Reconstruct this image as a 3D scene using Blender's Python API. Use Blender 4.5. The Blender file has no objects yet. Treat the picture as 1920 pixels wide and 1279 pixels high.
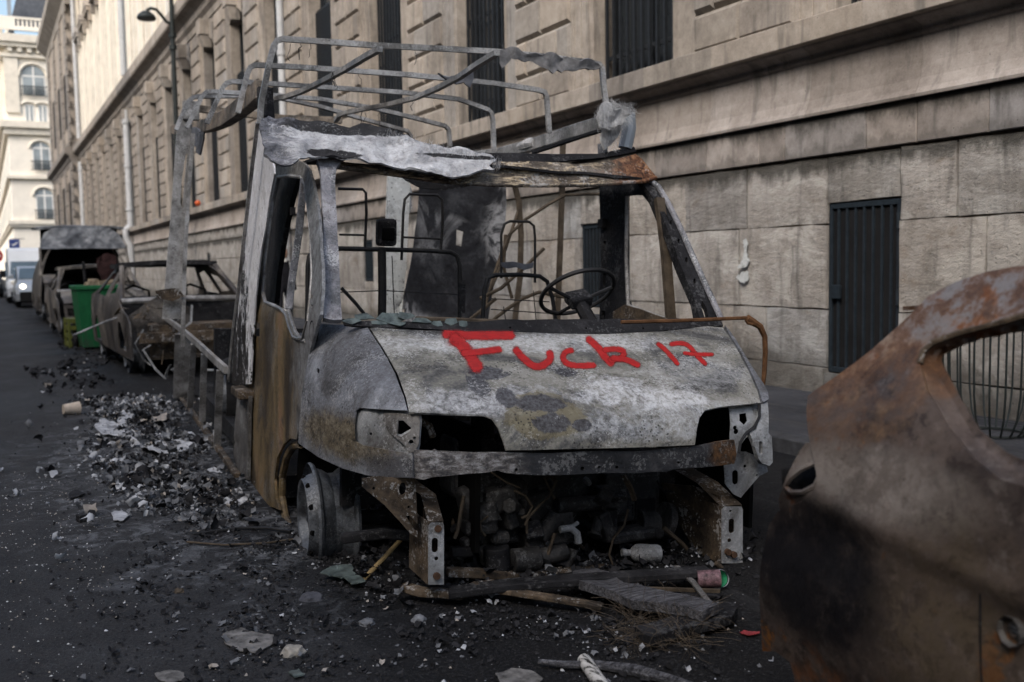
import bpy, bmesh, math, random
from mathutils import Vector, Matrix, noise, geometry
from mathutils.bvhtree import BVHTree

random.seed(7)
SC = bpy.context.scene
COL = SC.collection
V3 = Vector

# ------------------------------------------------------------------ camera
F_PX, EYE = 1900.0, 1.30
_v1 = (-990.0, -128.5); _xv = 420.0
_yv = -(F_PX * F_PX + _v1[0] * _xv) / _v1[1]
dy = V3((_v1[0], _v1[1], F_PX)).normalized()
dd = V3((_xv, _yv, F_PX)).normalized()
dx = dd.cross(dy)
AX, AY, AZ = dx, dy, -dd                      # world axes seen from the camera
CAM = V3((0, 0, EYE))
def ray(px, py):
    c = V3((px - 960.0, py - 639.5, F_PX))
    return V3((AX.dot(c), AY.dot(c), AZ.dot(c)))
right = V3((AX.x, AY.x, AZ.x)); down = V3((AX.y, AY.y, AZ.y)); fwd = V3((AX.z, AY.z, AZ.z))
cd = bpy.data.cameras.new('camera')
cam = bpy.data.objects.new('camera', cd); COL.objects.link(cam)
cam.matrix_world = Matrix(((right.x, -down.x, -fwd.x, CAM.x), (right.y, -down.y, -fwd.y, CAM.y),
                           (right.z, -down.z, -fwd.z, CAM.z), (0, 0, 0, 1)))
cd.sensor_width = 36; cd.lens = 36 * F_PX / 1920; cd.clip_end = 2000; cd.clip_start = 0.05
cd.dof.use_dof = True; cd.dof.focus_distance = 4.3; cd.dof.aperture_fstop = 2.8
SC.camera = cam

# ------------------------------------------------------------------ light
SUN_EL, SUN_AZ = math.radians(42), math.radians(236)
W = bpy.data.worlds.new('World'); SC.world = W; W.use_nodes = True
wt = W.node_tree; wt.nodes.clear()
sky = wt.nodes.new('ShaderNodeTexSky'); sky.sky_type = 'NISHITA'; sky.sun_disc = False
sky.sun_elevation = SUN_EL; sky.sun_rotation = SUN_AZ; sky.dust_density = 4.0; sky.air_density = 1.2; sky.ozone_density = 1.0
bg = wt.nodes.new('ShaderNodeBackground'); bg.inputs['Strength'].default_value = 0.15
wo = wt.nodes.new('ShaderNodeOutputWorld')
hsv = wt.nodes.new('ShaderNodeHueSaturation'); hsv.inputs['Saturation'].default_value = 1.0
wt.links.new(sky.outputs[0], hsv.inputs['Color']); wt.links.new(hsv.outputs[0], bg.inputs['Color']); wt.links.new(bg.outputs[0], wo.inputs['Surface'])
sd = bpy.data.lights.new('sun', 'SUN'); sd.energy = 1.3; sd.angle = math.radians(26); sd.color = (1.0, 0.985, 0.965)
sun = bpy.data.objects.new('sun', sd); COL.objects.link(sun)
_sv = V3((math.sin(SUN_AZ) * math.cos(SUN_EL), math.cos(SUN_AZ) * math.cos(SUN_EL), math.sin(SUN_EL)))
sun.rotation_euler = _sv.to_track_quat('Z', 'Y').to_euler()
SC.view_settings.view_transform = 'Standard'; SC.view_settings.look = 'None'
SC.view_settings.gamma = 1.0; SC.view_settings.use_curve_mapping = False
SC.view_settings.exposure = 0.85
SC.cycles.max_bounces = 6; SC.cycles.transparent_max_bounces = 24

# ------------------------------------------------------------------ material helpers
class T:
    def __init__(s, name, rough=0.8, metal=0.0, spec=None):
        spec = spec if spec is not None else (0.10 if rough >= 0.7 else 0.3)
        s.m = bpy.data.materials.new(name); s.m.use_nodes = True
        s.t = s.m.node_tree; s.t.nodes.clear()
        s.out = s.t.nodes.new('ShaderNodeOutputMaterial')
        s.b = s.t.nodes.new('ShaderNodeBsdfPrincipled')
        s.b.inputs['Roughness'].default_value = rough; s.b.inputs['Metallic'].default_value = metal
        s.b.inputs['Specular IOR Level'].default_value = spec
        s.t.links.new(s.b.outputs[0], s.out.inputs[0])
    def put(s, sock, v):
        if isinstance(v, bpy.types.NodeSocket): s.t.links.new(v, sock)
        elif v is not None:
            if isinstance(v, (tuple, list)) and len(v) == 3 and sock.type == 'RGBA': v = (*v, 1)
            sock.default_value = v
    def nd(s, ty, props=None, ins=None, out=0):
        n = s.t.nodes.new(ty)
        for k, v in (props or {}).items(): setattr(n, k, v)
        for k, v in (ins or {}).items(): s.put(n.inputs[k], v)
        return n.outputs[out]
    def obj(s): return s.nd('ShaderNodeTexCoord', out=3)
    def pos(s): return s.nd('ShaderNodeNewGeometry', out=0)
    def rnd(s): return s.nd('ShaderNodeObjectInfo', out=5)
    def mapp(s, v, scale=(1, 1, 1), loc=(0, 0, 0)):
        return s.nd('ShaderNodeMapping', None, {'Vector': v, 'Scale': scale, 'Location': loc})
    def noi(s, v, sc=5, det=5, ro=0.6, dis=0.0):
        return s.nd('ShaderNodeTexNoise', None, {'Vector': v, 'Scale': sc, 'Detail': det, 'Roughness': ro, 'Distortion': dis})
    def vor(s, v, sc=5, feat='F1', out=0):
        return s.nd('ShaderNodeTexVoronoi', {'feature': feat}, {'Vector': v, 'Scale': sc}, out)
    def mth(s, op, a, b=0.0, clamp=False):
        return s.nd('ShaderNodeMath', {'operation': op, 'use_clamp': clamp}, {0: a, 1: b})
    def ss(s, x, a, b, lo=0.0, hi=1.0):
        return s.nd('ShaderNodeMapRange', {'interpolation_type': 'SMOOTHSTEP'}, {0: x, 1: a, 2: b, 3: lo, 4: hi})
    def ramp(s, f, stops, interp='LINEAR'):
        n = s.t.nodes.new('ShaderNodeValToRGB'); n.color_ramp.interpolation = interp
        e = n.color_ramp.elements
        while len(e) < len(stops): e.new(0.5)
        for i, (p, c) in enumerate(stops):
            e[i].position = p
            e[i].color = (*c, 1) if isinstance(c, (tuple, list)) else (c, c, c, 1)
        s.put(n.inputs[0], f); return n.outputs[0]
    def mix(s, f, a, b, blend='MIX'):
        n = s.t.nodes.new('ShaderNodeMix'); n.data_type = 'RGBA'; n.blend_type = blend
        s.put(n.inputs[0], f); s.put(n.inputs[6], a); s.put(n.inputs[7], b); return n.outputs[2]
    def xyz(s, v, i): return s.nd('ShaderNodeSeparateXYZ', None, {0: v}, i)
    def blob(s, v, c, r, nz, amt=0.5, edge=0.25):
        q = s.nd('ShaderNodeVectorMath', {'operation': 'SUBTRACT'}, {0: v, 1: c})
        q = s.nd('ShaderNodeVectorMath', {'operation': 'DIVIDE'}, {0: q, 1: r})
        l = s.nd('ShaderNodeVectorMath', {'operation': 'LENGTH'}, {0: q}, 1)
        l = s.mth('ADD', l, s.mth('MULTIPLY', s.mth('SUBTRACT', nz, 0.5), amt * 2))
        return s.ss(l, 1.0 - edge, 1.0 + edge, 1.0, 0.0)
    def bump(s, h, st=0.4, d=0.01):
        n = s.nd('ShaderNodeBump', None, {'Height': h, 'Strength': st, 'Distance': d})
        s.put(s.b.inputs['Normal'], n)
    def col(s, c): s.put(s.b.inputs['Base Color'], c); return s
    def rough(s, r): s.put(s.b.inputs['Roughness'], r); return s

def burnt(name, stops, sc=2.5, stretch=(1, 1, 1), specks=0.0, pits=0.0, rough=0.8, metal=0.0, bump=0.35, fine=60, dis=0.8, extra=None, world=False):
    """Fire-marked sheet metal: broad colour zones, fine mottling, pale ash specks and dark pits."""
    t = T(name, rough, metal)
    p = t.pos() if world else t.obj()
    big = t.noi(t.mapp(p, stretch), sc, 6, 0.62, dis)
    fin = t.noi(p, fine, 4, 0.65)
    f = t.mth('ADD', t.mth('MULTIPLY', big, 0.8), t.mth('MULTIPLY', fin, 0.2))
    c = t.ramp(f, stops)
    if extra: c = extra(t, p, c, big, fin)
    ch = t.noi(t.mapp(p, (1, 1, 1), (7, 2, 5)), sc * 3.2, 9, 0.78, 0.5); ch2 = t.noi(t.mapp(p, (1, 1, 1), (1, 8, 3)), sc * 6.5, 9, 0.8, 0.3)
    c = t.mix(t.ss(ch, 0.555, 0.575, 0, 0.42), c, t.mix(1.0, c, (0.36, 0.34, 0.33), 'MULTIPLY'))
    c = t.mix(t.ss(ch2, 0.575, 0.60, 0, 0.38), c, t.mix(1.0, c, (1.75, 1.75, 1.78), 'MULTIPLY'))
    c = t.mix(t.ss(ch2, 0.43, 0.405, 0, 0.5), c, t.mix(1.0, c, (0.42, 0.40, 0.39), 'MULTIPLY'))
    if specks:
        m = t.noi(p, fine * 1.3, 3, 0.7); g = t.noi(t.mapp(p, (1, 1, 1), (3, 1, 7)), sc * 1.7, 3, 0.6)
        k = t.ss(t.mth('ADD', m, t.mth('MULTIPLY', t.mth('SUBTRACT', g, 0.5), 0.9)), 0.60, 0.68, 0, specks)
        c = t.mix(k, c, (0.56, 0.57, 0.58))
    if pits:
        d = t.vor(p, fine * 0.9); g = t.noi(t.mapp(p, (1, 1, 1), (9, 4, 2)), sc * 1.5, 3, 0.6)
        k = t.mth('MULTIPLY', t.ss(d, 0.18, 0.34, pits, 0.0), t.ss(g, 0.46, 0.6))
        c = t.mix(k, c, (0.02, 0.02, 0.022))
    t.col(c)
    t.rough(t.ss(big, 0.3, 0.7, rough - 0.15, min(1.0, rough + 0.1)))
    t.bump(t.mth('ADD', fin, t.mth('MULTIPLY', big, 1.5)), bump, 0.01)
    return t.m

def plain(name, c, rough=0.7, metal=0.0, var=0.25, sc=12, bump=0.1, world=False):
    t = T(name, rough, metal); p = t.pos() if world else t.obj()
    n = t.noi(p, sc, 5, 0.65)
    lo = tuple(x * (1 - var) for x in c); hi = tuple(min(1, x * (1 + var)) for x in c)
    t.col(t.ramp(n, [(0.3, lo), (0.7, hi)])); t.bump(n, bump, 0.01)
    return t.m

# --- the materials of the place
def m_stone(name, lo, mid, hi, stain=True, rough_face=False):
    t = T(name, 0.92, 0, 0.25); p = t.pos()
    n1 = t.noi(p, 1.1, 5, 0.6, 0.4); n2 = t.noi(p, 9, 6, 0.7); n3 = t.noi(p, 55, 4, 0.7)
    pv = t.mapp(p, (3.5, 3.5, 0.45)); streak = t.noi(pv, 1.6, 4, 0.6, 0.3)
    f = t.mth('ADD', t.mth('MULTIPLY', n1, 0.45), t.mth('ADD', t.mth('MULTIPLY', n2, 0.35), t.mth('MULTIPLY', n3, 0.2)))
    c = t.ramp(f, [(0.33, lo), (0.5, mid), (0.66, hi)])
    if rough_face:
        w3 = t.noi(t.mapp(p, (1, 1, .8), (8, 3, 1)), 4.5, 8, .78, .4); c = t.mix(t.ss(w3, .56, .66, 0, .55), c, (0.10, 0.092, 0.082))
        w1 = t.noi(t.mapp(p, (1, 1, 1.5), (3, 3, 3)), 1.7, 7, .72, .5); c = t.mix(t.ss(w1, .50, .60, 0, .7), c, (0.43, 0.43, 0.42)); c = t.mix(t.ss(w1, .44, .34, 0, .6), c, (0.20, 0.17, 0.14))
    r = t.rnd()
    c = t.mix(1.0, c, t.ramp(r, [(0, (0.64, 0.63, 0.63)), (0.3, (0.96, 0.90, 0.83)), (0.6, (1.06, 1.02, 0.98)), (0.8, (0.82, 0.79, 0.75)), (1, (0.84, 0.86, 0.89))]), 'MULTIPLY')
    c = t.mix(t.ss(streak, 0.52, 0.70, 0, 0.62), c, (0.085, 0.08, 0.075))
    if stain:   # black crust under the two ledges and a darker foot
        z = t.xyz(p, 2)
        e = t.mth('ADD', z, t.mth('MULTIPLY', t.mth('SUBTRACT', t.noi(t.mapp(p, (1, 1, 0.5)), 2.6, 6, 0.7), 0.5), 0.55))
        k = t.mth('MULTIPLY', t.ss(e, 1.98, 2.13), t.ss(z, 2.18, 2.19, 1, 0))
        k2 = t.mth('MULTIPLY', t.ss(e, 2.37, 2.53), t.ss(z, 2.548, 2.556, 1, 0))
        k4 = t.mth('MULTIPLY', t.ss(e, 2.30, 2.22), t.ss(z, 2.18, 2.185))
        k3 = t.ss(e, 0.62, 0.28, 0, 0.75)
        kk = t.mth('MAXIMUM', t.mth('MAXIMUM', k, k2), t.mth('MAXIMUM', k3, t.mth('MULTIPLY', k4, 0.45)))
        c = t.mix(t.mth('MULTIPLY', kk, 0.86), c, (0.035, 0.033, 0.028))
    pit = t.ss(t.vor(p, 22), 0.04, 0.20)
    c = t.mix(t.mth('MULTIPLY', t.ss(pit, 0.6, 0.0), t.ss(n2, 0.5, 0.6)), c, (0.05, 0.045, 0.04))
    t.col(c)
    h = t.mth('ADD', t.mth('MULTIPLY', t.noi(t.mapp(p, (1, 1, 2.2)), 6.5, 7, .72, .2) if rough_face else n2, 1.6 if rough_face else 0.6), t.mth('ADD', t.mth('MULTIPLY', n3, 0.4), t.mth('MULTIPLY', pit, 0.5 if rough_face else 0.25)))
    t.bump(h, 0.7 if rough_face else 0.35, 0.022 if rough_face else 0.012)
    return t.m
M = {}
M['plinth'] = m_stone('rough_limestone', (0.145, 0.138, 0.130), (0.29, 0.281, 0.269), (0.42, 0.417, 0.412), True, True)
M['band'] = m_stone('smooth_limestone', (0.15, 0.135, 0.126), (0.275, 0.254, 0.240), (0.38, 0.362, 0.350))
M['pier'] = m_stone('cut_limestone', (0.165, 0.150, 0.133), (0.315, 0.290, 0.261), (0.45, 0.425, 0.392), False)
M['mortar'] = plain('mortar', (0.15, 0.115, 0.085), 0.95, 0, 0.4, 14, 0.4, True)
M['pale_wall'] = plain('pale_cut_stone', (0.80, 0.75, 0.66), 0.9, 0, 0.08, 0.9, 0.1, True)
M['pale_shade'] = plain('pale_moulding_stone', (0.70, 0.65, 0.56), 0.9, 0, 0.12, 1.5, 0.1, True)
M['slate'] = plain('slate_roof', (0.06, 0.065, 0.072), 0.5, 0, 0.3, 3, 0.1, True)
M['zinc'] = plain('zinc_sheet', (0.28, 0.31, 0.34), 0.5, 0.2, 0.1, 2, 0.05, True)
M['pipe'] = plain('painted_drainpipe', (0.42, 0.43, 0.44), 0.6, 0, 0.15, 5, 0.05, True)
M['gate'] = plain('blue_grey_iron', (0.016, 0.023, 0.030), 0.55, 0.2, 0.35, 20, 0.15, True)
M['bars'] = plain('window_iron', (0.022, 0.025, 0.029), 0.5, 0.3, 0.3, 20, 0.1, True)
M['void'] = plain('unlit_room', (0.012, 0.012, 0.013), 0.9, 0, 0.3, 4, 0.1, True)
def m_glass(name, c, r):
    t = T(name, r, 0, 0.6); p = t.pos(); n = t.noi(p, 0.9, 2, 0.5)
    t.col(t.ramp(n, [(0.35, tuple(x * 0.7 for x in c)), (0.65, c)])); return t.m
M['glass'] = m_glass('window_glass', (0.03, 0.035, 0.04), 0.08)
M['pale_glass'] = m_glass('painted_sky_glass', (0.30, 0.34, 0.36), 0.12)  # reflected sky is put into the pale base colour
M['lamp'] = plain('lamp_iron', (0.025, 0.03, 0.03), 0.5, 0.4, 0.2, 10, 0.05)
M['frame_white'] = plain('white_window_paint', (0.7, 0.69, 0.66), 0.6, 0, 0.06, 5, 0.02, True)

def m_road():
    t = T('asphalt', 0.85, 0, 0.12); p = t.pos()
    n1 = t.noi(p, 0.5, 5, 0.6, 0.5); n2 = t.noi(p, 3.2, 6, 0.7, 0.4); n3 = t.noi(p, 170, 3, 0.75); n4 = t.noi(p, 26, 4, 0.7)
    f = t.mth('ADD', t.mth('MULTIPLY', n1, 0.4), t.mth('ADD', t.mth('MULTIPLY', n2, 0.3), t.mth('MULTIPLY', n3, 0.3)))
    c = t.ramp(f, [(0.34, (0.014, 0.0138, 0.0145)), (0.5, (0.035, 0.035, 0.037)), (0.68, (0.074, 0.075, 0.079))])
    # soot spread round the wrecks
    x = t.xyz(p, 0); e = t.mth('ADD', x, t.mth('MULTIPLY', t.mth('SUBTRACT', t.noi(p, 0.9, 6, 0.7), 0.5), 2.2))
    k = t.mth('MULTIPLY', t.ss(e, 0.5, 1.35), t.ss(e, 4.6, 5.6, 1, 0.25))
    c = t.mix(t.mth('MULTIPLY', k, 0.85), c, (0.005, 0.005, 0.0055))
    hp_ = t.noi(p, 6, 8, .78, .8); hk = t.mth('MULTIPLY', t.blob(p, (1.0, 6.9, 0), (0.85, 2.6, 1.0), t.noi(p, 1.7, 6, .7, .6), 1.0, .35), t.ss(hp_, .47, .62))
    c = t.mix(t.mth('MULTIPLY', hk, .8), c, (.17, .177, .19))
    # wind-blown pale ash dust, cinders
    a = t.ss(t.mth('ADD', n4, t.mth('MULTIPLY', t.mth('SUBTRACT', n2, 0.5), 0.9)), 0.62, 0.80, 0, 0.3)
    c = t.mix(a, c, (0.13, 0.135, 0.145))
    sp = t.ss(t.vor(p, 90), 0.06, 0.12, 1, 0); sp = t.mth('MULTIPLY', sp, t.ss(t.noi(p, 2.1, 3, 0.6), 0.5, 0.62))
    c = t.mix(t.mth('MULTIPLY', sp, 0.6), c, (0.36, 0.36, 0.38))
    g2 = t.noi(p, 75, 3, .8); c = t.mix(t.ss(g2, .50, .70, 0, .5), c, (.082, .082, .086)); c = t.mix(t.ss(g2, .46, .34, 0, .6), c, (.006, .006, .007))
    sm = t.noi(t.mapp(p, (1.0, .22, 1)), 2.2, 6, .7, .8); c = t.mix(t.ss(sm, .56, .72, 0, .4), c, (.080, .081, .085))
    t.col(c); t.rough(t.ss(n1, 0.3, 0.7, 0.6, 0.92))
    t.bump(t.mth('ADD', t.mth('MULTIPLY', n3, 0.5), t.mth('ADD', t.mth('MULTIPLY', g2, .8), t.mth('ADD', n4, t.mth('MULTIPLY', n2, 1.5)))), 0.9, 0.014)
    return t.m
M['road'] = m_road()
def m_pave():
    t = T('pavement_asphalt', 0.7, 0, 0.2); p = t.pos()
    n = t.noi(p, 0.8, 5, 0.6, 0.6); n2 = t.noi(p, 60, 3, 0.7); w = t.noi(t.mapp(p, (2.2, 0.5, 1)), 1.6, 5, 0.65, 1.0)
    c = t.ramp(t.mth('ADD', t.mth('MULTIPLY', n, 0.7), t.mth('MULTIPLY', n2, 0.3)), [(0.35, (0.016, 0.017, 0.02)), (0.65, (0.045, 0.047, 0.054))])
    c = t.mix(t.ss(w, 0.62, 0.72, 0, 0.4), c, (0.15, 0.147, 0.147))
    t.col(c); t.rough(t.ss(w, 0.35, 0.65, 0.45, 0.9)); t.bump(n2, 0.3, 0.006); return t.m
M['pave'] = m_pave()
M['kerb'] = plain('granite_kerb', (0.045, 0.046, 0.05), 0.8, 0, 0.4, 14, 0.2, True)

# --- burnt materials
K = (0.012, 0.012, 0.013); DG = (0.045, 0.046, 0.050); BG = (0.11, 0.115, 0.125); MG = (0.21, 0.215, 0.22); LG = (0.36, 0.365, 0.37); WH = (0.60, 0.61, 0.62)
TAN = (0.13, 0.085, 0.035); RUST = (0.20, 0.075, 0.025); UMB = (0.065, 0.040, 0.022); GREIGE = (0.235, 0.225, 0.195)
def hood_x(t, p, c, big, fin):
    nz = t.noi(p, 7, 7, 0.75, 0.9); nz2 = t.noi(t.mapp(p, (1, 1, 1), (5, 5, 5)), 13, 7, 0.78, 1.2); f3 = t.noi(p, 38, 5, 0.75, 0.5)
    br = t.ss(f3, 0.30, 0.66)
    def W(cn, r, amt, k, col, n=nz):
        return t.mix(t.mth('MULTIPLY', t.mth('MULTIPLY', t.blob(p, cn, r, n, amt, 0.3), br), k), c, col)
    c = W((0.27, 0.14, 0.745), (0.22, 0.5, 0.032), 1.3, 0.9, (0.50, 0.51, 0.53))
    c = W((0.02, 0.12, 0.785), (0.15, 0.5, 0.045), 1.3, 0.85, (0.50, 0.51, 0.53))
    c = W((0.55, 0.3, 0.83), (0.3, 0.5, 0.05), 1.5, 0.45, (0.38, 0.39, 0.40), nz2)
    c = W((0.22, 0.05, 0.66), (0.42, 0.5, 0.07), 1.0, 0.6, (0.42, 0.44, 0.47), nz2)
    c = W((-0.50, 0.2, 0.75), (0.34, 0.5, 0.05), 1.1, 0.7, (0.45, 0.46, 0.48), nz2)
    c = W((-0.2, 0.4, 0.95), (0.75, 0.6, 0.035), 1.0, 0.7, (0.46, 0.47, 0.48), nz2)
    c = t.mix(t.mth('MULTIPLY', t.ss(t.noi(t.mapp(p, (1.2, 1, 4)), 3.2, 6, .72, .8), .55, .72), 0.55), c, (0.085, 0.085, 0.082))
    # melted badge: scorched lobes ringed by bare tan metal
    k = t.blob(p, (-0.31, 0.1, 0.70), (0.16, 0.4, 0.085), nz2, 0.5, 0.05)
    c = t.mix(t.mth('MULTIPLY', k, 0.85), c, (0.135, 0.120, 0.080))
    for (u, w, ru, rw) in ((-0.31, 0.745, 0.115, 0.030), (-0.29, 0.675, 0.075, 0.036), (-0.52, 0.81, 0.045, 0.035), (-0.46, 0.85, 0.09, 0.022), (-0.12, 0.85, 0.05, 0.018), (-0.17, 0.665, 0.04, 0.022), (-0.44, 0.765, 0.04, 0.035)):
        c = t.mix(t.mth('MULTIPLY', t.blob(p, (u, 0.1, w), (ru, 0.6, rw), nz2, 0.75, 0.10), 0.92), c, t.ramp(fin, [(.35, (0.028, 0.028, 0.033)), (.65, (0.085, 0.087, 0.098))]))
    return c
M['hood'] = burnt('burnt_bonnet_paint', [(0.36, (0.022, 0.022, 0.024)), (0.45, (0.085, 0.085, 0.084)), (0.52, (0.16, 0.156, 0.138)), (0.60, (0.235, 0.232, 0.218)), (0.72, (0.37, 0.37, 0.375))], 2.8, (1, 1, 1.4), 0.32, 0.8, 0.7, 0, 0.35, 70, 1.0, hood_x)
def wing_x(t, p, c, big, fin):
    nz = t.noi(p, 8, 8, .76, .5); f2 = t.noi(t.mapp(p, (1, 1, 1.4)), 30, 5, .75)
    c = t.mix(t.mth('MULTIPLY', t.blob(p, (-0.98, 0.55, 0.58), (0.30, 0.45, 0.085), nz, 0.8, 0.35), 0.85), c, t.ramp(f2, [(.36, (0.035, 0.028, 0.02)), (.52, (0.13, 0.105, 0.065)), (.66, (0.22, 0.195, 0.15))]))
    c = t.mix(t.mth('MULTIPLY', t.blob(p, (-0.80, 0.15, 0.50), (0.22, 0.3, 0.06), nz, 0.7, 0.4), 0.8), c, (0.05, 0.05, 0.055))
    return t.mix(t.mth('MULTIPLY', t.ss(nz, .56, .64, 0, .8), t.ss(f2, .42, .55)), c, (0.040, 0.041, 0.045))
def door_x(t, p, c, big, fin):
    st = t.noi(t.mapp(p, (11, 11, 1.1)), 1.3, 6, 0.7, 0.6); bl = t.noi(t.mapp(p, (1, 1, .8), (2, 2, 2)), 3.4, 6, .68, .9); f2 = t.noi(p, 24, 5, .72)
    c = t.mix(t.ss(st, 0.54, 0.72, 0, 0.3), c, (0.18, 0.13, 0.07))
    c = t.mix(t.ss(bl, 0.52, 0.64, 0, 0.8), c, t.ramp(f2, [(.35, (0.022, 0.018, 0.014)), (.65, (0.075, 0.062, 0.048))]))
    c = t.mix(t.ss(bl, 0.42, 0.33, 0, 0.55), c, (0.19, 0.175, 0.15))
    z = t.xyz(p, 2); e = t.mth('ADD', z, t.mth('MULTIPLY', t.mth('SUBTRACT', bl, 0.5), 0.8))
    c = t.mix(t.ss(e, 0.95, 1.25, 0, 0.92), c, t.ramp(f2, [(0.35, (0.05, 0.048, 0.045)), (0.5, (0.15, 0.148, 0.14)), (0.66, (0.29, 0.285, 0.275))]))
    y = t.xyz(p, 1); e2 = t.mth('ADD', y, t.mth('MULTIPLY', t.mth('SUBTRACT', bl, 0.5), 0.7))
    return t.mix(t.ss(e2, 1.55, 1.15, 0, 0.85), c, t.ramp(f2, [(0.35, (0.085, 0.088, 0.094)), (0.65, (0.25, 0.26, 0.275))]))
M['fender'] = burnt('burnt_wing_paint', [(0.32, (0.04, 0.04, 0.042)), (0.40, (0.08, 0.08, 0.084)), (0.48, (0.13, 0.135, 0.15)), (0.58, (0.21, 0.222, 0.245)), (0.72, (0.33, 0.34, 0.36))], 2.8, (1, 1, 0.8), 0.22, 0.6, 0.7, 0.1, 0.35, 75, 0.8, wing_x)
M['door'] = burnt('scorched_door_paint', [(0.32, (0.022, 0.018, 0.014)), (0.44, (0.055, 0.040, 0.024)), (0.54, (0.16, 0.115, 0.056)), (0.64, (0.215, 0.127, 0.072)), (0.75, (0.19, 0.17, 0.14))], 2.6, (1, 1, 0.5), 0.12, 0.2, 0.6, 0.15, 0.2, 60, 0.7, door_x)
M['pillar'] = burnt('burnt_pillar_paint', [(0.30, DG), (0.42, BG), (0.5, (0.20, 0.20, 0.22)), (0.62, (0.30, 0.30, 0.32)), (0.75, LG)], 4.5, (1, 1, 0.6), 0.5, 0.5, 0.7, 0.1, 0.35, 80)
M['steel'] = burnt('burnt_bare_steel', [(0.30, (0.02, 0.018, 0.017)), (0.45, (0.075, 0.07, 0.066)), (0.55, (0.13, 0.125, 0.12)), (0.68, (0.20, 0.20, 0.20))], 5, (1, 1, 1), 0.25, 0.4, 0.65, 0.25, 0.4, 60)
M['bracket'] = burnt('grey_primer_steel', [(0.32, (0.075, 0.07, 0.065)), (0.46, (0.17, 0.175, 0.18)), (0.58, (0.26, 0.272, 0.285)), (0.72, (0.38, 0.39, 0.40))], 5, (1, 1, 1), 0.3, 0.5, 0.7, 0.15, 0.3, 70)
M['brown_steel'] = burnt('brown_scaled_steel', [(0.30, K), (0.44, (0.045, 0.036, 0.028)), (0.56, (0.10, 0.075, 0.052)), (0.7, (0.17, 0.145, 0.12))], 5, (1, 1, 1), 0.35, 0.3, 0.75, 0.1, 0.5, 55)
M['soot'] = burnt('sooty_metal', [(0.35, (0.008, 0.008, 0.009)), (0.55, (0.02, 0.02, 0.022)), (0.72, (0.05, 0.05, 0.053))], 4, (1, 1, 1), 0.08, 0.2, 0.75, 0.1, 0.5, 50)
M['engine'] = burnt('burnt_engine_alloy', [(0.35, (0.012, 0.012, 0.013)), (0.5, (0.035, 0.034, 0.034)), (0.62, (0.075, 0.072, 0.07)), (0.74, (0.12, 0.12, 0.125))], 7, (1, 1, 1), 0.1, 0.3, 0.65, 0.3, 0.5, 60)
M['rail'] = burnt('scorched_aluminium', [(0.32, (0.05, 0.047, 0.045)), (0.44, (0.16, 0.155, 0.15)), (0.54, (0.30, 0.295, 0.29)), (0.70, (0.50, 0.505, 0.51))], 3.5, (1, 1, 1), 0.3, 0.45, 0.5, 0.35, 0.25, 70)
M['timber_rail'] = burnt('scorched_rail', [(0.32, (0.03, 0.026, 0.022)), (0.45, (0.11, 0.098, 0.085)), (0.58, (0.24, 0.20, 0.16)), (0.72, (0.42, 0.35, 0.28))], 6, (1, 0.4, 1), 0.2, 0.3, 0.75, 0, 0.5, 70)
def peel_x(t, p, c, big, fin):
    q = t.mapp(p, (3.6, 3.6, 2.0)); f = t.mth('ADD', t.mth('MULTIPLY', t.noi(q, 2.6, 9, 0.76, 0.3), .72), t.mth('MULTIPLY', t.noi(t.mapp(p, (1, 1, .5)), 55, 3, .7), .28)); z = t.xyz(p, 2)
    e = t.mth('ADD', f, t.ss(z, 1.9, 0.6, -0.09, 0.025))
    y = t.xyz(p, 1); e = t.mth('ADD', e, t.ss(y, 2.62, 3.1, 0.0, 0.10))
    k = t.ss(e, 0.545, 0.56); c = t.mix(k, c, (0.028, 0.026, 0.026))
    return t.mix(t.mth('MULTIPLY', t.ss(e, 0.50, 0.54), t.ss(e, 0.56, 0.545)), c, (0.70, 0.71, 0.73))
M['peel'] = burnt('blistered_white_paint', [(0.35, (0.50, 0.50, 0.52)), (0.5, (0.60, 0.60, 0.62)), (0.65, (0.70, 0.71, 0.73))], 3, (1, 1, 1), 0, 0, 0.7, 0, 0.4, 60, 0.5, peel_x)
def ash_x(t, p, c, big, fin):
    nz = t.noi(t.mapp(p, (1, 1, 1.6)), 6, 8, 0.78, 1.6); fb = t.noi(t.mapp(p, (14, 14, 60)), 1.2, 6, 0.75, 1.0)
    c = t.mix(t.ss(fb, 0.45, 0.70, 0, 0.45), c, (0.17, 0.175, 0.185))
    k = t.blob(p, (-0.78, 1.48, 1.965), (0.36, 2.0, 0.062), nz, 0.45, 0.05); k2 = t.blob(p, (-0.22, 1.34, 1.83), (0.20, 2.0, 0.012), nz, 1.2, 0.08); k3 = t.blob(p, (-0.86, 1.36, 1.80), (0.14, 2.0, 0.022), nz, 0.9, 0.1)
    k = t.mth('MAXIMUM', k, t.mth('MAXIMUM', k2, k3)); c = t.mix(t.mth('MULTIPLY', k, 0.96), c, (0.016, 0.016, 0.018))
    u = t.xyz(p, 0); e = t.mth('ADD', u, t.mth('MULTIPLY', t.mth('SUBTRACT', nz, 0.5), 0.6))
    return t.mix(t.ss(e, -1.02, -1.12, 0, 0.9), c, t.ramp(fb, [(0.35, (0.03, 0.031, 0.036)), (0.6, (0.16, 0.165, 0.19))]))
M['ash'] = burnt('glass_fibre_ash', [(0.30, (0.20, 0.20, 0.215)), (0.45, (0.38, 0.385, 0.40)), (0.58, (0.50, 0.51, 0.53)), (0.72, (0.62, 0.63, 0.65))], 7, (1, 1, 1), 0.2, 0, 0.95, 0, 0.55, 95, 1.4, ash_x)
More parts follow.
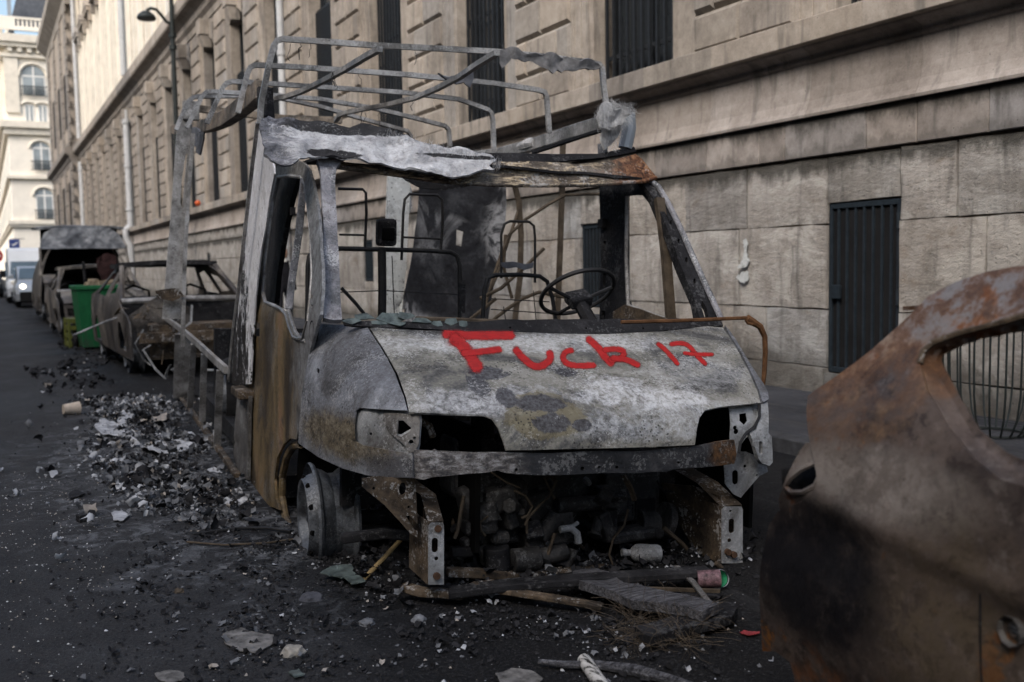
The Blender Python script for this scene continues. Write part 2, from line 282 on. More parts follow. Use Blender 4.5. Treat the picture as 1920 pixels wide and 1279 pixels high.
def m_fur():
    t = T('loose_glass_fibre', .95, 0, .2); p = t.obj(); s = t.noi(t.mapp(p, (40, 40, 9)), 1.3, 6, .75, 1.5); q = t.noi(p, 9, 4, .6)
    t.col(t.ramp(t.mth('ADD', t.mth('MULTIPLY', s, .65), t.mth('MULTIPLY', q, .35)), [(.36, (.17, .17, .175)), (.46, (.45, .455, .465)), (.58, (.68, .69, .70))])); t.bump(s, 1.0, .03); return t.m
M['fur'] = m_fur()
M['grey_fur'] = plain('grey_burnt_fibre', (0.14, 0.14, 0.145), 0.95, 0, 0.5, 18, 0.8)
M['grey_skin'] = plain('melted_grey_skin', (0.10, 0.105, 0.12), 0.7, 0, 0.5, 9, 0.5)
def lip_x(t, p, c, big, fin):
    u = t.xyz(p, 0); e = t.mth('ADD', u, t.mth('MULTIPLY', t.mth('SUBTRACT', big, 0.5), 0.6))
    nz = t.noi(t.mapp(p, (3, 8, 14)), 3, 6, 0.75, 0.8)
    c = t.mix(t.mth('MULTIPLY', t.ss(nz, 0.5, 0.62), t.ss(e, 0.85, 0.5)), c, (0.46, 0.38, 0.27))
    return t.mix(t.ss(e, 0.62, 0.86, 0, 0.85), c, t.ramp(t.noi(p, 30, 5, .7, .6), [(0.38, (0.03, 0.014, 0.01)), (0.5, (0.12, 0.05, 0.025)), (0.64, (0.28, 0.15, 0.08))]))
M['lip'] = burnt('flaking_roof_edge', [(0.32, (0.022, 0.02, 0.02)), (0.48, (0.085, 0.072, 0.06)), (0.6, (0.17, 0.15, 0.13)), (0.74, (0.34, 0.31, 0.27))], 5, (1, 1, 2), 0.35, 0.4, 0.75, 0.1, 0.6, 60, 0.8, lip_x)
def beam_x(t, p, c, big, fin):
    u = t.xyz(p, 0); e = t.mth('ADD', u, t.mth('MULTIPLY', t.mth('SUBTRACT', big, 0.5), 0.5))
    c = t.mix(t.ss(e, -0.38, -0.52, 0, 0.85), c, t.ramp(t.noi(t.mapp(p, (1, 1, 2.5)), 20, 8, 0.8, .3), [(0.4, (0.03, 0.03, 0.034)), (0.5, (0.11, 0.10, 0.095)), (0.62, (0.30, 0.30, 0.31))]))
    return t.mix(t.blob(p, (0.52, 0.05, 0.53), (0.1, 0.5, 0.07), big, 0.5, 0.3), c, t.ramp(t.noi(p, 26, 6, .75), [(.4, (0.02, 0.016, 0.013)), (.6, (0.10, 0.052, 0.024))]))
M['beam'] = burnt('scorched_bumper_beam', [(0.35, (0.010, 0.011, 0.013)), (0.52, (0.024, 0.025, 0.029)), (0.68, (0.06, 0.06, 0.064))], 5, (1, 1, 1), 0.15, 0.3, 0.55, 0.2, 0.35, 60, 0.8, beam_x)
M['rim'] = burnt('burnt_wheel_steel', [(0.34, (0.014, 0.014, 0.015)), (0.46, (0.055, 0.06, 0.068)), (0.58, (0.13, 0.142, 0.16)), (0.72, (0.22, 0.24, 0.265))], 5, (1, 1, 1), 0.15, 0.4, 0.55, 0.3, 0.25, 70)
M['rust'] = plain('orange_rust', (0.095, 0.048, 0.024), 0.9, 0, 0.6, 18, 0.5)
M['bolt'] = plain('rusty_bolt', (0.07, 0.042, 0.028), 0.8, 0.2, 0.4, 40, 0.3)
M['shard'] = plain('sooty_laminated_glass', (0.07, 0.088, 0.085), 0.3, 0, 0.7, 22, 0.2)
M['black_rod'] = plain('black_tube', (0.018, 0.018, 0.019), 0.55, 0.2, 0.5, 30, 0.2)
M['brown_rod'] = plain('brown_tube', (0.075, 0.06, 0.045), 0.7, 0.2, 0.5, 12, 0.3)
def smoke_x(t, p, c, big, fin):
    v = t.noi(t.mapp(p, (1.6, 1, 1)), 2.4, 7, 0.62, 1.2); w = t.noi(t.mapp(p, (1, 1, 1), (3, 3, 3)), 1.5, 3, .5, .4)
    k = t.mth('MULTIPLY', t.ss(t.mth('ABSOLUTE', t.mth('SUBTRACT', v, 0.52)), 0.10, 0.0, 0, 0.75), t.ss(w, .40, .54))
    return t.mix(k, c, (0.42, 0.425, 0.44))
M['sheet'] = burnt('sooted_sheet', [(0.35, (0.010, 0.010, 0.012)), (0.52, (0.026, 0.027, 0.031)), (0.7, (0.075, 0.078, 0.085))], 2.2, (1, 1, 1), 0.0, 0.0, 0.8, 0, 0.3, 40, 1.4, smoke_x)
M['white_post'] = burnt('pale_corner_post', [(0.30, (0.30, 0.31, 0.31)), (0.5, (0.44, 0.46, 0.46)), (0.7, (0.56, 0.58, 0.58))], 3, (1, 1, 0.5), 0, 0.6, 0.6, 0, 0.2, 40)
def car_x(t, p, c, big, fin):
    a = t.noi(t.mapp(p, (1, 1, 1), (4, 8, 1)), 3.4, 8, 0.72, 0.25); g = t.noi(p, 13, 8, .78, .2); z = t.xyz(p, 2); y = t.xyz(p, 1)
    def jz(k): return t.mth('ADD', z, t.mth('MULTIPLY', t.mth('SUBTRACT', a, 0.5), k))
    c = t.mix(t.ss(g, .52, .60, 0, .8), c, (0.036, 0.028, 0.027)); c = t.mix(t.ss(g, .45, .36, 0, .55), c, (0.20, 0.18, 0.17))
    c = t.mix(t.mth('MULTIPLY', t.ss(jz(.9), 0.88, 1.12), t.ss(a, .36, .50, 0, .9)), c, t.ramp(g, [(.38, (0.08, 0.042, 0.024)), (.5, (0.18, 0.095, 0.05)), (.62, (0.30, 0.20, 0.125))]))
    c = t.mix(t.ss(a, .60, .64, 0, .9), c, t.ramp(g, [(.4, (0.16, 0.06, 0.02)), (.6, (0.30, 0.13, 0.035))]))
    c = t.mix(t.mth('MULTIPLY', t.ss(jz(.5), 1.08, 1.2), t.ss(g, .44, .56, 0, .7)), c, (0.22, 0.24, 0.26))
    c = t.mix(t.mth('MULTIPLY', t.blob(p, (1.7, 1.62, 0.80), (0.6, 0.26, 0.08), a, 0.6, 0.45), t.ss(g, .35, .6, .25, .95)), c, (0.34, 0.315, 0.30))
    c = t.mix(t.mth('MULTIPLY', t.blob(p, (1.7, 1.76, 0.56), (0.7, 0.25, 0.19), a, 0.6, 0.4), t.ss(g, .3, .55, .7, .97)), c, (0.010, 0.010, 0.013))
    c = t.mix(t.mth('MULTIPLY', t.blob(p, (1.7, 1.38, 0.50), (0.7, 0.17, 0.25), a, 0.7, 0.5), t.ss(g, .4, .6, .2, .8)), c, (0.13, 0.105, 0.075))
    c = t.mix(t.mth('MULTIPLY', t.ss(jz(.7), 0.38, 0.22), t.ss(g, .46, .56, 0, .85)), c, (0.22, 0.10, 0.05))
    return t.mix(1.0, c, (0.84, 0.80, 0.76), 'MULTIPLY')
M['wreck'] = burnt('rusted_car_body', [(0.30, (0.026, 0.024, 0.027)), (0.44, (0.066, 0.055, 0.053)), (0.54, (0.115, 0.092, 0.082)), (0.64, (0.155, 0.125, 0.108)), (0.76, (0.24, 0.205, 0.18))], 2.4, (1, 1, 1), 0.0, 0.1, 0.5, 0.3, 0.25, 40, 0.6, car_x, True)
M['far_wreck'] = burnt('burnt_car_paint', [(0.34, (0.018, 0.017, 0.017)), (0.48, (0.07, 0.063, 0.058)), (0.60, (0.15, 0.135, 0.115)), (0.74, (0.32, 0.30, 0.27))], 1.6, (1, 1, 0.6), 0.15, 0, 0.65, 0.15, 0.3, 25, 1.0)
M['far_dark'] = burnt('sooty_car_paint', [(0.34, (0.014, 0.013, 0.013)), (0.48, (0.048, 0.042, 0.039)), (0.60, (0.10, 0.088, 0.076)), (0.74, (0.22, 0.205, 0.19))], 1.8, (1, 1, 0.6), 0.1, 0, 0.65, 0.15, 0.3, 25, 1.0)
M['far_roof'] = burnt('burnt_van_roof_paint', [(0.34, (0.02, 0.022, 0.026)), (0.48, (0.075, 0.082, 0.093)), (0.58, (0.17, 0.18, 0.195)), (0.70, (0.36, 0.37, 0.385))], 2.4, (1, 1, 1), 0.1, 0, 0.5, 0.15, 0.2, 25, 1.2)
M['tyre'] = plain('rubber', (0.015, 0.015, 0.016), 0.85, 0, 0.3, 20, 0.2)
def m_bin():
    t = T('green_bin_plastic', .5, 0, .3); p = t.obj(); n = t.noi(t.mapp(p, (1, 1, .5)), 7, 7, .75, .4); z = t.xyz(p, 2)
    c = t.ramp(n, [(.35, (.006, .075, .026)), (.65, (.010, .115, .040))]); c = t.mix(t.ss(t.mth('ADD', n, t.ss(z, .5, .0, 0, .18)), .58, .70, 0, .7), c, (.035, .045, .035))
    t.col(c); return t.m
M['green'] = m_bin()
M['yellow_green'] = plain('yellow_green_plastic', (0.09, 0.10, 0.02), 0.55, 0, 0.2, 10, 0.1)
M['white_paint'] = plain('white_vehicle_paint', (0.62, 0.65, 0.68), 0.3, 0, 0.05, 3, 0.02)
M['silver_paint'] = plain('silver_vehicle_paint', (0.40, 0.43, 0.46), 0.3, 0.4, 0.06, 3, 0.02)
M['dark_paint'] = plain('dark_vehicle_paint', (0.02, 0.024, 0.03), 0.3, 0, 0.2, 3, 0.02)
M['screen'] = m_glass('windscreen_glass', (0.09, 0.13, 0.16), 0.08)
M['lens'] = plain('headlight_lens', (0.75, 0.72, 0.62), 0.15, 0, 0.05, 5, 0.02)
M['blackhole'] = plain('unlit_soot_black', (0.003, 0.003, 0.003), 0.95, 0, 0.4, 8, 0.3)  # soot black, deepened in colour for the dark of unlit hollows
def lit(name, c, e):
    t = T(name, 0.3); t.col(c); t.put(t.b.inputs['Emission Color'], c); t.b.inputs['Emission Strength'].default_value = e; return t.m
M['headlamp_on'] = lit('lit_headlamp', (1.0, 0.9, 0.7), 2.0)
def m_spray():
    t = T('red_spray_paint', 0.55, 0, 0.4)
    a = t.nd('ShaderNodeAttribute', {'attribute_name': 'soft'}, out=2); p = t.obj()
    n = t.noi(p, 240, 2, 0.7); b = t.noi(p, 30, 4, 0.6)
    t.col(t.ramp(b, [(0.3, (0.22, 0.004, 0.005)), (0.6, (0.34, 0.008, 0.009))]))
    n4 = t.noi(p, 22, 5, .75, .6); k = t.ss(t.mth('ADD', a, t.mth('ADD', t.mth('MULTIPLY', t.mth('SUBTRACT', n, 0.5), 0.5), t.mth('MULTIPLY', t.mth('SUBTRACT', n4, .5), .75))), 0.14, 0.80)
    tr = t.nd('ShaderNodeBsdfTransparent'); mx = t.nd('ShaderNodeMixShader', None, {0: k, 1: tr, 2: t.b.outputs[0]})
    t.t.links.new(mx, t.out.inputs[0]); return t.m
M['spray'] = m_spray()

# ------------------------------------------------------------------ object helpers
def link(name, me, mats, parent=None):
    o = bpy.data.objects.new(name, me); COL.objects.link(o)
    for m in (mats if isinstance(mats, (list, tuple)) else [mats]): me.materials.append(m)
    if parent is not None: o.parent = parent
    return o
def tag(o, label=None, cat=None, group=None, kind=None):
    if label: o['label'] = label
    if cat: o['category'] = cat
    if group: o['group'] = group
    if kind: o['kind'] = kind
    return o
def empty(name, loc=(0, 0, 0), rz=0.0, mat=None):
    o = bpy.data.objects.new(name, None); COL.objects.link(o); o.empty_display_size = 0.2
    if mat is not None: o.matrix_world = mat
    else: o.location = loc; o.rotation_euler = (0, 0, rz)
    return o
def frames(pts, closed=False):
    n = len(pts); ts = []
    for i in range(n):
        a = pts[(i - 1) % n] if (closed or i > 0) else pts[i]
        b = pts[(i + 1) % n] if (closed or i < n - 1) else pts[i]
        ts.append((b - a).normalized() if (b - a).length > 1e-9 else V3((0, 0, 1)))
    return ts
class MB:
    def __init__(s): s.v = []; s.f = []; s.mi = []; s.soft = None
    def add(s, vs, fs, mi=0):
        b = len(s.v); s.v += [tuple(v) for v in vs]; s.f += [tuple(i + b for i in f) for f in fs]; s.mi += [mi] * len(fs); return s
    def box(s, c, d, R=None, mi=0):
        vs = [V3((x * d[0] / 2, y * d[1] / 2, z * d[2] / 2)) for x in (-1, 1) for y in (-1, 1) for z in (-1, 1)]
        if R is not None: vs = [R @ v for v in vs]
        return s.add([v + V3(c) for v in vs], [(0, 1, 3, 2), (4, 6, 7, 5), (0, 4, 5, 1), (2, 3, 7, 6), (0, 2, 6, 4), (1, 5, 7, 3)], mi)
    def box2(s, a, b, mi=0):
        return s.box([(p + q) / 2 for p, q in zip(a, b)], [abs(q - p) for p, q in zip(a, b)], None, mi)
    def tube(s, pts, r, seg=8, closed=False, sx=1.0, sy=1.0, up=None, rot=0.0, mi=0, cap=True):
        pts = [V3(p) for p in pts]; n = len(pts); ts = frames(pts, closed)
        u0 = V3(up) if up is not None else (V3((0, 0, 1)) if abs(ts[0].z) < 0.9 else V3((0, 1, 0)))
        x = (u0 - ts[0] * u0.dot(ts[0])).normalized(); vs = []
        rr = r if isinstance(r, (list, tuple)) else [r] * n
        for i in range(n):
            x = (x - ts[i] * x.dot(ts[i])).normalized(); y = ts[i].cross(x)
            for k in range(seg):
                a = 2 * math.pi * k / seg + rot
                vs.append(pts[i] + (x * math.cos(a) * sx + y * math.sin(a) * sy) * rr[i])
        fs = []
        for i in range(n if closed else n - 1):
            j = (i + 1) % n
            for k in range(seg):
                l = (k + 1) % seg; fs.append((i * seg + k, i * seg + l, j * seg + l, j * seg + k))
        if not closed and cap: fs += [tuple(range(seg))[::-1], tuple((n - 1) * seg + k for k in range(seg))]
        return s.add(vs, fs, mi)
    def bar(s, pts, w, h, up=None, mi=0):     # rectangular section
        return s.tube(pts, math.sqrt(0.5), 4, False, h, w, up, math.pi / 4, mi)
    def lathe(s, prof, c, axis, seg=28, mi=0, closed=False):
        c = V3(c); ax = V3(axis).normalized(); x = ax.orthogonal().normalized(); y = ax.cross(x); vs = []; fs = []
        for (h, r) in prof:
            for k in range(seg):
                a = 2 * math.pi * k / seg; vs.append(c + ax * h + (x * math.cos(a) + y * math.sin(a)) * r)
        for i in range(len(prof) - 1):
            for k in range(seg):
                l = (k + 1) % seg; fs.append((i * seg + k, i * seg + l, (i + 1) * seg + l, (i + 1) * seg + k))
        return s.add(vs, fs, mi)
    def disc(s, c, axis, r, seg=16, mi=0): return s.lathe([(0, r), (0, 0.0005)], c, axis, seg, mi)
    def cyl(s, a, b, r, seg=14, r2=None, mi=0):
        return s.tube([a, b], [r, r if r2 is None else r2], seg, mi=mi)
    def build(s, name, mat, parent=None, smooth=False, bevel=0.0, solid=0.0, angle=0.6, sub=0):
        me = bpy.data.meshes.new(name); me.from_pydata(s.v, [], s.f)
        if any(s.mi): me.polygons.foreach_set('material_index', s.mi)
        if s.soft is not None:
            a = me.attributes.new('soft', 'FLOAT', 'POINT'); a.data.foreach_set('value', s.soft)
        if smooth:
            me.polygons.foreach_set('use_smooth', [True] * len(me.polygons)); me.set_sharp_from_angle(angle=angle)
        me.update()
        o = link(name, me, mat, parent)
        if solid: m = o.modifiers.new('thick', 'SOLIDIFY'); m.thickness = solid; m.offset = 0; q = o.modifiers.new('split', 'EDGE_SPLIT'); q.split_angle = 0.75
        if bevel: m = o.modifiers.new('edge', 'BEVEL'); m.width = bevel; m.segments = 2; m.limit_method = 'ANGLE'; m.angle_limit = 0.7
        if sub: m = o.modifiers.new('sub', 'SUBSURF'); m.levels = m.render_levels = sub
        return o
def inside(p, poly):
    x, y = p; c = False; n = len(poly)
    for i in range(n):
        x1, y1 = poly[i]; x2, y2 = poly[i - 1]
        if (y1 > y) != (y2 > y) and x < (x2 - x1) * (y - y1) / (y2 - y1) + x1: c = not c
    return c
def densify(poly, res):
    out = []
    for i in range(len(poly)):
        a, b = poly[i], poly[(i + 1) % len(poly)]; d = math.hypot(b[0] - a[0], b[1] - a[1]); n = max(1, int(d / res))
        out += [(a[0] + (b[0] - a[0]) * k / n, a[1] + (b[1] - a[1]) * k / n) for k in range(n)]
    return out
def cdt(outline, holes, res):
    """Triangulated plate: outline with cut-outs and an inner grid of points."""
    loops = [densify(outline, res)] + [densify(h, min(res, max(2.0, res * 0.6)) if res > 1 else res) for h in holes]
    vs, es = [], []
    for l in loops:
        b = len(vs); vs += [V3(p) for p in l]; es += [(b + i, b + (i + 1) % len(l)) for i in range(len(l))]
    xs = [p[0] for p in outline]; ys = [p[1] for p in outline]
    y = min(ys) + res / 2; r = 0
    allp = [p for l in loops for p in l]
    while y < max(ys):
        x = min(xs) + (res / 2 if r % 2 else 0)
        while x < max(xs):
            if inside((x, y), loops[0]) and not any(inside((x, y), h) for h in loops[1:]):
                if min((q[0] - x) ** 2 + (q[1] - y) ** 2 for q in allp) > (res * 0.45) ** 2: vs.append(V3((x, y)))
            x += res
        y += res * 0.87; r += 1
    V_, E_, F_, *_ = geometry.delaunay_2d_cdt(vs, es, [], 0, 1e-5)
    fs = []
    for f in F_:
        c = sum((V_[i] for i in f), V3((0, 0))) / len(f)
        if inside(c, loops[0]) and not any(inside(c, h) for h in loops[1:]): fs.append(tuple(f))
    return [(v.x, v.y) for v in V_], fs
def circ(cx, cy, r, ry=None, n=10, a0=0.0):
    ry = r if ry is None else ry
    return [(cx + r * math.cos(a0 + 2 * math.pi * k / n), cy + ry * math.sin(a0 + 2 * math.pi * k / n)) for k in range(n)]
def slot(cx, cy, rx, ry, n=6):    # upright rounded slot
    o = []
    for k in range(n + 1): a = math.pi + math.pi * k / n; o.append((cx + rx * math.cos(a), cy - (ry - rx) + rx * math.sin(a)))
    for k in range(n + 1): a = math.pi * k / n; o.append((cx + rx * math.cos(a), cy + (ry - rx) + rx * math.sin(a)))
    return o
def dent(p, amp, fr, seed=0.0):
    q = V3(p) * fr + V3((seed, seed * 1.7, -seed)); return noise.noise_vector(q) * amp
def panel(name, outline, holes, surf, mat, parent, res=14, solid=0.006, amp=0.0, fr=4.0, seed=0.0, smooth=True):
    v2, fs = cdt(outline, holes, res); vs = []
    for p in v2:
        q = V3(surf(*p)); vs.append(q + dent(q, amp, fr, seed) if amp else q)
    b = MB(); b.add(vs, fs)
    return b.build(name, mat, parent, smooth, 0, solid, 0.9)

# ------------------------------------------------------------------ unprojection: where a sight line meets a surface that stands in the scene
def onZ(px, py, z=0.0): r = ray(px, py); return CAM + r * ((z - EYE) / r.z)
def onX(px, py, x): r = ray(px, py); return CAM + r * (x / r.x)
def onY(px, py, y): r = ray(px, py); return CAM + r * (y / r.y)
TH, RO = math.radians(5.0), math.radians(2.2)
r0 = V3((math.cos(TH), -math.sin(TH), 0)); a0 = V3((math.sin(TH), math.cos(TH), 0)); u0 = V3((0, 0, 1))
VR = r0 * math.cos(RO) - u0 * math.sin(RO); VA = a0; VW = u0 * math.cos(RO) + r0 * math.sin(RO)
P0 = V3((2.165, 3.29, 0.0))
VM = Matrix(((VR.x, VA.x, VW.x, P0.x), (VR.y, VA.y, VW.y, P0.y), (VR.z, VA.z, VW.z, P0.z), (0, 0, 0, 1)))
VI = VM.inverted(); _o = VI @ CAM; V3i = VI.to_3x3()
def vray(px, py): return (V3i @ ray(px, py)).normalized()
def SU(u): return lambda x, y: (lambda d: _o + d * ((u - _o.x) / d.x))(vray(x, y))
def SV(v): return lambda x, y: (lambda d: _o + d * ((v - _o.y) / d.y))(vray(x, y))
def SW(w): return lambda x, y: (lambda d: _o + d * ((w - _o.z) / d.z))(vray(x, y))
def SP(p, n):
    p = V3(p); n = V3(n); return lambda x, y: (lambda d: _o + d * ((p - _o).dot(n) / d.dot(n)))(vray(x, y))
def SVs(vl, vr):    # cross plane whose depth runs from vl at the kerb-less side to vr at the wall side
    return SP((-1, vl, 0), (-(vr - vl) / 2.0, 1, 0))
def VL(surf, *pts): return [surf(*p) for p in pts]
FPROF = [(0.2, -0.02), (0.55, 0.0), (0.62, 0.01), (0.70, 0.05), (0.78, 0.15), (0.87, 0.34), (0.95, 0.54), (1.02, 0.76), (1.3, 1.7)]
def front_v(u, w):
    for (w0, v0), (w1, v1) in zip(FPROF, FPROF[1:]):
        if w <= w1 or w1 == 1.3:
            v = v0 + (v1 - v0) * max(0.0, (w - w0) / (w1 - w0)) if w > w0 else v0; break
    a = abs(u)
    if u > 0: return v + 0.10 * a * a + 0.16 * (max(0.0, a - 0.86) / 0.30) ** 3
    return v + 0.11 * a * a + 0.42 * (max(0.0, a - 0.70) / 0.30) ** 3
def FR(off=0.0):
    def f(px, py):
        d = vray(px, py); t0 = 2.0; g0 = None; t = t0
        while t < 9:
            p = _o + d * t; g = p.y - off - front_v(p.x, p.z)
            if g0 is not None and g >= 0:
                lo, hi = t - 0.03, t
                for _ in range(18):
                    m = (lo + hi) / 2; q = _o + d * m
                    if q.y - off - front_v(q.x, q.z) >= 0: hi = m
                    else: lo = m
                return _o + d * hi
            g0 = g; t += 0.03
        return _o + d * t0
    return f

# ================================================================== SETTING
b = MB(); b.add([(-60, -40, 0), (4.7, -40, 0), (4.7, 400, 0), (-60, 400, 0)], [(0, 1, 2, 3)])
b.add([(4.7, 106, 0), (60, 106, 0), (60, 400, 0), (4.7, 400, 0)], [(0, 1, 2, 3)])
tag(b.build('road', M['road']), kind='structure')
pave = MB().box2((4.86, -40, -0.2), (6.8, 104, 0.10)).build('pavement', M['pave']); tag(pave, kind='structure')
kerb = empty('kerb'); tag(kerb, kind='structure')
for i in range(40):
    y = -6 + i * 1.2
    MB().box2((4.70, y + 0.006, -0.1), (4.856, y + 1.194, 0.104 + random.uniform(-.003, .003))).build('kerb_stone', M['kerb'], kerb, bevel=0.012)
MB().box2((4.70, 42, -0.1), (4.856, 104, 0.103)).build('kerb_run', M['kerb'], kerb)

# ================================================================== STONE BUILDING
bld = empty('stone_building', (6.6, 5, 0))
bld.matrix_world = Matrix.Identity(4)
tag(bld, 'long grey-beige cut stone building with rusticated piers and barred windows along the pavement', 'building')
Y1 = 80.0; NST = [0]
core = MB()
core.box2((6.66, -6, 0.0), (7.6, 103, 3.30)); core.build('wall_core', M['mortar'], bld)
RS = random.Random(3)
def stone(name, mat, y0, y1, z0, z1, x, ch=0.012, gap=0.006, grid=False, back=6.75, amp=0.006):
    y0 += gap; y1 -= gap; z0 += gap; z1 -= gap; b = MB()
    if grid:
        nx, nz = max(2, min(7, int((y1 - y0) / 0.16))), max(2, min(4, int((z1 - z0) / 0.16))); vs = []; fs = []
        for i in range(nx + 1):
            for k in range(nz + 1):
                y = y0 + (y1 - y0) * i / nx; z = z0 + (z1 - z0) * k / nz
                e = 1 if i in (0, nx) or k in (0, nz) else 0
                vs.append((x + e * ch + noise.noise(V3((x, y * 5, z * 5))) * amp, y + (RS.uniform(-.006, .006) if e else 0), z + (RS.uniform(-.006, .006) if e else 0)))
        for i in range(nx):
            for k in range(nz): a = i * (nz + 1) + k; fs.append((a, a + 1, a + nz + 2, a + nz + 1))
        n0 = len(vs); ring = [i * (nz + 1) for i in range(nx + 1)] + [nx * (nz + 1) + k for k in range(1, nz + 1)] + [i * (nz + 1) + nz for i in range(nx - 1, -1, -1)] + [k for k in range(nz - 1, 0, -1)]
        vs += [(back, vs[i][1], vs[i][2]) for i in ring]
        L = len(ring); fs += [(ring[i], ring[(i + 1) % L], n0 + (i + 1) % L, n0 + i) for i in range(L)]
        b.add(vs, fs)
    else:
        cy = min(ch, .022); vs = [(x, y0 + cy, z0 + ch), (x, y1 - cy, z0 + ch), (x, y1 - cy, z1 - ch), (x, y0 + cy, z1 - ch)]
        vs += [(x + ch, y0, z0), (x + ch, y1, z0), (x + ch, y1, z1), (x + ch, y0, z1)] + [(back, y0, z0), (back, y1, z0), (back, y1, z1), (back, y0, z1)]
        b.add(vs, [(3, 2, 1, 0)] + [(i, (i + 1) % 4, 4 + (i + 1) % 4, 4 + i) for i in range(4)] + [(4 + i, 4 + (i + 1) % 4, 8 + (i + 1) % 4, 8 + i) for i in range(4)])
    if name is None: return b
    NST[0] += 1
    return b.build(name, mat, bld, grid, angle=0.5)
stuff_plinth = MB()
OPEN = [(5.885, 6.69, 0.285, 1.785), (10.35, 10.85, 0.745, 1.77)] + [(18.5 + 7.86 * k, 19.0 + 7.86 * k, 1.0, 1.80) for k in range(8)]
def plinth_course(z0, z1, joints, ymax, x):
    for ya, yb in zip(joints, joints[1:]):
        segs = [(ya, yb, z0, z1)]
        for (oa, ob, p0, p1) in OPEN:
            ns = []
            for (a, c, e, f) in segs:
                if c <= oa or a >= ob or f <= p0 + 0.02 or e >= p1 - 0.02: ns.append((a, c, e, f)); continue
                if oa - a > 0.05: ns.append((a, oa, e, f))
                if c - ob > 0.05: ns.append((ob, c, e, f))
                if f - p1 > 0.05: ns.append((max(a, oa), min(c, ob), p1, f))
                if p0 - e > 0.05: ns.append((max(a, oa), min(c, ob), e, p0))
            segs = ns
        for (a, c, e, f) in segs:
            xx = x + RS.uniform(-.012, .010)
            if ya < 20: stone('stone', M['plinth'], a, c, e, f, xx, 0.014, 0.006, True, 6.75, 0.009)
            else:
                q = stone(None, None, a, c, e, f, xx, 0.014, 0.007); stuff_plinth.add(q.v, q.f)
def run(known, step, end):
    o = list(known)
    while o[-1] < end: o.append(o[-1] + RS.uniform(*step))
    return o
plinth_course(1.60, 2.185, run([2.2, 3.4, 4.45, 5.34, 5.875, 7.75, 8.72, 10.0, 11.3], (1.0, 1.5), 80), 80, 6.60)
plinth_course(0.85, 1.60, run([2.0, 3.9, 5.08, 5.885, 6.69, 7.86, 9.1, 9.95, 11.0], (1.1, 1.7), 80), 80, 6.605)
plinth_course(0.33, 0.85, run([2.3, 3.6, 4.7, 5.885, 6.69, 7.47, 7.95, 9.0], (0.9, 1.5), 80), 80, 6.60)
plinth_course(0.08, 0.33, run([2.0, 3.2, 4.4, 5.5, 6.45, 6.95, 8.1], (0.8, 1.4), 80), 80, 6.575)
# smooth band
bj = run([2.5, 3.45, 4.35, 5.06, 5.71, 6.23, 7.2, 7.55, 8.35, 9.25, 9.95], (0.75, 1.2), 80)
for a, c in zip(bj, bj[1:]):
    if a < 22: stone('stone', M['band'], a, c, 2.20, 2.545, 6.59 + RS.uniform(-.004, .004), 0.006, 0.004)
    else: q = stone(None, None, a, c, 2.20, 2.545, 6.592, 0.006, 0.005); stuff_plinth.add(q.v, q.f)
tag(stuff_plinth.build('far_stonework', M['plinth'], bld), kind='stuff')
# mouldings: extruded sections, in lengths that butt with open joints
def extrude_y(sec, y0, y1, name, mat, parent, x0=0, tagk=None):
    n = len(sec); b = MB(); b.add([(x0 + p[0], y0, p[1]) for p in sec] + [(x0 + p[0], y1, p[1]) for p in sec],
        [(i, (i + 1) % n, n + (i + 1) % n, n + i) for i in range(n)] + [tuple(range(n))[::-1], tuple(range(n, 2 * n))])
    return b.build(name, mat, parent)
MOULD = [(6.75, 2.55), (6.545, 2.55), (6.54, 2.575), (6.548, 2.585), (6.57, 2.62), (6.60, 2.70), (6.618, 2.82), (6.624, 2.95), (6.622, 3.035), (6.606, 3.04), (6.60, 3.055), (6.606, 3.07), (6.62, 3.078), (6.605, 3.10), (6.565, 3.13), (6.52, 3.15), (6.505, 3.165), (6.75, 3.165)]
LEDGE = [(6.75, 3.17), (6.425, 3.17), (6.42, 3.176), (6.42, 3.372), (6.43, 3.38), (6.75, 3.40)]
mj = run([1.5, 2.9, 4.3, 5.69, 6.9, 8.3, 9.7], (1.2, 1.6), 80)
for a, c in zip(mj, mj[1:]):
    cc = c if a < 30 else c
    extrude_y(MOULD, a + 0.002, c - 0.002, 'moulding', M['band'], bld)
lj = run([1.0, 2.4, 3.7, 4.85, 6.12, 7.12, 8.05, 9.2], (0.95, 1.3), 80)
for a, c in zip(lj, lj[1:]): extrude_y(LEDGE, a + 0.0015, c - 0.0015, 'ledge', M['pier'], bld)

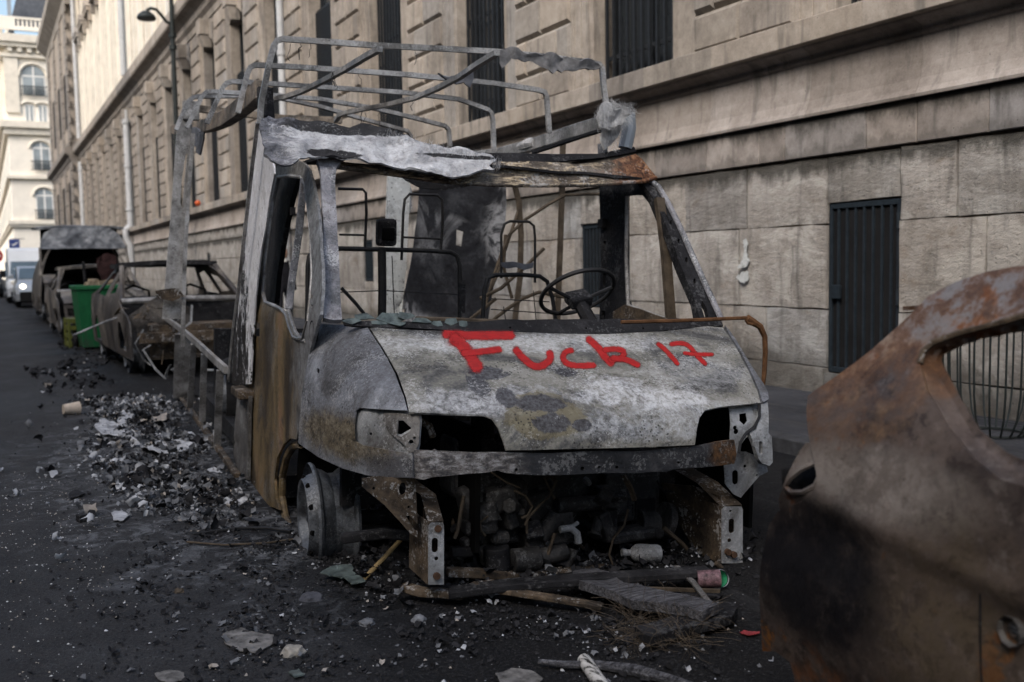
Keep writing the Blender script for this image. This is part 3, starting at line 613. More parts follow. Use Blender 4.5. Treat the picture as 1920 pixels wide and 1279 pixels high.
# bays above the ledge
BP = 3.93; CH = 0.475; ZB = 3.40; farstone = MB(); stones_left = 300 - NST[0]
def arch_bar(b, y0, y1, z, x0, x1, rise, th):      # segmental arch voussoir ring
    n = 10; pts = []
    for k in range(n + 1):
        s = k / n; pts.append((y0 + (y1 - y0) * s, z + rise * (1 - (2 * s - 1) ** 2)))
    vs = []
    for (y, zz) in pts: vs += [(x0, y, zz), (x1, y, zz), (x0, y, zz + th), (x1, y, zz + th)]
    fs = []
    for k in range(n):
        a = 4 * k; c = a + 4
        fs += [(a, c, c + 1, a + 1), (a + 2, a + 3, c + 3, c + 2), (a, a + 2, c + 2, c), (a + 1, c + 1, c + 3, a + 3)]
    b.add(vs, fs)
for k in range(-2, 19):
    yn = 8.99 + BP * k; yf = yn + 1.59            # clear opening
    if yf > 81: break
    near = k <= 3
    # pier core behind the blocks, and architrave steps either side of the opening
    j = MB()
    j.box2((6.66, yf, ZB), (7.5, yn + BP, 9.15))
    for (xa, d) in ((6.645, 0.44), (6.70, 0.27), (6.745, 0.13)): pass
    j.build('pier', M['pier'], bld)
    e = MB()
    for s, y in ((1, yf), (-1, yn)):
        for (xa, d0, d1) in ((6.63, 0.25, 0.45), (6.612, 0.39, 0.45), (6.645, 0.10, 0.25)):
            a, c = y + s * d0, y + s * d1
            e.box2((xa, min(a, c), ZB), (6.70, max(a, c), 8.85))
    e.build('architrave', M['pier'], bld, bevel=0.006 if near else 0)
    # rusticated blocks on the pier towards smaller Y
    p0, p1 = yf + 0.45, yn + BP - 0.45; z = ZB; r = 0
    while z < 9.0:
        z1 = min(z + (CH if r else 0.40), 9.1)
        cuts = [p0, (p0 + p1) / 2 + 0.02, p1] if r % 2 == 0 else [p0, p0 + 0.31, p1 - 0.31, p1]
        for a, c in zip(cuts, cuts[1:]):
            vis = onscreen = True
            if stones_left > 0 and k <= 6:
                # skip the individual object where it stands above the frame
                q = V3((6.6, (a + c) / 2, z)) - CAM; cx = V3((right.dot(q), down.dot(q), fwd.dot(q)))
                if cx.z > 0 and cx.y / cx.z * F_PX + 639.5 > -30 and cx.x / cx.z * F_PX + 960 < 1960 :
                    stone('stone', M['pier'], a, c, z, z1, 6.575 + RS.uniform(-.004, .004), 0.045, 0.004, back=6.67); stones_left -= 1; continue
            q = stone(None, None, a, c, z, z1, 6.575, 0.045, 0.004, back=6.67); farstone.add(q.v, q.f)
        z = z1; r += 1
    # window: reveal, glass, head, grille
    w = MB(); w.box2((6.93, yn, ZB), (6.99, yn + 0.07, 8.5)); w.box2((6.93, yf - 0.07, ZB), (6.99, yf, 8.5))
    for zz in (ZB, 5.55, 8.40): w.box2((6.932, yn + 0.07, zz), (6.988, yf - 0.07, zz + 0.08))
    w.box2((6.934, (yn + yf) / 2 - 0.05, ZB + 0.08), (6.986, (yn + yf) / 2 + 0.05, 8.4))
    wo_ = w.build('window', M['bars'], bld)
    MB().box2((7.0, yn, ZB), (7.02, yf, 9.0)).build('pane', M['glass'], wo_)
    head = MB(); arch_bar(head, yn, yf, 8.30, 6.64, 7.4, 0.28, 0.6); head.box2((6.66, yn, 8.95), (7.4, yf, 9.15))
    head.build('window_head', M['pier'], bld)
    kb = MB(); kb.add([(6.36, (yn + yf) / 2 - 0.22, 8.62), (6.36, (yn + yf) / 2 + 0.22, 8.62), (6.50, (yn + yf) / 2 + 0.16, 8.25), (6.50, (yn + yf) / 2 - 0.16, 8.25),
        (6.75, (yn + yf) / 2 - 0.22, 8.62), (6.75, (yn + yf) / 2 + 0.22, 8.62), (6.75, (yn + yf) / 2 + 0.16, 8.25), (6.75, (yn + yf) / 2 - 0.16, 8.25)],
        [(0, 1, 2, 3), (4, 7, 6, 5), (0, 4, 5, 1), (3, 2, 6, 7), (1, 5, 6, 2), (0, 3, 7, 4)])
    kb.box2((6.34, (yn + yf) / 2 - 0.25, 8.62), (6.75, (yn + yf) / 2 + 0.25, 9.1)); kb.build('keystone', M['pier'], bld, bevel=0.02)
    zt = 6.9
    if near:
        nb = 10
        for i in range(nb + 1):
            y = yn + 0.06 + (yf - yn - 0.12) * i / nb
            MB().box2((6.80, y - 0.017, ZB + 0.01), (6.834, y + 0.017, zt)).build('bar', M['bars'], wo_)
    gr = MB()
    if not near:
        for i in range(9): y = yn + 0.06 + (yf - yn - 0.12) * i / 8; gr.box2((6.80, y - 0.02, ZB + 0.01), (6.84, y + 0.02, zt))
    for zz in (ZB + 0.32, 5.0, zt):
        if near: MB().box2((6.838, yn + 0.002, zz), (6.862, yf - 0.002, zz + 0.05)).build('grille_rail', M['bars'], wo_)
        else: gr.box2((6.838, yn + 0.002, zz), (6.862, yf - 0.002, zz + 0.05))
    if not near: gr.build('grille', M['bars'], wo_)['kind'] = 'stuff'
tag(farstone.build('far_rustication', M['pier'], bld), kind='stuff')
# gate and cellar openings
def iron_gate(ya, yb, za, zb, nbars, name, label, thing=True, wid=0.021):
    g = empty(name, (6.66, (ya + yb) / 2, za)) if thing else None
    off = V3((6.66, (ya + yb) / 2, za)) if thing else V3()
    def B(a, c): return (V3(a) - off, V3(c) - off)
    par = g if thing else bld
    f = MB(); t = 0.045
    for a, c in (((6.63, ya + .01, za + .01), (6.675, ya + t, zb - .01)), ((6.63, yb - t, za + .01), (6.675, yb - .01, zb - .01)), ((6.632, ya + t, zb - .01 - t), (6.673, yb - t, zb - .01)), ((6.632, ya + t, za + .01), (6.673, yb - t, za + .01 + t))):
        f.box2(*B(a, c))
    fr = f.build('frame', M['gate'], par, bevel=0.004)
    for i in range(nbars):
        y = ya + t + (yb - ya - 2 * t) * (i + 0.7) / (nbars + 0.4)
        MB().box2(*B((6.635, y - wid / 2, za + .05), (6.67, y + wid / 2, zb - .05))).build('bar', M['gate'], par, bevel=0.003)
    MB().box2(*B((6.72, ya + .002, za + .002), (6.74, yb - .002, zb - .002))).build('mesh_panel', M['void'], par)
    if thing:
        MB().box2(*B((6.605, yb - 0.16, za + 0.66), (6.632, yb - 0.06, za + 0.78))).build('lock_plate', M['gate'], par, bevel=0.004)
        h = MB()
        for zz in (za + 0.62, za + 1.25): h.cyl(*B((6.62, ya + 0.02, zz), (6.62, ya + 0.02, zz + 0.13)), 0.014)
        h.build('hinge', M['gate'], par)
        tag(g, label, 'gate')
    return g
iron_gate(5.885, 6.69, 0.285, 1.785, 7, 'iron_gate', 'dark blue-grey barred iron gate set in the rough stone plinth')
for (a, c, e, f) in OPEN: MB().box2((6.655, a + .004, e + .004), (6.658, c - .004, f - .004)).build('cellar_opening', M['void'], bld)
for i, (a, c, e, f) in enumerate(OPEN[1:5]): iron_gate(a, c, e, f, 5, 'cellar_grille', None, False, 0.02)
# first-floor cornice
COR = [(7.4, 9.10), (6.62, 9.10), (6.60, 9.3), (6.50, 9.42), (6.48, 9.62), (6.36, 9.72), (6.20, 9.80), (6.16, 9.86), (6.16, 10.22), (6.30, 10.30), (6.42, 10.34), (6.42, 10.62), (6.55, 10.66), (7.4, 10.66)]
cj = run([8, 14, 20], (5, 6.5), 80)
for a, c in zip(cj, cj[1:]): extrude_y(COR, a + 0.003, c - 0.003, 'cornice', M['pier'], bld)
# upper storey: wall, windows with hood mouldings on brackets, pilasters
up = MB(); up.box2((6.86, 6, 10.66), (7.6, Y1, 24)); up.build('upper_wall', M['pier'], bld)
for k in range(1, 19):
    yn = 8.99 + BP * k; yf = yn + 1.59
    if yf > 80: break
    u = MB(); yc = (yn + yf) / 2
    for s in (-1, 1): u.box2((6.62, yc + s * 0.98 - 0.2, 10.67), (6.87, yc + s * 0.98 + 0.2, 16.9))
    u.box2((6.66, yn + BP - 0.9, 10.67), (6.87, yn + BP - 0.3, 20.5))
    u.build('pilaster', M['pale_shade'], bld, bevel=0.0)
    w = MB(); w.box2((6.80, yn, 10.7), (6.862, yn + 0.08, 16.3)); w.box2((6.80, yf - 0.08, 10.7), (6.862, yf, 16.3)); w.box2((6.802, yc - 0.05, 10.7), (6.861, yc + 0.05, 16.3)); w.box2((6.803, yn + .08, 13.2), (6.861, yc - .05, 13.3)); w.box2((6.803, yc + .05, 13.2), (6.861, yf - .08, 13.3))
    wu = w.build('window', M['frame_white'], bld)
    MB().box2((6.845, yn + .08, 10.7), (6.858, yf - .08, 16.3)).build('pane', M['pale_glass'], wu)
    h = MB(); h.add([(6.25, yc - 1.25, 17.35), (6.25, yc + 1.25, 17.35), (6.25, yc, 17.95), (6.87, yc - 1.25, 17.35), (6.87, yc + 1.25, 17.35), (6.87, yc, 17.95)], [(0, 1, 2), (3, 5, 4), (0, 3, 4, 1), (1, 4, 5, 2), (2, 5, 3, 0)])
    h.box2((6.3, yc - 1.2, 17.1), (6.87, yc + 1.2, 17.34)); h.box2((6.40, yc - 1.15, 16.5), (6.87, yc - 0.85, 17.1)); h.box2((6.40, yc + 0.85, 16.5), (6.87, yc + 1.15, 17.1))
    h.build('window_hood', M['pier'], bld)
RC = [(7.6, 20.5), (6.80, 20.5), (6.7, 21.0), (6.1, 21.3), (5.95, 21.5), (5.95, 21.8), (7.6, 22.0)]
extrude_y(RC, 10, Y1, 'roof_cornice', M['pier'], bld)
# corner pavilion at the end of the block
pv = MB(); pv.box2((6.12, Y1 + 0.6, 0.1), (9, 103, 21)); pv.build('pavilion_wall', M['pier'], bld)
PC = [(x - 0.55, z) for x, z in COR]
extrude_y(PC, Y1 + 0.6, 103.4, 'cornice', M['pier'], bld)
PR = [(7.6, 20.3), (6.05, 20.3), (6.0, 20.9), (5.5, 21.4), (5.3, 21.6), (5.3, 22.3), (7.6, 22.6)]
extrude_y(PR, Y1, 104, 'roof_cornice', M['pier'], bld)
mr = MB(); mr.add([(6.2, Y1, 22.3), (6.2, 104, 22.3), (8.4, 104, 29), (8.4, Y1, 29), (10, Y1, 22.3), (10, 104, 22.3)], [(0, 1, 2, 3), (3, 2, 5, 4), (0, 3, 4), (1, 5, 2)]); mr.build('roof', M['slate'], bld)
qs = MB(); z = 0.2; r = 0
while z < 20.2:
    if not (9.0 < z + .25 < 10.4):
        for (a, c) in ((80.6, 82.3), (86.5, 88.0), (93.5, 95.0), (100.8, 103.05)):
            d = 0.22 if r % 2 else 0.0
            qs.box2((6.02, a - d, z + .035), (6.13, c + d, z + 0.53))
            if d == 0.0: qs.box2((6.02, c - 0.55, z + .035), (6.125, c - 0.52, z + .5))
    z += 0.56; r += 1
qs.build('quoin_stones', M['pier'], bld)['kind'] = 'stuff'
for (a, c) in ((83.5, 85.4), (90, 92), (97, 99)):
    for (z0, z1) in ((4, 8), (12, 16)): MB().box2((6.10, a, z0), (6.13, c, z1)).build('window', M['void'], bld)
# drainpipes
for (y, ztop) in ((24.15, 12.0), (52.9, 20.4), (79.0, 20.4)):
    d = MB(); x = 6.50; r = 0.085 if y < 30 else 0.16
    d.tube([(x, y, 3.42), (x, y, 9.05)], r, 10); d.tube([(x, y, 10.7), (x, y, ztop)], r, 10)
    for zz in (4.2, 6.3, 8.4): d.tube([(x, y, zz), (x, y, zz + .12)], r * 1.25, 10)
    d.tube([(x, y, 3.45), (6.25, y, 3.25), (6.25, y, 2.9), (6.45, y, 2.5), (6.45, y, 0.1)], r, 10)
    d.build('drainpipe', M['pipe'], bld, True)

# ================================================================== UNSEEN ROW ACROSS THE STREET, ADDED TO SHADE THE ROAD
ob = empty('unseen_opposite_row', (-13, 0, 0)); tag(ob, 'unseen pale stone apartment row on the far side of the street, added to shade the road', 'building')
MB().box2((-12, -60, 0), (0, 108, 17)).build('wall', M['pier'], ob)
MB().add([(0.2, -60, 17), (0.2, 108, 17), (-3, 108, 19.5), (-3, -60, 19.5), (-12, -60, 19.5), (-12, 108, 19.5)], [(0, 1, 2, 3), (3, 2, 5, 4)]).build('roof', M['zinc'], ob)
for i in range(34):
    for j in range(4):
        y = -54 + i * 4.7; z = 1.2 + j * 4.0
        MB().box2((-.02, y, z), (.03, y + 1.3, z + 2.4)).build('window', M['glass'], ob)
for z in (4.6, 8.6, 12.6, 16.4): MB().box2((-.02, -60, z), (.25, 108, z + .22)).build('string_course', M['pier'], ob)

# ================================================================== FAR PALE BUILDING ACROSS THE JUNCTION
fb = empty('corner_apartment_building', (3.0, 122, 0)); FY, FX = 122.0, 3.05
tag(fb, 'pale cream apartment building with balustrade and slate roof, beyond the junction', 'building')
def F(name, mat, boxes, **k):
    b = MB()
    for a, c in boxes: b.box2((a[0] - FX + 0.05, a[1] - FY, a[2]), (c[0] - FX + 0.05, c[1] - FY, c[2]))
    return b.build(name, mat, fb, **k)
zf = lambda py: 1.3 + (508.5 - py) * 0.0573
F('wall', M['pale_wall'], [((FX, FY, 0), (16, FY + 14, zf(72))), ((FX, FY + 14.01, 0), (16, FY + 170, zf(72)))])
for (py0, py1, pr) in ((70, 84, 1.0), (84, 92, 0.75), (104, 110, 0.4), (228, 240, 0.8), (240, 252, 0.45), (328, 334, 0.4), (412, 419, 0.45), (419, 424, 0.3)):
    F('string_course', M['pale_shade'], [((FX - pr, FY - pr, zf(py1)), (16, FY, zf(py0))), ((FX - pr, FY + 0.01, zf(py1)), (FX, FY + 170, zf(py0)))])
for i in range(22): F('baluster', M['pale_wall'], [((FX + 1.4 + .42 * i, FY - .2, zf(53)), (FX + 1.6 + .42 * i, FY - .03, zf(40)))])
F('balustrade', M['pale_wall'], [((FX - .3, FY - .3, zf(40)), (16, FY, zf(36))), ((FX - .3, FY - .3, zf(60)), (16, FY, zf(53)))] + [((FX - .3, FY - .3, zf(53)), (FX + 1.2, FY, zf(40))), ((FX - .3, FY + .02, zf(60)), (FX, FY + 170, zf(38)))])
F('dentil_course', M['pale_shade'], [((FX + 0.3 + 0.95 * i, FY - 0.6, zf(101)), (FX + 0.75 + 0.95 * i, FY, zf(92))) for i in range(12)] + [((FX - 0.6, FY + 1 + 1.6 * i, zf(101)), (FX, FY + 1.7 + 1.6 * i, zf(92))) for i in range(60)])['kind'] = 'stuff'
F('pilaster', M['pale_shade'], [((FX - .12, FY - .25, zf(212)), (FX + 1.25, FY, zf(110)))])
for i in range(20): F('pilaster', M['pale_shade'], [((FX - .35, FY + 3 + 5.5 * i, zf(226)), (FX, FY + 4.4 + 5.5 * i, zf(110)))])
rf = MB(); rf.add([(0.6, 0.8, zf(58)), (13, 0.8, zf(58)), (13, 4.5, zf(-40)), (2.0, 4.5, zf(-40)), (0.6, 170, zf(58)), (2.0, 170, zf(-40))], [(0, 1, 2, 3), (0, 3, 5, 4)]); rf.build('roof', M['slate'], fb)
F('roof_hip', M['zinc'], [((FX + .55, FY + .7, zf(58)), (FX + .95, FY + 1.1, zf(-20)))])
F('chimney', M['pale_wall'], [((FX + .5, FY + 9, zf(58)), (FX + 1.4, FY + 12, zf(5))), ((FX + .5, FY + 30, zf(58)), (FX + 1.4, FY + 33, zf(0)))])
def far_win(xc, wd, z0, z1, arch, rail):
    b = MB(); x0, x1 = xc - wd / 2 - FX, xc + wd / 2 - FX; y = -0.05; n = 8
    w = F('window', M['frame_white'], [((xc - wd / 2, FY - .06, z0), (xc - wd / 2 + .12, FY + .02, z1)), ((xc + wd / 2 - .12, FY - .06, z0), (xc + wd / 2, FY + .02, z1)), ((xc - .09, FY - .065, z0), (xc + .09, FY + .02, z1 + arch)), ((xc - wd / 2, FY - .055, z1 - .08), (xc + wd / 2, FY + .02, z1 + .08))])
    pb = MB(); pts = [(x0 + .05, z0), (x1 + .05, z0)] + [((x0 + x1) / 2 + .05 + (x1 - x0) / 2 * math.cos(a), z1 + arch * math.sin(a)) for a in [math.pi * i / n for i in range(n + 1)]]
    pb.add([(p[0], y, p[1]) for p in pts], [tuple(range(len(pts)))]); pb.build('pane', M['pale_glass'], w)
    hb = MB(); arch_pts = [((x0 + x1) / 2 + .05 + ((x1 - x0) / 2 + .25) * math.cos(a), -0.12, z1 + (arch + .25) * math.sin(a)) for a in [math.pi * i / n for i in range(n + 1)]]
    hb.tube(arch_pts, 0.16, 6); hb.build('arch_moulding', M['pale_shade'], fb)
    if rail:
        r = [((xc - wd / 2 - .2, FY - .4, z0 + .85), (xc + wd / 2 + .2, FY - .34, z0 + .93)), ((xc - wd / 2 - .2, FY - .4, z0 - .1), (xc + wd / 2 + .2, FY - .34, z0 - .02))] + [((xc - wd / 2 - .1 + .17 * i, FY - .39, z0), (xc - wd / 2 - .04 + .17 * i, FY - .35, z0 + .85)) for i in range(int(wd / .17) + 1)]
        F('balcony_rail', M['lamp'], r)
for i in range(3):
    xw = 5.75 + 3.6 * i
    far_win(xw, 2.3, zf(178), zf(143), 1.1, True)
    far_win(xw - .55, 0.9, zf(226), zf(196), .05, False); far_win(xw + .75, 0.9, zf(226), zf(196), .05, False)
    far_win(xw + 0.4, 1.75, zf(316), zf(276), 0.6, True); far_win(xw + 0.5, 1.75, zf(408), zf(365), 0.7, True)
for i in range(20):
    for (a, c) in ((215, 130), (320, 270), (405, 350)): F('window', M['pale_glass'], [((FX - .02, FY + 4 + 5.5 * i, zf(a)), (FX + .01, FY + 5.6 + 5.5 * i, zf(c)))])
F('shop_door', M['void'], [((FX + .8, FY - .03, 0), (FX + 2.0, FY + .02, 3.6))])
F('shop_door', M['void'], [((FX + 3.2, FY - .03, 0), (FX + 4.6, FY + .02, 3.4))])
sg = empty('hanging_shop_sign', (2.95, 118, 4.2)); tag(sg, 'square blue shop sign with a white slash hanging at the junction', 'sign')
MB().box((0, 0, 0), (1.0, .12, 1.0)).build('sign_board', plain('blue_enamel', (0.03, 0.05, 0.18), 0.4, 0, 0.1), sg, bevel=.03)
MB().add([(-.3, -.066, -.05), (-.1, -.066, -.2), (.34, -.066, .12), (.3, -.066, .22), (-.08, -.066, -.02)], [(0, 1, 2, 3, 4)]).build('sign_mark', M['frame_white'], sg)
MB().box((.4, 0, .55), (1.2, .05, .05)).build('sign_bracket', M['lamp'], sg)

for i, (poly, lb) in enumerate((([(1392, 450), (1398, 447), (1402, 455), (1399, 470), (1402, 480), (1406, 490), (1400, 500), (1388, 504), (1384, 500), (1392, 488), (1396, 470)], 'upper torn white paper shred hanging on the stone plinth'), ([(1380, 520), (1388, 512), (1402, 508), (1404, 520), (1396, 532), (1388, 528)], 'lower torn white paper scrap pasted on the stone plinth'))):
    c = onX(poly[0][0], poly[0][1], 6.57); poly = [(x + 3.2 * noise.noise(V3((x * .4, y * .4, i))), y + 2.6 * noise.noise(V3((y * .4, x * .4, i + 3)))) for x, y in densify(poly, 2.2)]; v2, fs = cdt(poly, [], 4); b = MB(); b.add([onX(x, y, 6.575) - c + dent((x * .1, y * .1, i), .006, 3, 2) for x, y in v2], fs)
    o = b.build('torn_paper', M['white_post'], None, True, 0, .001); o.location = c; tag(o, lb, 'paper')
c = onX(371, 381, 6.42); o = MB().lathe([(-.1, .01), (-.08, .06), (0, .1), (.08, .06), (.1, .01)], (0, 0, 0), (0, 0, 1), 12).build('orange_ball', plain('orange_plastic', (.5, .09, .02), .5, 0, .1), None, True); o.location = c; tag(o, 'small orange ball-shaped marker above the stone ledge', 'marker')

# ================================================================== STREET LAMP
lp = empty('street_lamp', (6.05, 36.2, 0.1)); tag(lp, 'tall black street lamp with a curved arm and flat round head', 'lamp')
q = MB(); q.tube([(0, 0, 0), (0, 0, .9)], [.16, .13], 12); q.tube([(0, 0, .9), (0, 0, 6.5), (0, 0, 11.5)], [.10, .085, .07], 10)
for zz in (1.0, 4.5, 8.6, 9.0): q.tube([(0, 0, zz), (0, 0, zz + .14)], .13, 10)
q.build('pole', M['lamp'], lp, True)
arm_px = [(324, 47), (312, 41), (302, 28), (293, 18), (283, 15.5), (276, 19), (275, 27)]
A = [onY(px, py, 36.2) - V3((6.05, 36.2, 0.1)) for px, py in arm_px]
MB().tube(A, .055, 8).build('arm', M['lamp'], lp, True)
hc = onY(274.5, 33, 36.2) - V3((6.05, 36.2, 0.1))
MB().lathe([(.22, .02), (.2, .12), (.1, .26), (.0, .31), (-.07, .29), (-.1, .02)], hc, (0, 0, 1), 20).build('lamp_head', M['lamp'], lp, True)

# ================================================================== BURNT CAMPER
van = empty('burnt_camper_van', mat=VM)
tag(van, 'burnt-out camper van with bare hoops over the body and red words sprayed on its bonnet', 'camper van')
UL, UB = -1.02, -1.07
SF = FR()
hood = panel('bonnet', [(692, 614), (760, 619), (850, 622), (950, 625), (1040, 627), (1140, 628), (1250, 621), (1330, 612), (1352, 613), (1368, 636), (1385, 664), (1405, 700), (1420, 735), (1426, 757),
    (1390, 761), (1350, 765), (1322, 771), (1311, 785), (1306, 805), (1302, 834), (1200, 838), (1100, 841), (1000, 844), (951, 844), (945, 826), (935, 800), (924, 784), (908, 778), (840, 776), (768, 773), (762, 745), (746, 702), (716, 650)],
    [], SF, M['hood'], van, 11, 0.008, 0.005, 2.4, 1.0)
lip_pts = [SF(x, y) for x, y in ((768, 774), (840, 777), (908, 779), (924, 785), (936, 802), (946, 828), (951, 845))]
MB().tube([p + V3((0, .004, 0)) for p in lip_pts], .006, 6).build('bonnet_edge', M['hood'], van, True)
fl = panel('front_wing', [(600, 608), (640, 610), (688, 614), (713, 651), (742, 702), (758, 745), (764, 772), (720, 769), (676, 766), (669, 772), (665, 800), (666, 826), (680, 834), (740, 846), (774, 851), (777, 896), (730, 895), (690, 890), (645, 878), (600, 858), (561, 831), (563, 800), (566, 765), (571, 720), (575, 690), (582, 650)],
    [circ(597, 695, 3.2, 5)], SF, M['fender'], van, 10, 0.006, 0.006, 3.0, 2.0)
fr_ = panel('front_wing', [(1358, 613), (1372, 630), (1390, 660), (1411, 694), (1430, 722), (1438, 738), (1440, 752), (1432, 757), (1428, 756), (1422, 735), (1407, 700), (1388, 664), (1370, 636)],
    [], SF, M['fender'], van, 8, 0.02, 0.003, 3, 5.0)
fr_['label'] = 'narrow wing strip on the wall side'
# graffiti sprayed on the bonnet: ribbons that follow the sheet
bm_h = bmesh.new(); bm_h.from_mesh(hood.data); HB = BVHTree.FromBMesh(bm_h); bm_h.free()
def onhood(px, py, off=0.0065):
    d = vray(px, py); h = HB.ray_cast(_o, d)
    if h[0] is None: return SF(px, py) + V3((0, -off, 0.002))
    n = h[1] if h[1].dot(d) < 0 else -h[1]
    return h[0] + n * off
def ribbon(strokes, name, parent):
    b = MB(); soft = []
    for si, (pts, wd, sf) in enumerate(strokes):
        P = [V3((x, y)) for x, y in pts]; D = []
        cr = [P[0]] + P + [P[-1]]
        for i in range(1, len(cr) - 2):
            n = max(2, int((cr[i + 1] - cr[i]).length / 4))
            for k in range(n):
                t = k / n; a, p, q, r = cr[i - 1], cr[i], cr[i + 1], cr[i + 2]
                D.append(0.5 * ((2 * p) + (q - a) * t + (2 * a - 5 * p + 4 * q - r) * t * t + (3 * p - a - 3 * q + r) * t ** 3))
        D.append(P[-1]); n = len(D); d0 = (D[1] - D[0]).normalized(); d1 = (D[-1] - D[-2]).normalized()
        ext = wd * 0.45
        D = [D[0] - d0 * ext] + D + [D[-1] + d1 * ext]; n = len(D); base = len(b.v); K7 = (-2.0, -1.2, -.66, 0, .66, 1.2, 2.0); S7 = (0, .27, .78, 1.08, .78, .27, 0)
        vs = []
        for i in range(n):
            t = (D[min(i + 1, n - 1)] - D[max(i - 1, 0)]).normalized(); nn = V3((-t.y, t.x))
            e = 0.0 if i in (0, n - 1) else (0.7 if i in (1, n - 2) else 1.0)
            wv = wd * .42 * (0.55 if i in (0, n - 1) else 1.0) * (1 + 0.05 * noise.noise(V3((i * .4, si * 3.1, 0))))
            for k, s in zip(K7, S7):
                q = D[i] + nn * k * wv; vs.append(onhood(q.x, q.y, 0.0065 + si * 0.0004)); soft.append(s * e * sf)
        b.add(vs, [(i * 7 + k, i * 7 + k + 1, i * 7 + k + 8, i * 7 + k + 7) for i in range(n - 1) for k in range(6)])
    b.soft = soft
    return b.build(name, M['spray'], parent, True)
ribbon([([(832, 629), (880, 631), (920, 631), (962, 631)], 20, 1.0), ([(846, 634), (868, 652), (884, 675), (897, 695)], 27, 1.0), ([(836, 640), (862, 650)], 30, .32),
        ([(866, 666), (900, 662), (939, 658)], 15, 1.0)], 'graffiti_letter', hood)
ribbon([([(965, 656), (975, 668), (990, 682), (1004, 690), (1018, 687), (1031, 676), (1029, 661)], 16, 1.0)], 'graffiti_letter', hood)
ribbon([([(1074, 659), (1063, 661), (1055, 670), (1060, 682), (1080, 688), (1115, 687)], 13, 1.0)], 'graffiti_letter', hood)
ribbon([([(1101, 637), (1120, 653), (1134, 672), (1148, 686)], 16, 1.0), ([(1132, 659), (1152, 657), (1168, 661), (1166, 672), (1142, 678)], 13, 1.0), ([(1146, 674), (1172, 677), (1198, 688)], 13, 1.0)], 'graffiti_letter', hood)
ribbon([([(1232, 646), (1246, 658), (1258, 671), (1271, 686)], 10, 1.0)], 'graffiti_numeral', hood)
ribbon([([(1256, 648), (1278, 646), (1292, 652), (1305, 668), (1323, 686)], 10, 1.0), ([(1281, 664), (1305, 667), (1337, 667)], 8.5, 1.0)], 'graffiti_numeral', hood)

# headlamp buckets, brackets, openings
BK = FR(0.06)
panel('headlamp_bucket', [(668, 768), (720, 768), (764, 773), (788, 778), (787, 835), (783, 850), (770, 853), (730, 846), (680, 836), (664, 828)],
      [[(746, 789), (756, 789), (770, 802), (768, 808), (752, 818), (744, 815)], circ(771, 829, 5), circ(777, 821, 3), circ(695, 813, 3), circ(704, 798, 1.6)], BK, M['bracket'], van, 9, .004, .012, 9, 3.0)
BK2 = FR(0.035)
panel('headlamp_bracket', [(720, 775), (764, 777), (786, 780), (786, 833), (779, 848), (768, 850), (760, 836), (744, 822), (728, 807), (718, 790)],
      [[(746, 789), (756, 789), (770, 802), (768, 808), (752, 818), (744, 815)], circ(771, 829, 5), circ(777, 821, 3)], BK2, M['steel'], van, 8, .005, .006, 9, 8.0)
panel('headlamp_bucket', [(1366, 764), (1425, 757), (1427, 790), (1418, 808), (1398, 822), (1388, 835), (1384, 850), (1370, 846), (1368, 800)],
      [circ(1377, 802, 4), circ(1380, 809, 5), [(1385, 777), (1398, 774), (1400, 790), (1394, 798), (1385, 790)]], FR(0.05), M['bracket'], van, 8, .004, .01, 9, 4.0)
panel('outer_bracket', [(1426, 757), (1437, 757), (1440, 812), (1446, 818), (1446, 866), (1440, 873), (1426, 870), (1418, 860), (1402, 812), (1416, 805)], [slot(1424, 840, 4, 14)], FR(0.02), M['bracket'], van, 7, .02, .01, 9, 6.0)
MB().tube(VL(FR(0.01), (1424, 760), (1424, 782), (1415, 800), (1398, 814), (1388, 830), (1385, 850)), .007, 6).build('seal_strip', M['black_rod'], van, True)
panel('lower_plate', [(1356, 868), (1372, 846), (1400, 846), (1434, 862), (1440, 884), (1424, 892), (1388, 933), (1374, 925), (1358, 905)], [slot(1378, 894, 6, 13), circ(1397, 874, 3), circ(1419, 891, 2.6)], SV(.14), M['bracket'], van, 8, .005, .006, 8, 5.5)
panel('lower_plate', [(678, 896), (700, 893), (776, 897), (781, 940), (784, 1008), (770, 1000), (722, 947), (679, 912)], [circ(754, 916, 7, 12), circ(700, 915, 3), circ(767, 950, 2.6), [(762, 968), (768, 966), (785, 985), (785, 996), (778, 994)]], SV(.16), M['brown_steel'], van, 8, .006, .006, 8, 6.5)
# bumper beam
panel('bumper_beam', [(780, 842), (830, 845), (884, 850), (955, 848), (1100, 846), (1240, 842), (1302, 838), (1345, 828), (1372, 824), (1376, 850), (1372, 868), (1300, 877), (1200, 884), (1100, 888), (1000, 890), (945, 886), (930, 882), (905, 887), (860, 889), (815, 892), (796, 897), (770, 893), (776, 868)],
      [circ(904, 871, 2.4), circ(965, 880, 3.2, 4), circ(1090, 878, 4, 4), circ(1121, 876, 3), circ(1153, 875, 3), circ(1268, 868, 2.6), circ(1330, 853, 2.4)], FR(0.03), M['beam'], van, 9, .03, .006, 5, 9.0)
MB().tube(VL(FR(0.02), (884, 868), (1000, 868), (1100, 866), (1240, 862), (1340, 850)), .012, 8, sy=.5).build('beam_rib', M['beam'], van, True)
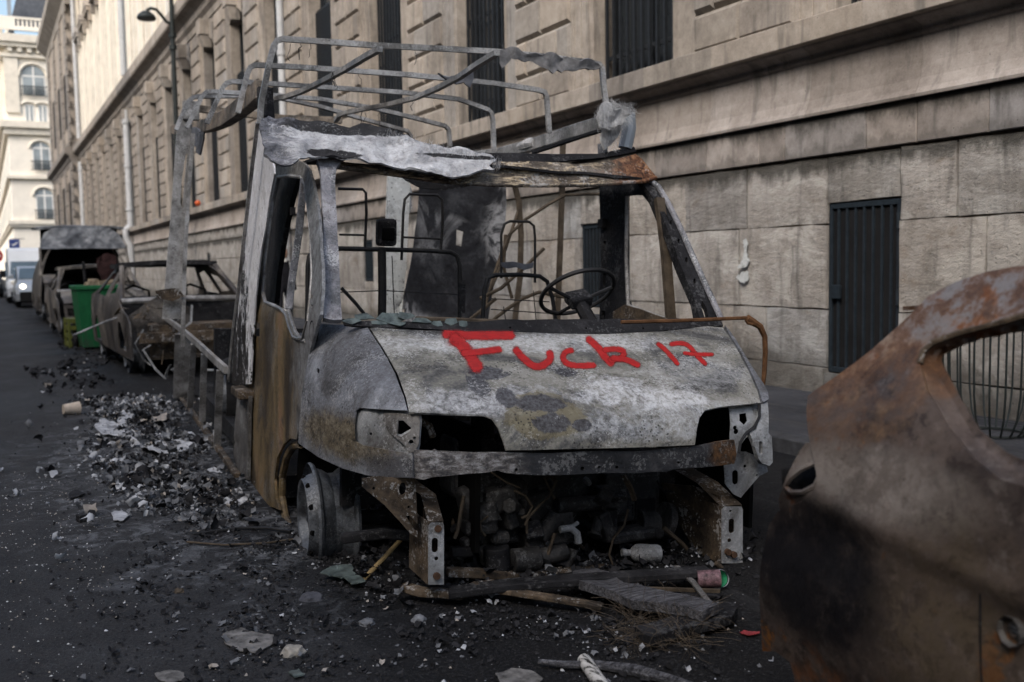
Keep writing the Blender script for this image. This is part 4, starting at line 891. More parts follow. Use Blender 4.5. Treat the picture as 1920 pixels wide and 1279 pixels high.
# crash posts
def post(xa, xb, yt, yb, v, hs, name_m, side):
    s = SV(v); q = [s(xa, yt), s(xb, yt), s(xb, yb), s(xa, yb)]
    panel('post_plate', [(xa, yt + 6), (xa + 6, yt), (xb - 2, yt), (xb, yt + 5), (xb, yb), (xa, yb)], hs, s, M['bracket'], van, 6, .006)
    b = MB(); z0, z1 = q[3].z, q[0].z; xl, xr = q[0].x, q[1].x
    for (x) in (xl + .003, xr - .003):
        b.box2((x - .003, v + .004, z0), (x + .003, v + .24, z1 + .0))
    b.add([(xl, v + .004, z1), (xr, v + .004, z1), (xr + .02 * side, v + .16, z1 + .07), (xl + .02 * side, v + .16, z1 + .07), (xr, v + .4, z1 + .09), (xl, v + .4, z1 + .09)], [(0, 1, 2, 3), (3, 2, 4, 5)])
    b.box2((xl + .01, v + .12, z0 - .01), (xr - .01, v + .24, z0 + .02))
    b.build('chassis_rail', M['brown_steel'], van)
post(803, 832, 980, 1096, .10, [circ(822, 992, 4), slot(815, 1022, 6, 14), circ(818, 1047, 4)], 'l', 1)
post(1353, 1392, 950, 1056, .12, [circ(1369, 958, 2.4), slot(1371, 986, 5.5, 14), circ(1367, 1013, 4)], 'r', -1)
for (x, y, v) in ((822, 992, .09), (820, 1081, .085), (1367, 1036, .10), (1378, 1041, .10)):
    c = SV(v)(x, y); MB().cyl(c, c + V3((0, .03, 0)), .014, 10).build('bolt', M['bolt'], van)
panel('rail_side', [(1240, 905), (1300, 910), (1352, 930), (1353, 1056), (1320, 1052), (1280, 990), (1255, 945)], [], SP((.55, .3, .2), (1, .25, .1)), M['brown_steel'], van, 16, .006, .01, 6, 2)
tow = MB(); s = SV(.10); tow.tube(VL(s, (1342, 1056), (1356, 1068), (1378, 1072), (1394, 1066), (1393, 1058)), .011, 8); tow.build('tow_hook', M['brown_rod'], van, True)

# door on the street side
SD = lambda x, y: (lambda q: q)(SPd(x, y))
def SPd(x, y):       # door skin: upright below the waist, leaning in above it
    p = SU(UL)(x, y)
    return p if p.z < 1.0 else SP((UL, 0, 1.0), (1, 0, -.13))(x, y)
win = [(524, 332), (545, 330), (567, 332), (574, 345), (580, 385), (585, 435), (588, 513), (584, 560), (580, 600), (570, 634), (562, 636), (552, 632), (544, 612), (538, 590), (530, 581), (515, 573), (499, 567), (494, 550), (498, 492), (505, 435), (513, 377)]
door = panel('door', [(514, 330), (522, 312), (540, 303), (556, 300), (572, 305), (583, 320), (590, 345), (597, 385), (603, 440), (607, 500), (607, 545), (604, 590), (597, 613), (586, 650), (578, 690), (571, 730), (567, 765), (564, 800), (558, 826), (547, 823), (534, 833), (523, 860), (517, 900), (518, 935), (525, 958), (505, 946), (484, 928), (464, 906), (463, 800), (464, 705), (466, 620), (470, 560), (475, 520), (481, 470), (489, 430), (497, 377), (506, 340)],
    [win, [(480, 604), (489, 606), (488, 632), (479, 630)], circ(586, 558, 3, 5), circ(588, 575, 1.8, 3)], SPd, M['door'], van, 8, .014, .010, 3.2, 4.0)
panel('inner_pillar', [(515, 330), (564, 330), (550, 375), (540, 420), (531, 470), (524, 520), (519, 574), (498, 568), (498, 480), (506, 390)], [], SU(-.84), M['soot'], van, 12, .03, .004, 5, 2)
MB().bar(VL(SPd, (570, 335), (560, 440), (548, 520), (541, 580)), .034, .03).build('quarter_light_bar', M['pillar'], van, bevel=.004)
MB().tube([p + V3((-.004, 0, 0)) for p in VL(SPd, *win)], .0105, 8, True).build('window_channel', M['rail'], van, True)
MB().tube(VL(SPd, (541, 582), (546, 600), (553, 622), (564, 637), (575, 640)), .011, 8).build('bent_trim', M['rail'], van, True)
c = SPd(484, 617); MB().box(c + V3((.035, 0, 0)), (.02, .14, .13)).build('lock_recess', M['soot'], van)
c = SPd(588, 620); MB().lathe([(0, .03), (-.01, .045), (.012, .05)], c, (1, 0, 0), 12).build('mirror_grommet', M['soot'], van, True)
# wheel-arch return
MB().tube(VL(SU(UL + .03), (564, 834), (550, 836), (538, 856), (530, 892), (529, 932), (536, 972), (550, 996)), .020, 8).build('wheel_arch_lip', M['door'], van, True)
arch = MB(); ac = SU(UL)(600, 985); R_ = .44
for i in range(6):
    a1, a2 = math.pi * (i / 12) * 1.0, math.pi * ((i + 1) / 12)
    p1 = (math.cos(a1) * R_, math.sin(a1) * R_); p2 = (math.cos(a2) * R_, math.sin(a2) * R_)
    y0_, z0_ = 1.02, .20
    arch.add([(-1.0, y0_ + p1[0], z0_ + p1[1]), (-1.0, y0_ + p2[0], z0_ + p2[1]), (-.55, y0_ + p2[0], z0_ + p2[1]), (-.55, y0_ + p1[0], z0_ + p1[1])], [(0, 1, 2, 3)])
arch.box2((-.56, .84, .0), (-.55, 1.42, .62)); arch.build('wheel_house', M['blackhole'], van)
# A-pillars
pl_ = SP((-.86, .88, 1.05), (0, -.81, .58))
panel('windscreen_pillar', [(594, 302), (612, 303), (626, 302), (640, 306), (630, 318), (627, 345), (630, 400), (634, 480), (637, 560), (640, 603), (624, 604), (606, 600), (607, 520), (605, 430), (602, 350), (600, 325)], [circ(629, 380, 1), circ(631, 404, 1), circ(633, 452, 1), circ(634, 475, 1), circ(636, 522, 1)], pl_, M['pillar'], van, 7, .03, .002, 8, 1)
MB().tube(VL(pl_, (619, 335), (621, 400), (624, 500), (627, 598)), .008, 6).build('pillar_bead', M['pillar'], van, True)
pr_ = SP((.88, .92, 1.03), (0, -.80, .60))
panel('windscreen_pillar', [(1196, 340), (1216, 334), (1232, 346), (1246, 368), (1272, 420), (1300, 482), (1328, 545), (1352, 600), (1330, 600), (1308, 600), (1306, 575), (1290, 540), (1272, 490), (1250, 430), (1232, 388), (1212, 360)],
      [slot(1256, 420, 2, 4), slot(1270, 455, 2, 4), slot(1285, 490, 2.4, 5), slot(1300, 530, 2.4, 5), [(1308, 598), (1314, 566), (1322, 580), (1326, 598)]], pr_, M['soot'], van, 8, .03, .002, 8, 1)
MB().tube(VL(SP((.88, .89, 1.03), (0, -.80, .60)), (1218, 338), (1234, 350), (1249, 374), (1276, 428), (1303, 490), (1331, 552), (1352, 598)), .016, 8).build('pillar_skin', M['pillar'], van, True)
# wall-side door frame seen through the cab
UR = .93
dr = SU(UR)
panel('door', [(1128, 346), (1150, 345), (1200, 345), (1214, 350), (1234, 378), (1256, 430), (1282, 500), (1306, 560), (1318, 602), (1240, 606), (1128, 606), (1130, 480)],
      [[(1176, 368), (1190, 366), (1210, 367), (1222, 382), (1246, 440), (1276, 520), (1300, 575), (1304, 598), (1262, 600), (1225, 590), (1182, 578), (1176, 560)],
       slot(1138, 462, 3, 10), slot(1137, 525, 3, 13), slot(1135, 590, 3, 8), circ(1173, 591, 3, 2)], dr, M['soot'], van, 10, .03, .003, 5, 2)
MB().bar(VL(dr, (1236, 372), (1248, 470), (1258, 600)), .05, .03).build('quarter_light_bar', M['brown_rod'], van)
MB().tube(VL(SU(UR - .02), (1176, 368), (1174, 480), (1178, 572), (1200, 582), (1252, 600)), .012, 6).build('window_channel', M['rail'], van, True)
panel('door_sill', [(1172, 572), (1200, 580), (1256, 600), (1256, 606), (1150, 606), (1150, 585)], [], SU(UR - .03), M['brown_steel'], van, 12, .01, .004, 6, 3)
# right-hand outer door skin (seen from the pavement), lower side
panel('side_skin', [(1.5, .15), (2.4, .12), (2.4, 1.02), (1.1, 1.0), (1.2, .5)], [], lambda y, z: V3((1.0, y, z)), M['fender'], van, .12, .01, .01, 3, 7)
# cowl, dashboard, glass remains
panel('cowl', [(640, 600), (700, 604), (780, 606), (860, 604), (960, 601), (1080, 600), (1200, 600), (1350, 598), (1354, 613), (1330, 612), (1250, 621), (1140, 628), (1040, 627), (950, 625), (850, 622), (692, 614), (645, 611)], [circ(955, 617, 2.4), circ(1098, 618, 2), circ(1205, 617, 2)], SP((0, .80, 1.01), (0, -.75, .66)), M['soot'], van, 10, .01, .006, 9, 4)
v2, fs = cdt([(-.85, .86), (0, .80), (.86, .86), (.86, 1.35), (-.85, 1.35)], [], .055)
b = MB(); b.add([V3((x, y, .985 + .03 * noise.noise(V3((x * 9, y * 9, 1))) - .05 * (y - .9))) for x, y in v2], fs); b.build('dashboard', M['soot'], van, True, 0, .01)
b = MB(); b.box2((-.88, 1.30, .35), (.86, 1.36, .93)); b.box2((-.9, .93, .2), (.9, .97, .93)); b.build('bulkhead', M['soot'], van)
RG = random.Random(11)
for (x, y, wx, hy) in ((660, 600, 36, 14), (684, 595, 50, 14), (726, 598, 62, 22), (760, 594, 44, 14), (790, 604, 44, 12), (846, 603, 34, 20), (820, 607, 30, 12), (705, 607, 56, 10), (868, 608, 22, 12), (745, 608, 40, 10)):
    o = [(x + wx * .55 * math.cos(a) * RG.uniform(.6, 1.1), y + hy * .55 * math.sin(a) * RG.uniform(.6, 1.1)) for a in [RG.uniform(0, .5) + k * 1.25 for k in range(5)]]
    panel('glass_shard', o, [], SP((0, .80, 1.02), (0, -.8, RG.uniform(.3, .8))), M['shard'], van, 6, .004, .012, 12, RG.uniform(0, 9), False)
MB().tube(VL(SV(.9), (780, 598), (850, 600), (920, 603), (1000, 606)), .012, 6).build('wiper_arm', M['brown_rod'], van, True)
MB().tube(VL(SV(.72), (1165, 604), (1250, 602), (1330, 599), (1401, 596)), .009, 6).build('bent_rod', M['rust'], van, True)
MB().tube(VL(SV(.72), (1401, 596), (1412, 604), (1425, 612), (1434, 632), (1435, 660), (1433, 700), (1430, 728)), [.018, .02, .017, .014, .013, .012, .010], 8).build('mirror_arm', M['rust'], van, True)
MB().tube(VL(SV(.71), (1398, 600), (1402, 606), (1410, 608)), .008, 6).build('mirror_stub', M['rust'], van, True)

# roof: flaking edge, front lip, white glass-fibre sheet
RL = SP((0, 1.42, 1.74), (0, -.86, .5))
panel('roof_edge', [(600, 300), (640, 303), (700, 311), (770, 322), (835, 331), (880, 322), (935, 304), (1000, 305), (1080, 311), (1150, 302), (1190, 292), (1204, 302), (1218, 318), (1230, 331), (1205, 339), (1120, 344), (1020, 346), (930, 346), (835, 341), (760, 331), (690, 320), (640, 314), (606, 312)], [], RL, M['lip'], van, 8, .02, .012, 6, 3)
MB().tube(VL(SP((0, 1.40, 1.73), (0, -.86, .5)), (604, 310), (700, 322), (835, 341), (930, 347), (1020, 348), (1120, 346), (1210, 340), (1230, 333)), .011, 8).build('gutter_rail', M['lip'], van, True)
v2, fs = cdt([(-.82, 1.42), (0, 1.40), (.86, 1.42), (.88, 2.2), (-.85, 2.2)], [[(-.7, 1.62), (.7, 1.62), (.7, 2.1), (-.7, 2.1)]], .08)
b = MB(); b.add([V3((x, y, 1.80 + .03 * (y - 1.4) - .02 * x + .012 * noise.noise(V3((x * 5, y * 5, 2))))) for x, y in v2], fs); b.build('roof_frame', M['soot'], van, True, 0, .012)
panel('roof_strip', [(880, 287), (935, 288), (1040, 290), (1120, 290), (1189, 276), (1193, 285), (1130, 297), (1040, 304), (960, 306), (925, 306)], [], SP((0, 1.55, 1.85), (0, -.8, .6)), M['soot'], van, 10, .012, .005, 8, 1)
SH = SP((0, 1.36, 1.82), (0, -.72, .69))
sheet_o = [(488, 228), (500, 218), (520, 222), (545, 226), (575, 230), (620, 234), (660, 236), (690, 236), (720, 244), (752, 254), (790, 266), (822, 275), (850, 279), (880, 284), (905, 287), (935, 302), (922, 312), (930, 318), (900, 317), (880, 322), (848, 328), (835, 330), (800, 327), (760, 318), (715, 309), (660, 300), (610, 293), (580, 294), (556, 300), (540, 308), (525, 312), (508, 304), (495, 286), (488, 262)]
panel('roof_skin', sheet_o, [], lambda x, y: SH(x, y) + dent((x * .010, y * .02, 3), .030, 2.4, 2) + dent((x * .05, y * .05, 5), .005, 1.6, 4), M['ash'], van, 4, .012, .0, 4.5, 3.3)
fu = MB()
top = [(720, 244), (752, 254), (790, 266), (822, 275), (850, 279), (880, 284), (905, 287), (935, 302), (922, 312)]
for i in range(420):
    k = RG.randrange(len(top) - 1); t = RG.random(); x = top[k][0] + (top[k + 1][0] - top[k][0]) * t; y = top[k][1] + (top[k + 1][1] - top[k][1]) * t + RG.uniform(-1, 16)
    p = SH(x, y) + V3((0, RG.uniform(-.025, 0), .0)); l = RG.uniform(.012, .04); d = V3((RG.uniform(-.3, .7), RG.uniform(-.7, .2), RG.uniform(.1, 1))).normalized() * l; s = V3((.0012, 0, .0004))
    fu.add([p - s, p + s, p + d], [(0, 1, 2)])
fu.build('fibre_fringe', M['fur'], van)['kind'] = 'stuff'
# white front corner panel of the living body
panel('corner_panel', [(490, 190), (498, 200), (500, 228), (505, 285), (514, 312), (515, 326), (506, 373), (499, 428), (491, 466), (485, 516), (480, 560), (476, 620), (471, 720), (448, 722), (425, 716), (432, 655), (439, 600), (449, 530), (457, 455), (465, 385), (474, 300), (480, 250), (485, 215)], [], SU(-1.045), M['peel'], van, 10, .008, .004, 3, 6)
MB().tube(VL(SU(UB - .03), (483, 230), (473, 310), (464, 390), (455, 470), (447, 545), (437, 625), (429, 712)), .012, 6).build('corner_bead', M['rail'], van, True)
MB().tube(VL(SU(UB), (497, 165), (497, 185), (500, 225)), .045, 6).build('charred_joint', M['soot'], van, True)
MB().box(SU(UB)(455, 736), (.10, .34, .05)).build('step_lip', M['brown_steel'], van, bevel=.008)
panel('step_box', [(446, 742), (470, 742), (468, 830), (466, 900), (448, 880), (441, 850)], [], SU(UB + .02), M['steel'], van, 10, .02, .005, 5, 5)

# hoops of the living body
sq = lambda pts, w=.029, h=.027: MB().bar(pts, w, h)
def hoop(pl, vl, vr, up):
    s = SVs(vl, vr); o = sq(VL(s, *pl)); o.build('hoop', M['rail'], van)
hoop([(487, 232), (490, 190), (505, 118), (514, 84), (520, 76), (530, 73), (620, 79), (700, 85), (820, 91), (930, 97), (1020, 106), (1110, 118), (1124, 121), (1129, 128), (1132, 165), (1140, 220)], 1.9, 1.75, 0)
hoop([(446, 212), (456, 170), (464, 138), (469, 127), (478, 122), (560, 126), (660, 133), (760, 140), (845, 148), (930, 157), (1010, 169), (1021, 173), (1025, 182), (1030, 250)], 2.5, 2.5, 0)
hoop([(388, 232), (404, 195), (418, 164), (425, 156), (436, 153), (520, 158), (640, 166), (760, 174), (860, 186), (915, 206), (921, 212), (924, 225), (926, 285)], 3.15, 3.3, 0)
hoop([(350, 240), (362, 215), (378, 182), (386, 173), (400, 172), (500, 178), (600, 186), (700, 203), (780, 222), (834, 236), (841, 243), (844, 275)], 3.8, 4.1, 0)
hoop([(330, 244), (340, 218), (353, 190), (362, 183), (372, 181), (450, 180), (520, 183), (600, 200), (690, 226), (764, 246), (772, 258)], 4.4, 4.9, 0)
s = SW(2.36)
for pl in ([(712, 92), (690, 104), (650, 128), (610, 150), (565, 172), (535, 182), (505, 187)], [(932, 99), (900, 118), (862, 144), (820, 166), (780, 183), (730, 196), (680, 205), (650, 211), (636, 216), (630, 226)]):
    sq(VL(s, *pl), .03, .028).build('roof_batten', M['rail'], van)
MB().bar(VL(SVs(4.9, 4.9), (360, 203), (380, 205), (470, 215), (530, 222), (640, 226)), .06, .05).build('rear_cross_rail', M['timber_rail'], van)
for i in range(14):
    sx = RG.choice(((545, 80), (760, 92), (900, 98), (640, 134), (900, 156), (980, 168), (560, 166), (780, 180), (690, 208), (470, 128))); p = SV(RG.choice((1.85, 2.5)) if sx[1] < 140 else 3.0)(sx[0] + RG.uniform(-40, 40), sx[1] + 2)
    P = [p]
    for q in range(4): P.append(P[-1] + V3((RG.uniform(-.015, .015), RG.uniform(-.02, .02), -RG.uniform(.008, .03))))
    MB().tube(P, RG.uniform(.0015, .003), 5).build('hanging_wire', M['black_rod'], van)
# side rails
MB().bar(VL(SU(UB), (328, 243), (345, 242), (362, 241), (378, 238), (400, 233), (425, 222), (450, 204), (472, 186), (490, 168)), .07, .10).build('side_rail', M['timber_rail'], van, bevel=.006)
MB().bar(VL(SU(.98), (1128, 232), (1090, 243), (1050, 256), (1000, 272), (940, 288), (880, 296), (810, 296)), .06, .085).build('side_rail', M['rail'], van, bevel=.006)
for pl in ([(1128, 244), (1090, 256), (1040, 273), (1000, 286)],): MB().tube(VL(SU(.96), *pl), .016, 6).build('rail_channel', M['soot'], van, True)
MB().tube(VL(SU(.97), (975, 276), (992, 270), (1005, 268)), [.03, .045, .035], 8).build('fibre_wad', M['fur'], van, True)
def rag(name, pts, surf, mat, amp, seed, res=5, fuzz=0, fm=None):
    o = panel(name, pts, [], surf, mat, van, res, .012, amp, 14, seed)
    if fuzz:
        f = MB(); P = densify(pts, 3)
        for i in range(fuzz):
            x, y = RG.choice(P); p = surf(x, y) + V3((RG.uniform(-.02, .02), RG.uniform(-.04, .0), RG.uniform(-.02, .02))); d = V3((RG.uniform(-1, 1), RG.uniform(-.5, .2), RG.uniform(-1, .8))).normalized() * RG.uniform(.015, .05); q = V3((.0010, 0, .0006))
            f.add([p - q, p + q, p + d], [(0, 1, 2)])
        f.build('loose_fibres', fm or mat, van)['kind'] = 'stuff'
# charred insulation hanging on the front hoop and corners
jag = [(938, 92), (980, 96), (1020, 104), (1070, 108), (1105, 114), (1122, 116), (1126, 124), (1112, 131), (1103, 135), (1095, 130), (1086, 127), (1078, 132), (1062, 134), (1050, 137), (1042, 130), (1034, 133), (1026, 129), (1014, 127), (1004, 121), (992, 117), (980, 118), (968, 112), (955, 110), (948, 117), (941, 126), (936, 118), (938, 104)]
rag('charred_wrap', jag, SVs(1.84, 1.70), M['grey_fur'], .03, 2, 4, 160)
rag('charred_rag', [(820, 141), (850, 144), (868, 143), (884, 139), (886, 152), (880, 163), (874, 158), (868, 152), (858, 160), (852, 157), (846, 152), (838, 152)], SVs(2.44, 2.44), M['grey_skin'], .02, 4, 4)
rag('charred_rag', [(340, 238), (372, 240), (376, 248), (371, 262), (366, 275), (362, 262), (364, 252), (348, 250)], SU(UB - .05), M['grey_skin'], .012, 5, 4)
rag('charred_rag', [(372, 250), (384, 248), (380, 268), (376, 290), (369, 286), (370, 262)], SU(UB - .06), M['grey_skin'], .01, 5, 4)
wad = [(1128, 200), (1140, 194), (1160, 197), (1178, 202), (1186, 209), (1180, 218), (1170, 230), (1160, 245), (1152, 262), (1146, 276), (1132, 276), (1127, 250), (1120, 232), (1118, 214)]
rag('fibre_wad', wad, SV(1.58), M['fur'], .035, 7, 3, 700)
rag('fibre_wad', [(1122, 212), (1150, 200), (1176, 208), (1164, 232), (1140, 240), (1124, 232)], SV(1.54), M['fur'], .035, 9, 3, 420)
MB().tube(VL(SV(1.66), (1178, 212), (1180, 240), (1172, 278)), .04, 10).build('corner_post', M['zinc'], van, True)
MB().tube(VL(SV(1.7), (1130, 270), (1130, 292)), .03, 8).build('corner_post', M['grey_skin'], van, True)

# rear corner post, lower body rails, uprights and what burnt inside
panel('rear_post', [(345, 192), (364, 190), (358, 250), (350, 380), (343, 500), (339, 598), (304, 598), (312, 500), (322, 380), (331, 250)], [[(348, 290), (352, 288), (345, 350), (342, 392), (338, 382), (340, 340)]], SV(4.7), M['rail'], van, 12, .04, 0, 4, 3, False)
MB().bar(VL(SV(4.62), (362, 250), (352, 380), (346, 500), (342, 650)), .03, .03).build('rear_post_edge', M['rail'], van)
MB().box(SV(4.66)(358, 208), (.12, .06, .14)).build('rear_bracket', M['rail'], van, bevel=.006)
panel('rear_gusset', [(290, 545), (335, 540), (345, 555), (322, 566), (296, 560)], [], SV(4.6), M['brown_steel'], van, 10, .02, .01, 5, 3)
SR = SU(UB - .02)
MB().bar(VL(SR, (306, 594), (330, 610), (352, 628), (375, 648), (400, 672), (424, 694)), .03, .055).build('waist_rail', M['rail'], van, bevel=.004)
MB().bar(VL(SR, (331, 744), (360, 780), (390, 822), (420, 864), (445, 902)), .04, .10).build('sill_rail', M['brown_steel'], van, bevel=.006)
for pl, w in (([(344, 626), (340, 745)], .16), ([(363, 645), (356, 765)], .05), ([(383, 664), (379, 790)], .05), ([(413, 694), (407, 838)], .05)):
    MB().bar(VL(SR, *pl), w, .02).build('body_upright', M['rail'], van)
MB().tube(VL(SU(-.75), (388, 694), (414, 695)), .012, 6).build('short_bar', M['white_post'], van, True)
panel('rear_quarter', [(258, 596), (302, 600), (338, 640), (336, 700), (328, 742), (300, 722), (268, 690), (255, 650)], [], SU(UB + .10), M['soot'], van, 14, .02, .03, 4, 6)
b = MB(); b.box2((-1.0, 2.0, .02), (.95, 6.0, .14)); b.box2((-.95, 5.5, .1), (.95, 5.6, .75)); b.build('floor_pan', M['soot'], van)
b = MB()
for k in (-.4, .4): b.box2((k - .05, .5, .10), (k + .05, 6.0, .24))
b.build('chassis_beam', M['soot'], van)
hp = MB()
for i in range(46):
    x, y = RG.uniform(-.78, .2), RG.uniform(2.4, 5.2); z = .14 + RG.uniform(0, .16); r = RG.uniform(.08, .2)
    v = [V3((x, y, z)) + V3((math.cos(a) * r * RG.uniform(.6, 1.1), math.sin(a) * r * RG.uniform(.6, 1.1), RG.uniform(-.05, .05))) for a in [k * 1.05 for k in range(6)]] + [V3((x + RG.uniform(-.05, .05), y, z + r * RG.uniform(.3, .8)))]
    hp.add(v, [(k, (k + 1) % 6, 6) for k in range(6)])
hp.build('charred_contents', M['grey_skin'], van)['kind'] = 'stuff'
# burnt tank seen over the waist rail
tk = panel('burnt_tank', [(-.9, 3.0), (-.2, 3.0), (-.2, 3.9), (-.9, 3.9)], [], lambda x, y: V3((x, y, .62 + .20 * math.cos((x + .55) * 3.6) * math.cos((y - 3.45) * 2.6))), M['grey_skin'], van, .1, .01, .02, 4, 1)

# front wheel (no tyre left) and rear wheels
def wheel(name, c, ax, R=.215, tyre=False, parent=van, wd=.17):
    e = MB(); c = V3(c)
    if tyre: e.lathe([(.02, R * 1.0), (0, R * 1.45), (.05, R * 1.58), (wd - .05, R * 1.58), (wd, R * 1.45), (wd - .02, R)], c, ax, 28); m = M['tyre']
    else:
        e.lathe([(-.012, R + .012), (0.0, R + .016), (.012, R + .008), (.022, R - .012), (.05, R - .022), (.075, R - .040), (.105, R - .040), (.13, R - .022), (.15, R - .012), (.158, R + .01), (.166, R + .016), (.178, R + .010)], c, ax, 36); m = M['rim']
    w = e.build(name, m, parent, True, angle=.5)
    d = MB(); A_ = V3(ax).normalized(); x = A_.orthogonal().normalized(); y = A_.cross(x)
    d.lathe([(.03, R - .025), (-.02, R - .045), (-.045, R - .06), (-.040, R - .075), (-.0, R - .105), (.005, .085), (-.015, .07), (-.02, .03), (-.02, .001)], c, ax, 36)
    d.build('wheel_disc', M['rim'], w, True, angle=.5)
    h = MB()
    for k in range(10):
        a = 2 * math.pi * k / 10; p = c + (x * math.cos(a) + y * math.sin(a)) * (R - .052) - A_ * .03
        h.cyl(p - (x * math.cos(a) + y * math.sin(a)) * .006 - A_ * .003, p + (x * math.cos(a) + y * math.sin(a)) * .006 + A_ * .005, .013, 8)
    for k in range(5):
        a = 2 * math.pi * k / 5; p = c + (x * math.cos(a) + y * math.sin(a)) * .055; h.cyl(p - A_ * .018, p, .011, 6)
    h.build('vent_holes', M['blackhole'], w)['kind'] = 'stuff'; return w
wc = SU(-.985)(586, 975)
wheel('front_wheel', wc + V3((0.0, 0, .015)), (.995, -.035, .03), .235)
wheel('front_wheel', (.985, 1.0, .19), (-.985, -.1, 0))
wheel('rear_wheel', (-.98, 4.7, .27), (1, 0, 0), .19, True)
wheel('rear_wheel', (.92, 4.7, .27), (-1, 0, 0), .19, True)
b = MB(); b.cyl(wc + V3((.1, 0, 0)), wc + V3((.75, -.02, -.02)), .035); b.cyl(wc + V3((.2, -.08, .06)), wc + V3((.22, -.05, .55)), .04); b.box(wc + V3((.45, .02, -.08)), (.5, .16, .05)); b.lathe([(.13, .13), (.16, .13)], wc, (1, 0, 0), 20)
b.build('front_suspension', M['soot'], van)

# engine: block, gearbox, pump, starter, filter, hoses
def EN(name, mat, f, **k):
    b = MB(); f(b); return b.build(name, mat, van, **k)
e = SV(.42); 
def tb(pts, r, v=.4, m='engine', name='hose', seg=10): return MB().tube(VL(SV(v), *pts), r, seg).build(name, M[m], van, True)
EN('engine_block', M['engine'], lambda b: (b.box((-.05, .72, .36), (.72, .36, .42)), b.box((.34, .66, .30), (.3, .3, .34)), b.box((-.42, .62, .42), (.2, .22, .26))), bevel=.03)
EN('gearbox', M['engine'], lambda b: (b.lathe([(0, .02), (0, .13), (.1, .16), (.22, .17), (.3, .12)], (-.48, .62, .26), (1, 0, 0), 16), b.box((-.3, .56, .18), (.22, .2, .16))), bevel=.012)
for (x, y, v, d) in ((885, 940, .42, (.11, .08, .14)), (935, 935, .40, (.14, .1, .10)), (910, 960, .38, (.1, .08, .09)), (955, 965, .42, (.09, .1, .1)), (898, 985, .40, (.14, .1, .06)), (1010, 945, .5, (.16, .1, .12)), (1050, 985, .44, (.1, .1, .14)), (1150, 925, .5, (.1, .1, .2)), (1180, 1000, .45, (.22, .12, .05)), (1130, 985, .42, (.06, .1, .14)), (885, 1010, .4, (.1, .06, .04)), (1000, 1012, .45, (.12, .1, .1))):
    c = SV(v)(x, y); MB().box(c, d, Matrix.Rotation(RG.uniform(-.4, .4), 3, 'Y') @ Matrix.Rotation(RG.uniform(-.3, .3), 3, 'Z')).build('engine_casting', M['engine'], van, bevel=.014)
def cylpx(name, p, q, r, v, mat='engine', r2=None):
    a, c = SV(v)(*p), SV(v)(*q); MB().cyl(a, c, r, 16, r2).build(name, M[mat], van, True, bevel=.004)
cylpx('starter_motor', (960, 1052), (1010, 1046), .050, .34); cylpx('starter_motor', (1010, 1045), (1062, 1034), .036, .36)
cylpx('oil_filter', (930, 1025), (934, 1072), .055, .38, 'soot'); cylpx('intake_pipe', (1044, 948), (1124, 942), .032, .40)
cylpx('water_neck', (1046, 968), (1010, 1008), .042, .40, 'engine', .036); cylpx('alternator', (1192, 985), (1226, 990), .075, .5); cylpx('pulley', (1240, 975), (1252, 978), .085, .45)
cylpx('flange', (1062, 1068), (1076, 1030), .02, .36); cylpx('filter_bowl', (1142, 955), (1142, 995), .036, .42, 'soot'); cylpx('union', (1098, 905), (1104, 900), .022, .36, 'bracket')
tb([(1050, 993), (1070, 990), (1082, 1000), (1085, 1018)], .016, .34, 'bracket', 'coupling'); tb([(1068, 990), (1084, 980)], .009, .34, 'bracket', 'coupling')
for pts, r in (([(965, 920), (985, 930), (998, 950), (990, 966), (978, 972)], .006), ([(1044, 900), (1030, 930), (1005, 955), (990, 972), (985, 985)], .006), ([(1020, 895), (1034, 925), (1040, 935)], .005), ([(1178, 955), (1170, 985), (1150, 1010), (1142, 1040), (1150, 1060), (1180, 1056)], .0055), ([(988, 968), (988, 1000)], .005), ([(915, 968), (900, 980), (902, 995), (910, 1005)], .005), ([(1040, 1000), (1028, 1040)], .008), ([(920, 885), (950, 905), (975, 915)], .004), ([(1245, 990), (1280, 1020), (1310, 1060)], .01), ([(870, 930), (864, 960), (858, 995), (852, 1010)], .008)):
    tb(pts, r, .33, 'brown_rod', 'engine_pipe', 6)
tb([(1168, 890), (1182, 915), (1190, 938)], .013, .25, 'brown_steel', 'bonnet_stay', 4)
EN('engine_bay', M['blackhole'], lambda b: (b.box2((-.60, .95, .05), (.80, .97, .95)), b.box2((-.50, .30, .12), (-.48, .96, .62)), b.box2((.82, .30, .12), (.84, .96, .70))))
c = SV(.45)(905, 820); MB().cyl(c, c + V3((0, 0, .1)), .05).build('strut_top', M['engine'], van, True)
tb([(790, 790), (806, 800), (812, 820)], .014, .25, 'brown_steel', 'lamp_mount', 4)

for i in range(46):
    px, py, v = RG.uniform(860, 1250), RG.uniform(895, 1065), RG.uniform(.34, .6); c = SV(v)(px, py); m = M[RG.choice(('engine', 'engine', 'soot', 'brown_steel', 'steel'))]; k = RG.random(); ax = V3((RG.uniform(-1, 1), RG.uniform(-.6, .3), RG.uniform(-1, 1))).normalized()
    b = MB()
    if k < .35: b.cyl(c - ax * RG.uniform(.02, .05), c + ax * RG.uniform(.02, .06), RG.uniform(.010, .030), 12); b.cyl(c + ax * .03, c + ax * .045, RG.uniform(.02, .036), 6)
    elif k < .6: b.box(c, (RG.uniform(.03, .1), RG.uniform(.03, .08), RG.uniform(.02, .08)), Matrix.Rotation(RG.uniform(-1, 1), 3, ax))
    else:
        P = [c]
        for q in range(5): P.append(P[-1] + V3((RG.uniform(-.05, .05), RG.uniform(-.03, .03), RG.uniform(-.06, .03))))
        b.tube(P, RG.uniform(.003, .009), 6)
    b.build('engine_fitting' if k < .6 else 'burnt_wire', m, van, k >= .35, .006 if k < .6 else 0)
